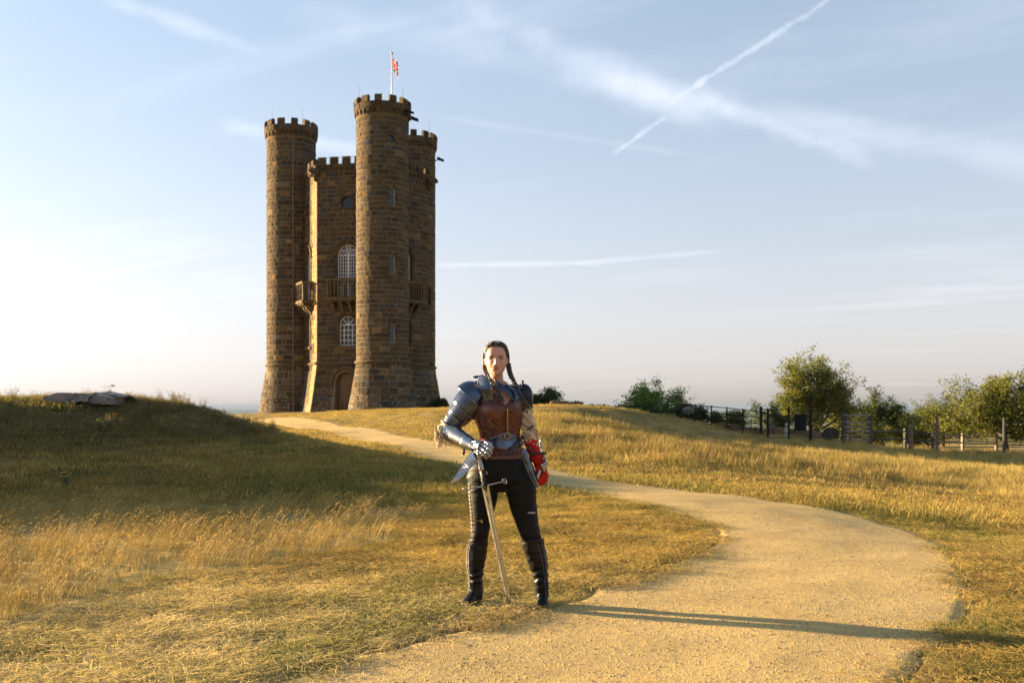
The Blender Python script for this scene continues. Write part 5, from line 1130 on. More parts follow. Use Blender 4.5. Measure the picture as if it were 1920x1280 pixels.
mEye = pmat('eye white', (.62,.56,.52), .25, var=.05, bump=0); mIris = pmat('iris', (.05,.055,.04), .15, var=.1, bump=0); mBrow = pmat('eyebrow hair', (.045,.024,.014), .6, bump=0)
person = thing('person', (0, D0, h1(0, D0)-.0), 'woman with plaits in leather corset, black trousers and plate armour, gauntlet resting on sword', 'person')
def ell(cx, cy, cz, a_, b_, n=40, pw=2.): 
    out = []
    for k_ in range(n):
        th_ = 2*pi*k_/n; c_, s_ = math.cos(th_), math.sin(th_); e_ = 2./pw
        out.append((cx+a_*math.copysign(abs(c_)**e_, c_), cy+b_*math.copysign(abs(s_)**e_, s_), cz))
    return out
def secs_interp(S_, n):
    """S_: rows (py, xl, xr, b, cy) in photograph units -> smooth rows"""
    A = np.array(S_, float); t_ = np.linspace(A[0,0], A[-1,0], n); out = [t_]
    for k_ in range(1, A.shape[1]):
        y = A[:,k_]; x = A[:,0]; m = np.gradient(y, x); i_ = np.clip(np.searchsorted(x, t_)-1, 0, len(x)-2); h_ = x[i_+1]-x[i_]; u = (t_-x[i_])/h_
        out.append((2*u**3-3*u**2+1)*y[i_]+(u**3-2*u**2+u)*h_*m[i_]+(-2*u**3+3*u**2)*y[i_+1]+(u**3-u**2)*h_*m[i_+1])
    return np.array(out).T
def loftpx(mb, S_, n=40, rows=40, grow=0., cap=True, pw=2.):
    R_ = secs_interp(S_, rows); P_ = []
    for py, xl, xr, b_, cy in R_:
        c_ = PP((xl+xr)/2, py, 0); P_.append(ell(c_.x, D0+cy, c_.z, (xr-xl)/2*PX+grow, b_+grow, n, pw))
    mb.grid(P_, closed=True)
    if cap: m_ = len(mb.v); mb.f.append(tuple(range(m_-n, m_))); mb.c.append(None); mb.f.append(tuple(range(m_-n*rows+n-1, m_-n*rows-1, -1))); mb.c.append(None)
TORSO = [(706,921,946,.043,.018),(714,919,948,.046,.018),(722,910,957,.058,.02),(732,893,976,.078,.02),(745,888,981,.092,.02),(762,889,979,.108,.01),(780,892,977,.110,.01),(805,901,973,.096,.02),(828,905,973,.088,.02),(845,900,980,.098,.02),(862,887,993,.115,.02),(882,879,1002,.122,.02),(902,877,1006,.118,.02),(912,890,996,.080,.02)]
LEGL = [(885,879,938,.105,.02),(905,877,938,.104,.02),(930,878,934,.096,.02),(960,881,927,.084,.02),(985,882,920,.072,.015),(1000,882,917,.066,.01),(1018,880,914,.062,.03),(1038,877,912,.064,.045),(1060,877,908,.058,.055),(1085,880,904,.046,.065),(1106,880,904,.043,.07),(1118,881,904,.045,.07)]
LEGR = [(885,943,1003,.105,.02),(905,942,1005,.104,.02),(930,950,1006,.096,.02),(960,958,1008,.084,.02),(985,968,1011,.072,.01),(1000,973,1014,.066,.005),(1020,979,1020,.062,.02),(1040,985,1025,.064,.035),(1060,992,1027,.058,.045),(1085,1001,1028,.046,.055),(1106,1004,1029,.043,.06),(1118,1004,1029,.045,.06)]
_TI = secs_interp(TORSO, 200)
def bust(x_, z_m):      # forward swell of the chest, metres
    zb = PP(0, 768, 0).z; return .030*math.exp(-((x_-PP(921,0).x)/.050)**2-((z_m-zb)/.050)**2) + .030*math.exp(-((x_-PP(958,0).x)/.048)**2-((z_m-zb)/.050)**2)
def front(px, py):
    """depth offset of the front of the torso at a point of the photograph"""
    py_ = min(max(py, 706), 916); r_ = [np.interp(py_, _TI[:,0], _TI[:,k_]) for k_ in range(1,5)]; cx = (r_[0]+r_[1])/2; a_ = (r_[1]-r_[0])/2
    q = max(0, 1-((px-cx)/a_)**2); v = PP(px, py); return r_[3]-r_[2]*math.sqrt(q)-bust(v.x, v.z)
def bustify(me_):
    for v in me_.vertices:
        w_ = worldbase + v.co
        if w_.y < D0+.03 and PP(0,815).z < w_.z < PP(0,725).z: v.co.y -= bust(w_.x, w_.z)*min(1, (D0+.03-w_.y)/.05)
worldbase = worldloc(person)
# ---- head -------------------------------------------------------
HX, HZ, HY = PP(930.3, 704).x, PP(0, 704.5).z, D0-.012
HS = np.array([(-.004,.008,-.082,-.055),(0,.017,-.089,-.045),(.008,.032,-.096,-.02),(.02,.0445,-.0985,.0),(.04,.0560,-.097,.03),(.06,.0625,-.096,.06),(.08,.0675,-.0945,.084),(.11,.0695,-.0925,.098),(.14,.0695,-.0945,.102),(.17,.0665,-.090,.098),(.195,.057,-.072,.080),(.211,.039,-.042,.052),(.220,.018,-.014,.028),(.2225,.002,.004,.010)])
def hsec(z): return [np.interp(z, HS[:,0], HS[:,k_]) for k_ in (1,2,3)]
def G(x, s_): return math.exp(-(x/s_)**2)
def facef(x, z):
    ax = abs(x); f = 0
    na = np.interp(z, (.056,.063,.071,.085,.10,.118,.128), (0,.009,.0225,.0175,.0105,.004,0)); f += na*G(x, np.interp(z, (.06,.075,.12), (.0105,.0085,.0075)))
    f += .0085*G(ax-.0125,.0055)*G(z-.0665,.006) - .0095*G(ax-.0315,.0155)*G(z-.1085,.0085) + .0045*G(ax-.030,.020)*G(z-.1235,.0060) + .0015*G(ax-.042,.022)*G(z-.084,.022)
    f += .0058*G(x,.0165)*G(z-.0505,.0036) + .0065*G(x,.0145)*G(z-.0405,.0042) - .0042*G(x,.020)*G(z-.0458,.0016) + .0055*G(x,.015)*G(z-.0155,.011) - .003*G(x,.016)*G(z-.031,.004) - .0025*G(ax-.030,.010)*G(z-.050,.014)
    return f
def headpt(th_, z, off=0., feat=True):
    """th_: angle from straight ahead (0) towards picture right (+)"""
    w_, yf, yb = hsec(z); x = math.sin(th_); y = -math.cos(th_); cy = 0.; pw = 2.35 if y < 0 else 2.
    e_ = 2./pw; X = (w_+off)*math.copysign(abs(x)**e_, x); Y = (abs(yf)+off if y < 0 else yb+off)*math.copysign(abs(y)**e_, y)
    if yb < 0 and y > 0: Y = yf*.0 + (yb)*abs(y)**e_*1.
    if feat and y < -.1: Y -= facef(X, z)*min(1, (-y-.1)*2.5)
    return Vector((HX+X, HY+Y, HZ+z))
mb = MB(); loftpx(mb, [r for r in TORSO if r[0] > 706 and r[0] <= 862], 48, 62); loftpx(mb, [r for r in TORSO if r[0] >= 845], 48, 30, -.008); loftpx(mb, LEGL, 28, 50, -.010); loftpx(mb, LEGR, 28, 50, -.010)
# neck column and head
ntop = Vector((HX, HY+.015, HZ+.05)); mb.tube([PP(933,735,.025), PP(932,718,.022), Vector((HX+.003,HY+.028,HZ-.012)), Vector((HX,HY+.03,HZ+.05))], [.062,.045,.042,.042], 28)
zs_ = np.r_[np.linspace(-.004,.19,90), np.linspace(.192,.221,22)]; mb.grid([[tuple(headpt(2*pi*k_/120, z)) for k_ in range(120)] for z in zs_], closed=True); m_ = len(mb.v); mb.f += [tuple(range(m_-120, m_)), tuple(range(m_-120*len(zs_)+119, m_-120*len(zs_)-1, -1))]; mb.c += [None, None]
for s_ in (-1, 1):      # ears
    e_ = Vector((HX+s_*.070, HY+.010, HZ+.094)); mb.sphere(e_, (.008,.014,.022), 12, 10); mb.sphere(e_+Vector((s_*.003,-.002,.010)), (.008,.012,.013), 10, 8); mb.sphere(e_+Vector((-s_*.001,-.006,-.019)), (.005,.007,.008), 8, 6)
# arms with hands: right arm (picture left) bent to the pommel, left arm hanging
SH_R, EL_R, WR_R = PP(896,738,.02), PP(837,806,.03), PP(889,836,-.17)
SH_L, EL_L, WR_L = PP(977,741,.03), PP(995,812,.07), PP(1011,868,.03)
def limbtube(mb, P_, R_, n=18): mb.tube(P_, R_, n)
limbtube(mb, [SH_R+Vector((.03,0,.0)), SH_R, SH_R.lerp(EL_R,.5), EL_R, EL_R.lerp(WR_R,.3), EL_R.lerp(WR_R,.8), WR_R], [.045,.052,.045,.037,.038,.029,.025])
limbtube(mb, [SH_L-Vector((.03,0,.0)), SH_L, SH_L.lerp(EL_L,.5), EL_L, EL_L.lerp(WR_L,.3), EL_L.lerp(WR_L,.8), WR_L], [.045,.050,.042,.036,.037,.028,.024])
# hand poses: finger joints given one by one
KN_R = [PP(909,828,-.225), PP(907,834.5,-.235), PP(903.5,840.5,-.235), PP(899,846,-.23)]
FR = [[KN_R[0], PP(916,831,-.262), PP(922,838,-.262), PP(922,845,-.246)],
      [KN_R[1], PP(915,839,-.270), PP(920.5,847,-.268), PP(919,853.5,-.248)],
      [KN_R[2], PP(911.5,846.5,-.272), PP(917,853,-.268), PP(915,858.5,-.248)],
      [KN_R[3], PP(906,851.5,-.262), PP(912,856.5,-.256), PP(912,861,-.24)]]
TH_R = [PP(900,829,-.19), PP(909,826,-.215), PP(916.5,830,-.232), PP(921.5,836.5,-.232)]
KN_L = [PP(1019,883,.0), PP(1022,884,.02), PP(1023.5,885,.04), PP(1023,885.5,.06)]
FL_ = [[KN_L[0], PP(1017,892,-.025), PP(1012,899,-.03), PP(1008,903,-.02)],
       [KN_L[1], PP(1022,894,-.012), PP(1017,903,-.018), PP(1012,907,-.008)],
       [KN_L[2], PP(1024.5,895,.015), PP(1020,904,.008), PP(1015,909,.012)],
       [KN_L[3], PP(1025.5,894,.04), PP(1022.5,902,.035), PP(1018.5,907,.035)]]
TH_L = [PP(1010,876,.0), PP(1007,883,-.02), PP(1008.5,890,-.032), PP(1010.5,896,-.036)]
def hand(mb, wr, kn, fingers, thumb, th=.016, fr=.0088):
    mid = sum(kn, Vector())/4
    for k_ in kn: mb.tube([wr.lerp(mid,.0), wr.lerp(k_,.5), k_], [th*1.25, th*1.15, th*.85], 10)
    for a_, b_ in zip(kn[:-1], kn[1:]): mb.tube([wr.lerp((a_+b_)/2,.35), (a_+b_)/2], [th*1.1, th*.8], 8)
    for i_, f in enumerate(fingers): s_ = (1., 1.03, .98, .86)[i_]; mb.tube(f, [fr*1.1*s_, fr*s_, fr*.92*s_, fr*.72*s_], 10)
    mb.tube([wr.lerp(thumb[0],.5)]+thumb, [th, th*.95, fr*1.25, fr*1.1, fr*.8], 10)
hand(mb, WR_R, KN_R, FR, TH_R); hand(mb, WR_L, KN_L, FL_, TH_L)
# feet inside the boots
for (an, toe) in ((PP(892,1116,.07), PP(874,1138,-.05)), (PP(1016,1116,.06), PP(1018,1138,-.05))): mb.tube([an+Vector((0,.02,-.03)), an.lerp(toe,.45)+Vector((0,0,-.005)), toe+Vector((0,.02,.010))], [.022,.022,.010], 12)
body_o = mb.build('body', mSkin, person); bustify(body_o.data)
evaluated(body_o, [('REMESH', dict(mode='VOXEL', voxel_size=.0036, use_smooth_shade=True)), ('SMOOTH', dict(factor=.5, iterations=1))])
me_ = body_o.data; nv_ = len(me_.vertices); cv = np.empty(nv_*3, 'f'); me_.vertices.foreach_get('co', cv); cv = cv.reshape(-1,3)+np.array(worldbase); X, Y, Z = cv[:,0]-HX, cv[:,1]-HY, cv[:,2]-HZ
base_c = np.tile(np.array((.50,.255,.172)), (nv_,1)); lip = np.exp(-(X/.0195)**4-((Z-.0455)/.0088)**4)*(Y < -.06); base_c = base_c*(1-lip[:,None]*.85)+np.array((.42,.10,.085))*lip[:,None]*.85
chk = (np.exp(-((np.abs(X)-.043)/.02)**2-((Z-.078)/.018)**2)+.8*np.exp(-(X/.012)**2-((Z-.072)/.012)**2))*(Y < -.03); base_c *= 1-chk[:,None]*np.array((.02,.15,.14))
ear = (np.abs(X) > .068)*(Z > .05)*(Z < .14); base_c = np.where(ear[:,None], base_c*np.array((1.,.75,.7)), base_c)
at = me_.color_attributes.new('col', 'FLOAT_COLOR', 'POINT'); at.data.foreach_set('color', np.c_[base_c, np.ones(nv_)].ravel())
me_.polygons.foreach_set('use_smooth', [True]*len(me_.polygons))
mLip = pmat('lips', (.36,.085,.070), .38, var=.12, nscale=60, bump=.15)
for kind_, zc_, amp, rr in (('u', .0486, .0012, .0031), ('l', .0420, -.0026, .0036)):
    mb = MB(); pts = []; rs = []
    for k_ in np.linspace(-1, 1, 15):
        z_ = zc_ + (amp*(1-k_*k_) + (-.0012*math.exp(-(k_/.16)**2) if kind_ == 'u' else 0)) + (-.0040 if kind_ == 'u' else .0040)*k_*k_; x_ = k_*.0240; p = headpt(0, .046); pts.append(Vector((HX+x_, HY-.0992-facef(0,.0445)*.55+.014*k_*k_, HZ+z_))); rs.append(rr*(1-.75*abs(k_)**2.2))
    mb.tube(pts, rs, 10); mb.build('lip', mLip, person, smooth=True)
for s_ in (-1, 1):
    ec = Vector((HX+s_*.0315, HY-.0690, HZ+.1080)); mb = MB(); mb.sphere(ec, .0118, 16, 12); ey = mb.build('eye', mEye, person, smooth=True)
    mb = MB(); mb.sphere(ec+Vector((.0004,-.0088,.0006)), (.0064,.0036,.0064), 12, 8); mb.build('iris', mIris, ey, smooth=True)
    lid = lambda k_, zz_, dy_: Vector((HX+s_*.0315+k_*.0158, HY-.0822+dy_+.0055*k_*k_+ (.0025 if k_*s_ > 0 else 0)*abs(k_), HZ+.1080+zz_))
    mb = MB(); mb.tube([lid(k_, .0050*(1-k_*k_)+.0006*k_*s_, 0) for k_ in np.linspace(-1,1,9)], [.0009,.0018,.0024,.0027,.0027,.0027,.0025,.0019,.001], 6); mb.build('eyelashes', mBrow, person, smooth=True)
    mb = MB(); mb.tube([lid(k_, .0066*(1-k_*k_*.8)+.0006*k_*s_, .0008) for k_ in np.linspace(-1.05,1.05,9)], [.0012,.0026,.0032,.0034,.0034,.0034,.0032,.0026,.0012], 8); mb.c = [(.46,.22,.14)]*len(mb.f); mb.build('eyelid', mSkin, person, smooth=True)
    mb = MB(); mb.tube([lid(k_, -.0046*(1-k_*k_*.8), .0010) for k_ in np.linspace(-1.,1.,9)], [.001,.0018,.0022,.0024,.0024,.0024,.0022,.0018,.001], 8); mb.c = [(.46,.22,.14)]*len(mb.f); mb.build('eyelid', mSkin, person, smooth=True)
    def brow(k_): x_ = s_*(.0125+.037*k_); z_ = .1195+.0035*math.sin(k_*2.2)+.0005*k_; p = headpt(0, z_); th_ = math.asin(min(1, (abs(x_)/hsec(z_)[0])**(2.35/2)))*s_; q = headpt(th_, z_, .0012); return q
    mb = MB(); mb.tube([brow(k_) for k_ in np.linspace(0,1,8)], [.0024,.0036,.0039,.0037,.0033,.0027,.002,.001], 6, sq=.6); mb.build('eyebrow', mBrow, person, smooth=True)
# ---- hair: cap, two cornrow plaits and two hanging plaits --------
hair = None; mb = MB(); rows = []; TH = np.linspace(-pi, pi, 161)[:-1]
def hairline(th_): return float(np.interp(abs(math.degrees(th_)), (0,20,38,52,64,76,92,110,135,180), (.184,.185,.179,.163,.140,.116,.104,.070,.035,.022)))
NZ = 46
for j_ in range(NZ):
    row = []
    for th_ in TH:
        zl = hairline(th_); k_ = j_/(NZ-1); z = zl+(.2224-zl)*k_**.8; off = (.0012+.0095*min(1, k_*4))
        p = headpt(th_, z, off, False); x_ = p.x-HX
        if p.y-HY < .04: off2 = -.006*math.exp(-(x_/.0022)**2)*min(1, k_*9); p.z += off2*.6; p.y -= off2
        p += (p-Vector((HX,HY,HZ+.12))).normalized()*.0012*math.sin((abs(x_)*900+ (p.y-HY)*500)); p.z += .004*k_; row.append(tuple(p))
    rows.append(row)
mb.grid(rows, closed=True); m_ = len(mb.v); mb.f.append(tuple(range(m_-160, m_))); mb.c.append(None); hair = mb.build('hair', mHair, person, smooth=True)
mb = MB(); mb.tube([Vector((HX, HY+y_, HZ+z_)) for y_, z_ in ((-.0915,.183),(-.0865,.196),(-.0685,.2095),(-.041,.2215),(-.01,.227))], [.0008,.0011,.0012,.0012,.001], 5); mb.c = [(.30,.16,.11)]*len(mb.f); mb.build('hair_parting', mSkin, hair)
def plait(path, r, name='plait', amp=1.05, turns=None, taper=.75, parent=None, onhead=False):
    """three strands woven along a path"""
    P_ = [Vector(p) for p in path]; seg = [0]; 
    for a_, b_ in zip(P_[:-1], P_[1:]): seg.append(seg[-1]+(b_-a_).length)
    n = int(seg[-1]/.0045)+4; A = np.array([tuple(p) for p in P_]); tt = np.linspace(0, seg[-1], n); C_ = np.c_[[np.interp(tt, seg, A[:,k_]) for k_ in range(3)]].T
    for _ in range(6): C_[1:-1] = (C_[:-2]+2*C_[1:-1]+C_[2:])/4
    L_ = seg[-1]; w0 = 2*pi/(r*5.2); mb = MB()
    for s_ in range(3):
        pts = []; rs = []; 
        for i_ in range(n):
            p = Vector(C_[i_]); d = Vector(C_[min(i_+1,n-1)]-C_[max(i_-1,0)]).normalized(); side = d.cross(Vector((0,1,.0)) if not onhead else (p-Vector((HX,HY+.01,HZ+.11))).normalized()); side = side.normalized() if side.length > .1 else Vector((1,0,0)); fw = side.cross(d)
            k_ = 1-(1-taper)*i_/n; ph = tt[i_]*w0+s_*2*pi/3; pts.append(p+side*math.sin(ph)*r*.85*amp*k_+fw*math.sin(2*ph)*r*.42*k_); rs.append(r*.62*k_*(1+.12*math.sin(ph*2)))
        mb.tube(pts, rs, 8)
    return mb.build(name, mHair, parent or hair, smooth=True)
H_ = lambda x_, y_, z_: (HX+x_, HY+y_, HZ+z_)
for s_ in (-1, 1):
    plait([H_(s_*.016,-.070,.210), H_(s_*.036,-.066,.205), H_(s_*.055,-.048,.194), H_(s_*.069,-.022,.172), H_(s_*.0775,.004,.143), H_(s_*.079,.026,.108), H_(s_*.074,.042,.06)], .0095, amp=1.1, taper=1., onhead=True)
plait([H_(-.074,.045,.07), PP(908,684,.03), PP(909,694,.0), PP(913,703,-.03), PP(919,711,-.055), PP(925,720,-.075), PP(931,730,-.105), PP(936,738,-.125)], .0120)
plait([H_(.074,.045,.07), PP(953.5,684,.02), PP(954.5,693,-.01), PP(957.5,703,-.04), PP(962,713,-.065), PP(967,724,-.085), PP(972,735,-.105), PP(978,746,-.115), PP(982,752,-.115)], .0135)
for a_, b_, spread in ((PP(936,738,-.125), PP(943,752,-.135), .010), (PP(982,752,-.115), PP(992,768,-.10), .016)):
    mb = MB(); R = random.Random(3); mb.tube([a_-(b_-a_)*.04, a_+(b_-a_)*.06], [.0125,.0125], 8)
    for _ in range(46):
        o_ = Vector((R.gauss(0,1), R.gauss(0,.6), R.gauss(0,.5)))*spread; mb.tube([a_+o_*.25, a_.lerp(b_,.5)+o_*.9, b_+o_*.9+(b_-a_)*R.uniform(-.3,.25)], [.0022,.0018,.0004], 4, cap=False)
    mb.build('plait_end', mHair, hair).__setitem__('kind', 'stuff')
mb = MB(); R = random.Random(9)      # stray hairs
for _ in range(90):
    th_ = R.uniform(-pi*.6, pi*.6); z = R.uniform(max(hairline(th_), .13), .219); p = headpt(th_, z, .010, False); n_ = (p-Vector((HX,HY,HZ+.11))).normalized(); q = p+n_*R.uniform(.003,.009)+Vector((R.gauss(0,.010), R.gauss(0,.010), R.gauss(0,.008))); mb.tube([p-n_*.004, p.lerp(q,.5)+Vector((0,0,.002)), q], [.0003,.00025,.0001], 3, cap=False)
mb.build('stray_hairs', mHair, hair).__setitem__('kind', 'stuff')
# ---- trousers ----------------------------------------------------
def wrinkle(o, fn):
    me_ = o.data; me_.update(); nv_ = len(me_.vertices); co_ = np.empty(nv_*3, 'f'); no_ = np.empty(nv_*3, 'f'); me_.vertices.foreach_get('co', co_); me_.vertices.foreach_get('normal', no_); co_ = co_.reshape(-1,3); no_ = no_.reshape(-1,3)
    w_ = co_ + np.array(worldbase); d = fn(w_[:,0], w_[:,1], w_[:,2]); me_.vertices.foreach_set('co', (co_+no_*d[:,None]).ravel().astype('f')); me_.polygons.foreach_set('use_smooth', [True]*len(me_.polygons)); me_.update()
mb = MB(); loftpx(mb, [r for r in TORSO if r[0] >= 845]+[(922,898,986,.062,.02)], 48, 44, .003); loftpx(mb, [r for r in LEGL if r[0] <= 1040], 32, 50, -.001); loftpx(mb, [r for r in LEGR if r[0] <= 1040], 32, 50, -.001)
tr_o = mb.build('trousers', mTrs, person); evaluated(tr_o, [('REMESH', dict(mode='VOXEL', voxel_size=.0055, use_smooth_shade=True)), ('SMOOTH', dict(factor=.5, iterations=4))])
zk = PP(0,1000).z
def trw(x, y, z):
    n = fnoise(x*9+3, z*14+y*5, 1., 1)-.5; kn = np.exp(-((z-zk)/.09)**2); rib = np.sin(z*150+14*n+x*12); hip = np.exp(-((z-PP(0,912).z)/.05)**2)
    m2 = np.clip(fnoise(x*5+2, z*6, 1., 2)*3-1.1, 0, 1); return .0018*kn*rib*m2 + .0011*(1-kn)*np.sin(z*260+16*n)*m2 + .0022*hip*np.sin(z*90+x*60*np.sign(x+.06)) + .006*n
wrinkle(tr_o, trw)
mb = MB()
for a_, b_ in ((PP(882.5,882,-.115), PP(907,883,-.125)), (PP(911,883,-.125), PP(914,889,-.12))): mb.tube([a_, b_], .0025, 6)
mb.build('pocket_zip', mBrass, tr_o).__setitem__('kind', 'stuff')
mb = MB()
for q in range(7): mb.box(PP(990.5+q*2., 961+.3*math.sin(q*2), -.073), (.0055,.006,.010))
mb.build('knee_patch', pmat('pale torn patch', (.45,.42,.42), .8), tr_o).__setitem__('kind', 'stuff')
mb = MB(); mb.tube([PP(883,972,-.05), PP(891,974,-.067), PP(898,976,-.072), PP(902,978,-.074)], .0028, 6); mb.tube([PP(902,974,-.075), PP(904,980,-.075)], .004, 6); mb.build('knee_zip', mBrass, tr_o).__setitem__('kind', 'stuff')
# side lacing of the trouser leg, catching the sun
mb = MB()
for k_ in range(13):
    py = 905+k_*7.2; xl = np.interp(py, [r[0] for r in LEGL], [r[1] for r in LEGL]); mb.tube([PP(xl+3.4,py,-.03), PP(xl+1.0,py+2,-.005), PP(xl+3.2,py+4.5,.02)], .0032, 5); mb.tube([PP(xl+3.4,py+4.5,-.03), PP(xl+1.0,py+2.2,-.005), PP(xl+3.2,py,.02)], .0032, 5)
mb.build('side_lacing', pmat('pale leather lace', (.30,.25,.18), .6), tr_o).__setitem__('kind', 'stuff')
# ---- boots -------------------------------------------------------
def boot(S_, an, toe, heel, lace, dirn):
    mb = MB(); SS = [(r[0], r[1]-.5, r[2]+.5, r[3]+.004, r[4]) for r in S_ if r[0] >= 1018]; SS = [(1009, SS[0][1]+1.6, SS[0][2]-.2, SS[0][3]-.003, SS[0][4]-.01)]+SS[:-1]+[(1118, SS[-1][1], SS[-1][2], .046, (heel.y+toe.y)/2-D0+.035), (1127, SS[-1][1]+2, SS[-1][2]-1, .042, (heel.y+toe.y)/2-D0+.035)]; loftpx(mb, SS, 32, 64, .0015)
    f = (toe-heel); f.z = 0; L_ = f.length; f.normalize(); sd_ = Vector((-f.y, f.x, 0)); gz_ = h1(toe.x, toe.y)
    prof = [(-.015,.028,.070,.120),(.02,.033,.056,.130),(.07,.034,.036,.118),(.12,.035,.012,.098),(.17,.037,.006,.072),(.21,.035,.005,.054),(.24,.026,.006,.038),(.256,.011,.010,.024)]; rows = []      # along the foot: half width, sole height, top height
    for s_, hw, z0, z1 in prof:
        c_ = heel+f*s_*L_/.25; rows.append([tuple(Vector((c_.x, c_.y, gz_+(z0+z1)/2))+sd_*hw*math.copysign(abs(math.cos(a_))**.8, math.cos(a_))+Vector((0,0,(z1-z0)/2*math.copysign(abs(math.sin(a_))**.8, math.sin(a_))))) for a_ in [2*pi*q/24 for q in range(24)]])
    mb.grid(rows, closed=True); m_ = len(mb.v); mb.f += [tuple(range(m_-24, m_)), tuple(range(m_-24*8+23, m_-24*8-1, -1))]; mb.c += [None, None]
    bo = mb.build('boot', mBoot, person); evaluated(bo, [('REMESH', dict(mode='VOXEL', voxel_size=.005, use_smooth_shade=True)), ('SMOOTH', dict(factor=.5, iterations=5))])
    za = PP(0,1100).z; wrinkle(bo, lambda x, y, z: .0027*np.sin(z*125+9*(fnoise(x*12,z*13,1.,1)-.5)+y*30)*np.clip((z-.12)*20,0,1)*(.45+1.1*np.exp(-((z-.17)/.07)**2)) + .003*(fnoise(x*25,z*25,1.,2)-.5))
    mb = MB(); hc = heel+f*.02; rows = []
    for z, k_ in ((-.005,.72),(.03,.74),(.075,1.)): rows.append([tuple(Vector((hc.x, hc.y, gz_+z))+f*.028*k_*math.cos(a_)+sd_*.026*k_*math.sin(a_)) for a_ in [2*pi*q/14 for q in range(14)]])
    mb.grid(rows, closed=True); mb.add(rows[0], [tuple(range(13,-1,-1))]); mb.build('heel', mBoot, bo, smooth=True)
    mb = MB(); rows = []
    for s_, hw, z0, z1 in prof[3:]: c_ = heel+f*s_*L_/.25; rows.append([tuple(Vector((c_.x, c_.y, gz_-.004))+sd_*(hw+.002)), tuple(Vector((c_.x, c_.y, gz_+z0+.006))+sd_*(hw+.003)), tuple(Vector((c_.x, c_.y, gz_+z0+.006))-sd_*(hw+.003)), tuple(Vector((c_.x, c_.y, gz_-.004))-sd_*(hw+.002))])
    mb.grid(rows, closed=True); mb.build('sole', mBlk, bo)
    lc = MB(); hk = MB()
    for k_ in range(26):
        py = 1018+k_*3.9; A_ = lace(py, 0); B_ = lace(py, 1); A2, B2 = lace(py+3.9, 0), lace(py+3.9, 1); out = (A_-PP((an),py,.05)); out.z = 0; out = out.normalized()*.004
        lc.tube([A_+out*.3, (A_+B2)/2+out*1.6, B2+out*.3], .0022, 5); lc.tube([B_+out*.3, (B_+A2)/2+out*1.6, A2+out*.3], .0022, 5)
        hk.sphere(A_+out*.4, .0042, 7, 5); hk.sphere(B_+out*.4, .0042, 7, 5)
    p = lace(1018, 0); R = random.Random(int(p.x*100)); 
    for q in range(3): e = p+Vector((dirn*(.018+.008*q), -.01, -.028-.008*q)); lc.tube([p, p+Vector((dirn*(.02+.008*q), -.015, .004+.004*q)), e], .0016, 5)
    lc.build('boot_lace', mBlk, bo, smooth=True).__setitem__('kind', 'stuff'); hk.build('lace_hooks', steel('gunmetal hooks', (.28,.28,.30), .3), bo, smooth=True).__setitem__('kind', 'stuff')
iL = lambda S_, py, k_: np.interp(py, [r[0] for r in S_], [r[k_] for r in S_])
def lace1(py, k_): xl, cy, b_, xr = iL(LEGL,py,1), iL(LEGL,py,4), iL(LEGL,py,3), iL(LEGL,py,2); a_ = math.radians(198 if k_ == 0 else 222); return PP((xl+xr)/2, py, 0)+Vector((math.cos(a_)*((xr-xl)/2*PX+.008), cy+math.sin(a_)*(b_+.0065), 0))
def lace2(py, k_): xl, cy, b_, xr = iL(LEGR,py,1), iL(LEGR,py,4), iL(LEGR,py,3), iL(LEGR,py,2); a_ = math.radians(296 if k_ == 0 else 320); return PP((xl+xr)/2, py, 0)+Vector((math.cos(a_)*((xr-xl)/2*PX+.007), cy+math.sin(a_)*(b_+.0065), 0))
boot(LEGL, 893, PP(870,1139,-.055), PP(899,1127,.12), lace1, -1); boot(LEGR, 1016, PP(1018,1140,-.06), PP(1016,1127,.13), lace2, 1)
# ---- patches: flat pieces laid over the torso --------------------
def patch(name, poly, mat_, parent, off=.012, th=.003, sub=2, fn=None, smooth=True, edge=None):
    """a piece of leather or plate: outline, laid on the front of the torso (or fn) with real thickness"""
    bm = bmesh.new(); vs = [bm.verts.new((x, y, 0)) for x, y in poly]; ed = [bm.edges.new((vs[i_], vs[(i_+1) % len(vs)])) for i_ in range(len(vs))]; bmesh.ops.triangle_fill(bm, edges=ed, use_beauty=True)
    for _ in range(sub): bmesh.ops.subdivide_edges(bm, edges=[e for e in bm.edges if e.calc_length() > 2.2], cuts=1, use_grid_fill=False); bmesh.ops.triangulate(bm, faces=[f for f in bm.faces if len(f.verts) > 3])
    fn = fn or front
    for v in bm.verts: px, py = v.co.x, v.co.y; v.co = PP(px, py, fn(px, py)-off) - worldloc(parent)
    bmesh.ops.recalc_face_normals(bm, faces=bm.faces); me_ = bpy.data.meshes.new(name); bm.normal_update()
    if sum(f.normal.y for f in bm.faces) > 0: bmesh.ops.reverse_faces(bm, faces=bm.faces)
    bm.to_mesh(me_); bm.free(); me_.materials.append(mat_); o = link(name, me_, parent); evaluated(o, [('SOLIDIFY', dict(thickness=th, offset=-1.)), ('BEVEL', dict(width=.0008, segments=1, limit_method='ANGLE'))])
    if smooth: o.data.polygons.foreach_set('use_smooth', [True]*len(o.data.polygons)); 
    if edge:
        mb = MB(); n = len(poly); pts = []
        for i_ in range(n):
            for k_ in range(6): a_, b_ = poly[i_], poly[(i_+1) % n]; q = (a_[0]+(b_[0]-a_[0])*k_/6, a_[1]+(b_[1]-a_[1])*k_/6); pts.append(PP(q[0], q[1], fn(*q)-off-.001))
        mb.tube(pts+[pts[0]], edge[1], 5); mb.build(edge[2], edge[0], o, smooth=True)
    return o
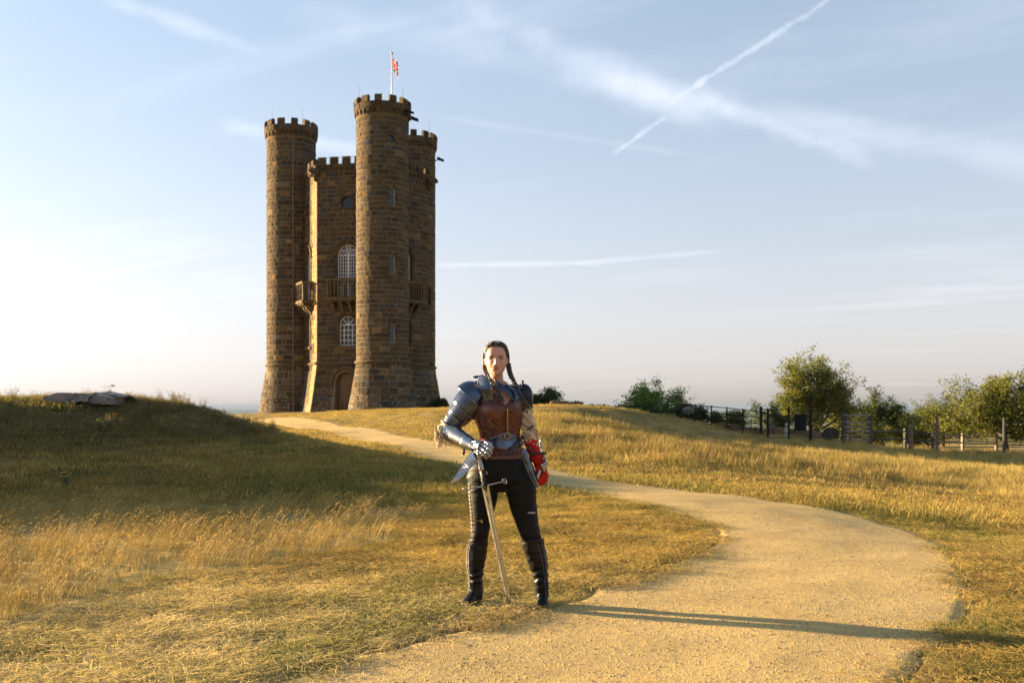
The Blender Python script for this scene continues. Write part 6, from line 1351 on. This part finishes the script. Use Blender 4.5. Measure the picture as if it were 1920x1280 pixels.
def strip(name, pts, w_, mat_, parent, off=.016, th=.0022, fn=None):
    """a strap following the torso"""
    fn = fn or front; mb = MB(); P_ = [];
    for (a_, b_) in zip(pts[:-1], pts[1:]):
        for k_ in range(6): P_.append((a_[0]+(b_[0]-a_[0])*k_/6, a_[1]+(b_[1]-a_[1])*k_/6))
    P_.append(pts[-1]); rows = []
    for i_, (x, y) in enumerate(P_):
        dx, dy = P_[min(i_+1,len(P_)-1)][0]-P_[max(i_-1,0)][0], P_[min(i_+1,len(P_)-1)][1]-P_[max(i_-1,0)][1]; L_ = math.hypot(dx, dy) or 1; nx, ny = -dy/L_*w_/2, dx/L_*w_/2
        f = lambda x_, y_, o_: tuple(PP(x_, y_, fn(x_, y_)-o_)); rows.append([f(x-nx,y-ny,off), f(x-nx*.7,y-ny*.7,off+th), f(x+nx*.7,y+ny*.7,off+th), f(x+nx,y+ny,off)])
    mb.grid(rows, closed=True); n = len(mb.v); mb.f += [(0,1,2,3), (n-1,n-2,n-3,n-4)]; mb.c += [None]*2; return mb.build(name, mat_, parent, smooth=False)
# corset shell with a deep front opening
mb = MB(); NR, NC = 44, 96; rows = []
for j_ in range(NR):
    row = []
    for k_ in range(NC):
        th_ = 2*pi*k_/NC; c_, s_ = math.cos(th_), math.sin(th_)           # s_<0 faces the camera
        fr = max(0, -s_); ptop = 752-10*abs(c_)*0 if s_ > 0 else float(np.interp(c_, (-1,-.75,-.45,-.12,.20,.42,.62,.85,1), (757,748,741,745,766,752,744,748,757)))
        pbot = 858+2*fr; u = j_/(NR-1); py = pbot+(ptop-pbot)*u; r_ = [np.interp(py, _TI[:,0], _TI[:,q]) for q in range(1,5)]; cx = (r_[0]+r_[1])/2; a_ = (r_[1]-r_[0])/2*PX+.010; b_ = r_[2]+.010
        p = PP(cx, py); q = Vector((p.x+a_*c_, D0+r_[3]+b_*s_, p.z)); 
        if s_ < 0: q.y -= bust(q.x, q.z)*min(1, -s_*2)
        row.append(tuple(q))
    rows.append(row)
mb.grid(rows, closed=True); cors = mb.build('corset', mCors, person, smooth=True); evaluated(cors, [('SOLIDIFY', dict(thickness=.005, offset=-1.))])
patch('lapel', [(898,771),(926,786),(934,786),(940,784),(950.5,764.5),(943,755),(935,746),(927,736),(920,742),(908,751),(900,760)], mLap, cors, .017, .0035, 3, edge=(mCord, .0012, 'lapel_piping'))
patch('lapel', [(952,765),(957,757),(962,753),(970,751),(977,752),(978,766),(974,784.5),(964,777)], mLap, cors, .017, .0035, 3, edge=(mCord, .0012, 'lapel_piping'))
strip('corset_seam', [(930,752),(934,775),(937,800),(938,828),(942,856)], 1.7, mCord, cors, .013); strip('corset_seam', [(966,770),(965,795),(962,820),(965,855)], 1.7, mCord, cors, .013)
strip('corset_seam', [(919,776),(918,800),(917,830),(918,856)], 1.2, mCord, cors, .012)
strip('corset_hem', [(897,853),(910,856),(930,857.5),(950,857.5),(968,856),(982,852)], 2.6, mCord, cors, .013)
mb = MB(); mb.tube([PP(951.8,y_,front(951.8,y_)-.018) for y_ in range(766,818,3)], .0028, 6)
for y_ in np.arange(766,817,1.6): mb.box(PP(951.8,y_,front(951.8,y_)-.020), (.0085,.003,.002))
mb.build('corset_zip', mBrass, cors).__setitem__('kind', 'stuff')
strip('cross_strap', [(921,792),(928,799),(938,807),(948,814)], 4.2, mLap, cors, .018); strip('cross_strap', [(956,814),(966,817),(976,815)], 4.0, mLap, cors, .018)
for q in ((917,788),(921,794),(924,799)): mb = MB(); p = PP(*q, front(*q)-.022); mb.tube([p+Vector((.008*math.cos(a_), 0, .006*math.sin(a_))) for a_ in np.linspace(0,2*pi,9)], .0014, 5); mb.build('buckle', mBrass, cors, smooth=True)
mb = MB(); p = PP(951.8,816.5,-.118); mb.tube([p+Vector((.020*math.cos(a_), .002*math.sin(a_), .021*math.sin(a_))) for a_ in np.linspace(0,2*pi,25)], .0025, 7); mb.build('ring_buckle', mBrass, cors, smooth=True)
mb = MB(); R = random.Random(5)       # side lacing along the lit edge of the corset
for k_ in range(17):
    py = 770+k_*4.6; r_ = [np.interp(py, _TI[:,0], _TI[:,q]) for q in range(1,5)]; p = PP(r_[0], py)+Vector((-.010,.0,0)); mb.tube([p+Vector((.016,-.045,0)), p+Vector((-.002,-.015,-.006)), p+Vector((.0,.012,-.012))], .0034, 5); mb.tube([p+Vector((.016,-.045,-.014)), p+Vector((-.002,-.015,-.008)), p+Vector((.0,.012,.0))], .0034, 5)
mb.build('corset_lacing', pmat('orange brown lace', (.42,.13,.035), .5), cors, smooth=True).__setitem__('kind', 'stuff')
# plate belt, strap, hip plates
belt = patch('plate_belt', [(917,823),(930,817.5),(945,811.5),(958,815),(974,817),(983,831),(980,835.5),(963,834.5),(948,842),(936,839.5),(925,838),(916,834)], mSteelD, person, .024, .003, 3, edge=(mSteel, .0014, 'belt_edge'))
strip('belt_strap', [(979,819),(970,829),(961,840),(954,852)], 5.2, mBlk, person, .031); strip('belt_strap', [(977,818),(983,822)], 6, mBlk, person, .03)
for q in ((921,829),(976,831)): mb = MB(); mb.sphere(PP(*q, front(*q)-.028), .0038, 8, 6); mb.build('rivet', mSteel, belt, smooth=True)
def tasset(parts, ridge, dyf, mat_, label):
    root = None
    for poly in parts:
        fn = lambda px, py: dyf(px, py) ; o = patch('hip_plate', poly, mat_, person if root is None else root, 0, .003, 3, fn=fn, edge=(mSteel, .0013, 'plate_edge'))
        if root is None: root = o; o['label'] = label
    for q in ridge: mb = MB(); mb.sphere(PP(*q, dyf(*q)-.004), .0034, 8, 6); mb.build('rivet', mSteel, root, smooth=True)
def dA(px, py): k_ = ((px-846)*(878-905)-(py-905)*(891-846))/52.; return -.095-.0009*max(0,905-py)*.4+.00022*k_*k_-.02
tasset([[(885,846),(891,849),(897.5,857),(896,866),(880.5,879),(869,868),(876,856)], [(869.5,866.5),(880.5,878.5),(870,891),(857,905.5),(846,906),(855,890)]], [(880,871),(872,868)], dA, mSteel, 'bright steel hip plate swinging out')
strip('hip_strap', [(889,850),(894,858),(899,862)], 5, mBlk, person, .0, fn=lambda a_, b_: -.112)
dB = lambda px, py: -.118-.00035*(px-978)+.0011*abs(px-(978+(py-838)*.40))**1.25
tasset([[(977.5,837),(984,840),(988.5,848),(992,862),(996,873),(989,884),(983,866),(979,850)], [(988.5,881),(995.5,870.5),(1002,890),(1009.5,913.5),(1005,912),(996,898)]], [(992.5,869)], dB, mSteelD, 'dark blued hip plate hanging straight')
# blued collar plate and the two shoulder guards
def dC(px, py): return min(front(px, py), .05)-.012-.0008*max(0, py-725)
patch('collar_plate', [(927,711.5),(935,716.5),(944,721),(956,721.5),(970,719.5),(980,727),(981,738),(973,742.5),(966.5,752),(960,746),(954,740.5),(947,736),(940,731.5),(934,726)], mSteelD, person, .01, .003, 3, fn=dC, edge=(mSteel, .0012, 'plate_edge'))
def shell(name, axis, radii, arc, mat_, parent, ref, n=26, flare=0., thick=.003, rim=True, power=1.):
    """curved plate round a limb axis: arc in degrees measured from ref direction"""
    A = [Vector(p) for p in axis]; rows = []; m = len(A)
    for i_, p in enumerate(A):
        d = (A[min(i_+1,m-1)]-A[max(i_-1,0)]).normalized(); u = (Vector(ref)-d*Vector(ref).dot(d)).normalized(); v = d.cross(u); r = radii[i_]; row = []
        a0, a1 = (arc[i_] if isinstance(arc[0], (tuple, list)) else arc)
        for k_ in range(n): a_ = math.radians(a0+(a1-a0)*k_/(n-1)); rr = r if not isinstance(r, tuple) else math.hypot(r[0]*math.cos(a_), r[1]*math.sin(a_)); row.append(tuple(p+(u*math.cos(a_)+v*math.sin(a_))*rr))
        rows.append(row)
    mb = MB(); mb.grid(rows); o = mb.build(name, mat_, parent, smooth=True); evaluated(o, [('SUBSURF', dict(levels=1, render_levels=1)), ('SOLIDIFY', dict(thickness=thick, offset=0.))]); o.data.polygons.foreach_set('use_smooth', [True]*len(o.data.polygons))
    if rim: mb = MB(); mb.tube(rows[-1], .0022, 6); mb.build('plate_rim', mSteel, o, smooth=True)
    return o
ax0 = EL_R-SH_R; axd = ax0.normalized(); REF = Vector((-.55,-.75,.35))
def aline(ts, offx=0, offz=0, offy=0): return [SH_R+ax0*t_+Vector((offx, offy, offz)) for t_ in ts]
# main dome of the shoulder guard (sculpted as half an egg), its chest wing, then three lames down the arm
rows = []; Nn, Mm = 30, 22; dc = PP(887,741,.0); e1 = (-axd); e2 = Vector((.35,-.93,0)); e2 = (e2-e1*e2.dot(e1)).normalized(); e3 = e1.cross(e2)
for j_ in range(Mm):
    ph = math.radians(4+86*j_/(Mm-1)); row = []
    for k_ in range(Nn):
        th_ = math.radians(-112+214*k_/(Nn-1)); r_ = math.sin(ph); h_ = math.cos(ph); fl = 1+.03*max(0, (ph-1.35))*4
        p = dc + e1*(h_*.108-.022) + (e2*math.cos(th_)*.106 + e3*math.sin(th_)*.112)*r_*fl; ridge_ = math.exp(-((th_-.15)/.12)**2)*.006*r_; p += (p-dc).normalized()*ridge_; row.append(tuple(p))
    rows.append(row)
mb = MB(); mb.grid(rows); pdn = mb.build('shoulder_guard', mSteelD, person, smooth=True); pdn['label'] = 'large blued steel shoulder guard over the bent arm'
evaluated(pdn, [('SUBSURF', dict(levels=1, render_levels=1)), ('SOLIDIFY', dict(thickness=.003, offset=0.))]); pdn.data.polygons.foreach_set('use_smooth', [True]*len(pdn.data.polygons))
mb = MB(); mb.tube(rows[-1], .0022, 6); mb.tube([r_[-1] for r_ in rows], .0022, 6); mb.build('plate_rim', mSteel, pdn, smooth=True)
def dW(px, py): return -.075-.045*math.sin(max(0, min(1, (px-896)/30))*pi*.6)+.0008*abs(py-728)
patch('chest_wing', [(898,703.5),(905,702.5),(912.5,706.5),(917,713),(920.5,722),(922.5,735),(924.5,747.5),(916,749.5),(905,752),(897,745),(895,722)], mSteelD, pdn, .0, .003, 3, fn=dW, edge=(mSteel, .0016, 'plate_rim'))
for q in ((908,738),(910,743),(879,764)): mb = MB(); mb.sphere(PP(*q, dW(*q)-.012), .0042, 8, 6); mb.build('rivet', mBrass, pdn, smooth=True)
patch('neck_flange', [(885.5,707),(891,704.5),(899,703.5),(906,705),(903,708.5),(892,709)], mSteelD, pdn, 0, .003, 2, fn=lambda a_, b_: .0-.004*(b_-702), edge=(mSteel, .0014, 'plate_rim'))
mb = MB(); mb.tube([SH_R+Vector((.01,0,-.01)), SH_R, SH_R.lerp(EL_R,.4), SH_R.lerp(EL_R,.9)], [.060,.070,.066,.052], 20); mb.sphere(PP(899,727,.01), (.062,.060,.050), 14, 10); mb.build('arming_sleeve', mBlk, person, smooth=True)
arm = shell('arm_plate', aline((.22,.38,.54,.68)), [(.090,.094),(.087,.090),(.079,.082),(.073,.075)], (-125,125), mSteelD, person, REF); arm['label'] = 'overlapping upper arm plates'
shell('arm_plate', aline((.55,.66,.78,.88)), [.073,.070,.064,.060], (-120,120), mSteelD, arm, REF); shell('arm_plate', aline((.12,.25,.36,.46)), [(.100,.106),(.101,.106),(.097,.101),(.093,.096)], (-120,110), mSteelD, arm, REF)
# cream sleeve showing at armpit and elbow, with fringe
def rag(name, axis, radii, seed, parent, strands, hang=.07, strength=.008, cen=None):
    A = [Vector(p) for p in axis]; mb = MB(); R = random.Random(seed); mb.tube(A, radii, 26, cap=True); o = mb.build(name, mLin, parent); evaluated(o, [('REMESH', dict(mode='VOXEL', voxel_size=.0045, use_smooth_shade=True))])
    wrinkle(o, lambda x, y, z: strength*1.5*(fnoise(x*16+seed, z*16+y*9, 1., 1)-.5) + strength*.7*np.sin(z*110+x*90+10*fnoise(x*9, z*9+seed, 1., 2)))
    fr = MB()
    for _ in range(strands):
        i_ = R.randrange(len(A)-1); p = A[i_].lerp(A[i_+1], R.random()) if cen is None else Vector(cen)+Vector((R.gauss(0,.02), R.gauss(0,.02), R.gauss(0,.02))); r = radii[i_]; a_ = R.uniform(0, 2*pi); q = p+Vector((math.cos(a_)*r*.95, -abs(math.sin(a_))*r*.9, R.uniform(-1,.4)*r)); L_ = R.uniform(.3,1.)*hang; pts = [q]
        for k_ in range(4): q = q+Vector((R.gauss(-.15,.35)*L_/4, R.gauss(0,.2)*L_/4, -L_/4*R.uniform(.6,1.2))); pts.append(q)
        fr.tube(pts, [.0022*R.uniform(.5,1.4)]*4+[.0006], 4, cap=False)
    fr.build('frayed_threads', mLin, o).__setitem__('kind', 'stuff'); return o
sl = rag('sleeve', [EL_R-ax0*.22+Vector((0,0,.01)), EL_R-ax0*.08, EL_R+Vector((-.008,0,-.01)), EL_R+(WR_R-EL_R)*.14], [.056,.062,.064,.052], 4, person, 150, .075, .010); sl['label'] = 'frayed cream linen bunched at the elbow'
mb = MB(); R = random.Random(31)
for k_ in range(9):      # long torn tassels hanging from the elbow
    q = PP(R.uniform(816,830), R.uniform(798,812), R.uniform(-.05,.03)); pts = [q]; tx = R.uniform(-7,12); 
    for j_ in range(6): pts.append(q+Vector(((tx*(j_+1)/6+R.gauss(0,1.2))*PX, R.gauss(0,.004), -(j_+1)*R.uniform(5.0,5.8)*PX)))
    mb.tube(pts, [.006,.005,.0045,.004,.0045,.0035,.001], 5, cap=False)
mb.build('torn_tassel', mLin, sl, smooth=True).__setitem__('kind', 'stuff')
rag('sleeve', [PP(884,765,.03), PP(878,777,.02), PP(871,789,.01), PP(866,796,.01)], [.018,.022,.020,.008], 6, person, 30, .03, .006)
# ---- gauntlet and vambrace --------------------------------------
fa = WR_R-EL_R; REF2 = Vector((.1,-.55,.85)); fl = lambda ts: [EL_R+fa*t_ for t_ in ts]
vam = shell('vambrace', fl((.02,.18,.4,.62,.80)), [.058,.060,.056,.049,.043], (-168,168), mSteel, person, REF2, n=34); vam['label'] = 'polished forearm plate'
shell('gauntlet_cuff', fl((.70,.82,.95,1.06)), [.050,.044,.037,.036], (-165,165), mSteel, vam, REF2, n=30)
for k_ in range(7): p = EL_R+fa*(.08+.11*k_); d = fa.normalized(); u = (REF2-d*REF2.dot(d)).normalized(); v = d.cross(u); a_ = math.radians(112); [MB().sphere(p+(u*math.cos(a_)+v*math.sin(a_)*s_)*(.062-.003*k_), .0032, 8, 6).build('rivet', mBrass, vam, smooth=True) for s_ in (-1,1)]
def quadplate(name, c4, up, parent, mat_, bulge=.004, n=8, m=8):
    mb = MB(); rows = []
    for i_ in range(n):
        row = []
        for j_ in range(m): u, v = i_/(n-1), j_/(m-1); p = (c4[0]*(1-v)+c4[1]*v)*(1-u)+(c4[3]*(1-v)+c4[2]*v)*u; row.append(tuple(p+up*bulge*(1-(2*v-1)**2)))
        rows.append(row)
    mb.grid(rows); o = mb.build(name, mat_, parent, smooth=True); evaluated(o, [('SOLIDIFY', dict(thickness=.0025, offset=0.))]); return o
def hoff(kn, wr): 
    nrm_ = (kn[0]-wr).cross(kn[3]-wr).normalized(); return nrm_
nR = hoff(KN_R, WR_R); nR = nR if nR.y < 0 else -nR; upR = (nR + Vector((0,-.2,.5))).normalized()
gnt = quadplate('hand_plate', [WR_R.lerp(KN_R[0],.0)+Vector((.004,0,.034)), WR_R.lerp(KN_R[3],.0)+Vector((-.012,-.01,-.030)), KN_R[3]+Vector((-.004,-.006,-.012)), KN_R[0]+Vector((.0,0,.014))], nR, person, mSteel, .026, 12, 14); gnt['label'] = 'polished gauntlet hand plate resting over the sword pommel'
for k_ in range(4):      # flutes fanning towards the knuckles
    a_ = WR_R+nR*.030+Vector((.002,0,.014-.010*k_)); b_ = KN_R[k_]+nR*.017; mb = MB(); mb.tube([a_, a_.lerp(b_,.5)+nR*.006, b_], [.0022,.0035,.0045], 6); mb.build('flute', mSteel, gnt, smooth=True)
for i_, f in enumerate(FR+[TH_R]):
    for q in range(3):
        a_, b_ = f[q], f[q+1]; d = b_-a_; r0 = (.0128,.0118,.0108)[q]*(1,1.02,1,.9,1.05)[i_]; mb = MB(); mb.tube([a_-d*.10, a_+d*.1, a_+d*.6, b_+d*(.02 if q < 2 else .12)], [r0*1.08, r0*1.12, r0, r0*(.95 if q < 2 else .62)], 12); mb.build('finger_plate', mSteel, gnt, smooth=True)
    mb = MB(); mb.sphere(f[0]+nR*.006, .0145, 10, 8); mb.build('knuckle', mSteel, gnt, smooth=True)
mb = MB(); mb.tube([TH_R[0], TH_R[1], TH_R[2]], [.016,.0145,.0135], 10); mb.tube([FR[0][1]+Vector((0,.012,-.01)), FR[0][2]+Vector((0,.014,-.008))], .0125, 10); mb.build('glove_lining', mRed, gnt, smooth=True)
strip('arm_strap', [(869.5,838),(870,845),(868.5,853)], 5, mBlk, person, 0, .004, fn=lambda a_, b_: -.09)
# ---- her left side: black shoulder plate, cream sleeve, red glove --
ayL = EL_L-SH_L; REF3 = Vector((.75,-.1,.35)); bl = lambda ts, o_=Vector((0,0,0)): [SH_L+ayL*t_+o_ for t_ in ts]
mBP = steel('blackened plate', (.035,.037,.042), .3)
bp = shell('shoulder_guard', [SH_L+Vector((-.012,.02,.068)), SH_L+Vector((.0,.02,.055)), SH_L+Vector((.008,.02,.02)), SH_L+Vector((.012,.02,-.03)), SH_L+Vector((.014,.02,-.08)), SH_L+Vector((.016,.02,-.13))], [.016,.052,.070,.070,.062,.054], [(-110,110),(-100,110),(-84,110),(-58,110),(-40,110),(-30,110)], mBP, person, (1,-.12,.0), n=24); bp['label'] = 'blackened shoulder plate on the hanging arm'
mb = MB(); mb.tube([PP(979.7,722,.02), PP(979.7,716,.02), PP(979.7,714.6,.02), PP(979.7,713,.02)], [.007,.007,.0105,.009], 12); mb.build('shoulder_stud', mBP, bp)
slv = rag('sleeve', [PP(978,744,.02), PP(983,758,.03), PP(986,776,.04), PP(990,795,.05), PP(995,812,.06), PP(996,826,.055)], [.038,.046,.049,.052,.050,.042], 8, person, 120, .045, .011); slv['label'] = 'crumpled cream linen sleeve of the hanging arm'
strip('arm_strap', [(988,806),(995,802),(1000,797)], 3.2, mBlk, person, 0, .004, fn=lambda a_, b_: -.012)
wl = WR_L; mb = MB(); mb.tube([PP(994,822,.06), PP(998,838,.05), PP(1004,854,.04), WR_L, PP(1015,876,.02)], [.043,.045,.042,.037,.036], 22)
for k_ in KN_L: mb.tube([WR_L, WR_L.lerp(k_,.5), k_], [.030,.026,.019], 10)
for i_, f in enumerate(FL_): mb.tube(f, [.0145,.0135,.0125,.0095], 10)
mb.tube([WR_L.lerp(TH_L[0],.4)]+TH_L, [.022,.020,.0155,.014,.010], 10); rg = mb.build('red_glove', mRed, person); evaluated(rg, [('REMESH', dict(mode='VOXEL', voxel_size=.004, use_smooth_shade=True)), ('SMOOTH', dict(factor=.5, iterations=1))])
wrinkle(rg, lambda x, y, z: .0035*np.sin(z*140+x*60+9*fnoise(x*11, z*11, 1., 2)) + .005*(fnoise(x*20, z*20, 1., 1)-.5))
REF4 = Vector((1,.1,.1)); lv = shell('vambrace', [PP(1000,824,.055), PP(1003,838,.05), PP(1008,853,.04), PP(1013,868,.03)], [.047,.048,.045,.040], (-60,24), mSteel, person, REF4, n=18); lv['label'] = 'steel edge plate down the outside of the red glove'
quadplate('hand_plate', [PP(1012.5,872,-.045), PP(1027,864,-.02), PP(1026,876,-.015), PP(1020,886,-.035)], Vector((.1,-1,.2)), lv, mSteel, .010, 8, 8)
quadplate('hand_plate', [PP(1011.5,879,-.052), PP(1015.5,882,-.046), PP(1010.5,898,-.056), PP(1005.5,893,-.062)], Vector((-.2,-1,.1)), lv, mSteel, .007, 8, 6)
strip('glove_strap', [(987,851.5),(995,851),(1005,850.5),(1014,850),(1024,849)], 4.6, mBlk, person, 0, .004, fn=lambda a_, b_: -.012-.012*math.sin((a_-985)/26*pi*.8)); strip('glove_strap', [(984,836),(990,838.5),(996,842),(1000,847)], 2.6, pmat('teal strap', (.03,.09,.12), .5), person, 0, .003, fn=lambda a_, b_: -.006)
mb = MB(); mb.box(PP(989,851.5,-.022), (.018,.004,.016)); mb.build('buckle', mSteel, person)
# ---- sword -------------------------------------------------------
tip, pom = PP(957.3,1142.5,-.045), PP(897.5,852,-.235); sa = (pom-tip); SLn = sa.length; sa.normalize(); swd = thing('longsword', tip, 'long steel sword, point on the turf, its pommel under the gauntlet', 'sword')
fx = Vector((1,0,0)); fx = (fx-sa*fx.dot(sa)).normalized(); fx = (fx + Vector((0,-.5,0))).normalized(); fx = (fx-sa*fx.dot(sa)).normalized(); fy = sa.cross(fx); fy = fy if fy.y < 0 else -fy
def SW(t_, w_=0, d_=0): return tip+sa*t_+fx*w_+fy*d_
tg = SLn*(1142.5-912)/(1142.5-852); rows = []
for t_, hw in ((0,.0012),(.03,.009),(.08,.0145),(.3,.0175),(.6,.0205),(tg-.02,.0235),(tg+.01,.0238)):
    fu = .35 if t_ > .22 else .0; th = .0030; rows.append([tuple(SW(t_, hw*u*1.1, th*v)) for u, v in ((-1,0),(-.45,1),(-.22,1-fu*1.4),(.22,1-fu*1.4),(.45,1),(1,0),(.45,-1),(.22,-1+fu*1.4),(-.22,-1+fu*1.4),(-.45,-1))])
mb = MB(); mb.grid(rows, closed=True); mb.add(rows[-1], [tuple(range(10))]); mb.build('blade', mSteelB, swd)
mb = MB(); mb.box(SW(tg-.075,0,.0032), (.004,.0012,.03), ax=Matrix((fx, fy, sa)).transposed()); mb.box(SW(tg-.10,.004,.0032), (.008,.0012,.008), ax=Matrix((fx, fy, sa)).transposed()); mb.build('blade_mark', mBlk, swd)
gx_ = (PP(945,903.5,-.20)-PP(874,919.5,-.20)).normalized(); gc = SW(tg+.012,0,0); mb = MB(); mb.tube([gc+gx_*q for q in (-.112,-.08,-.03,0,.03,.08,.112)], [.0045,.005,.007,.010,.007,.005,.0045], 8); mb.build('crossguard', mSteel, swd, smooth=True)
mb = MB(); vs = [tuple(gc+fx*u+sa*v+fy*w_) for w_ in (-.006,.007) for u, v in ((-.020,.006),(.020,.006),(.012,-.02),(.0,-.042),(-.012,-.02))]; mb.add(vs, [(4,3,2,1,0),(5,6,7,8,9)]+[(q,(q+1)%5,5+(q+1)%5,5+q) for q in range(5)]); mb.build('rain_guard', pmat('dark guard leather', (.07,.05,.03), .5), swd)
for s_ in (-1, 1):
    c_ = gc+gx_*s_*.124; up = Vector((0,0,1)); up = (up-gx_*up.dot(gx_)).normalized(); mb = MB()
    outl = [(-.012,0),(-.004,.012),(.006,.017),(.014,.012),(.016,0),(.014,-.012),(.006,-.017),(-.004,-.012),(-.012,0)]; mb.tube([c_+gx_*s_*u+up*v for u, v in outl], .0028, 7); g_ = mb.build('guard_end', mSteel, swd, smooth=True); mb = MB(); mb.sphere(c_+gx_*s_*.003, (.0062,.004,.007), 9, 7); mb.build('gold_boss', mBrass, g_, smooth=True)
tgp = SLn*(1142.5-879)/(1142.5-852); mb = MB(); mb.tube([SW(tg+.012), SW((tg+tgp)/2), SW(tgp)], [.0165,.0155,.0150], 12); gr = mb.build('grip', mBlk, swd, smooth=True); mb = MB()
for k_ in range(17): t_ = tg+.022+(tgp-tg-.03)*k_/16; mb.sphere(SW(t_,-.0155,.004), .0024, 6, 5); mb.sphere(SW(t_,.002,.0155), .0020, 6, 5)
mb.build('grip_studs', mSteel, gr, smooth=True).__setitem__('kind', 'stuff'); mb = MB(); mb.tube([SW(tgp-.004), SW(tgp), SW(tgp+.01), SW(tgp+.04), SW(SLn-.02), SW(SLn+.004), SW(SLn+.018)], [.018,.0195,.0175,.0135,.0105,.0150,.012], 14); mb.build('pommel', mSteel, swd, smooth=True)
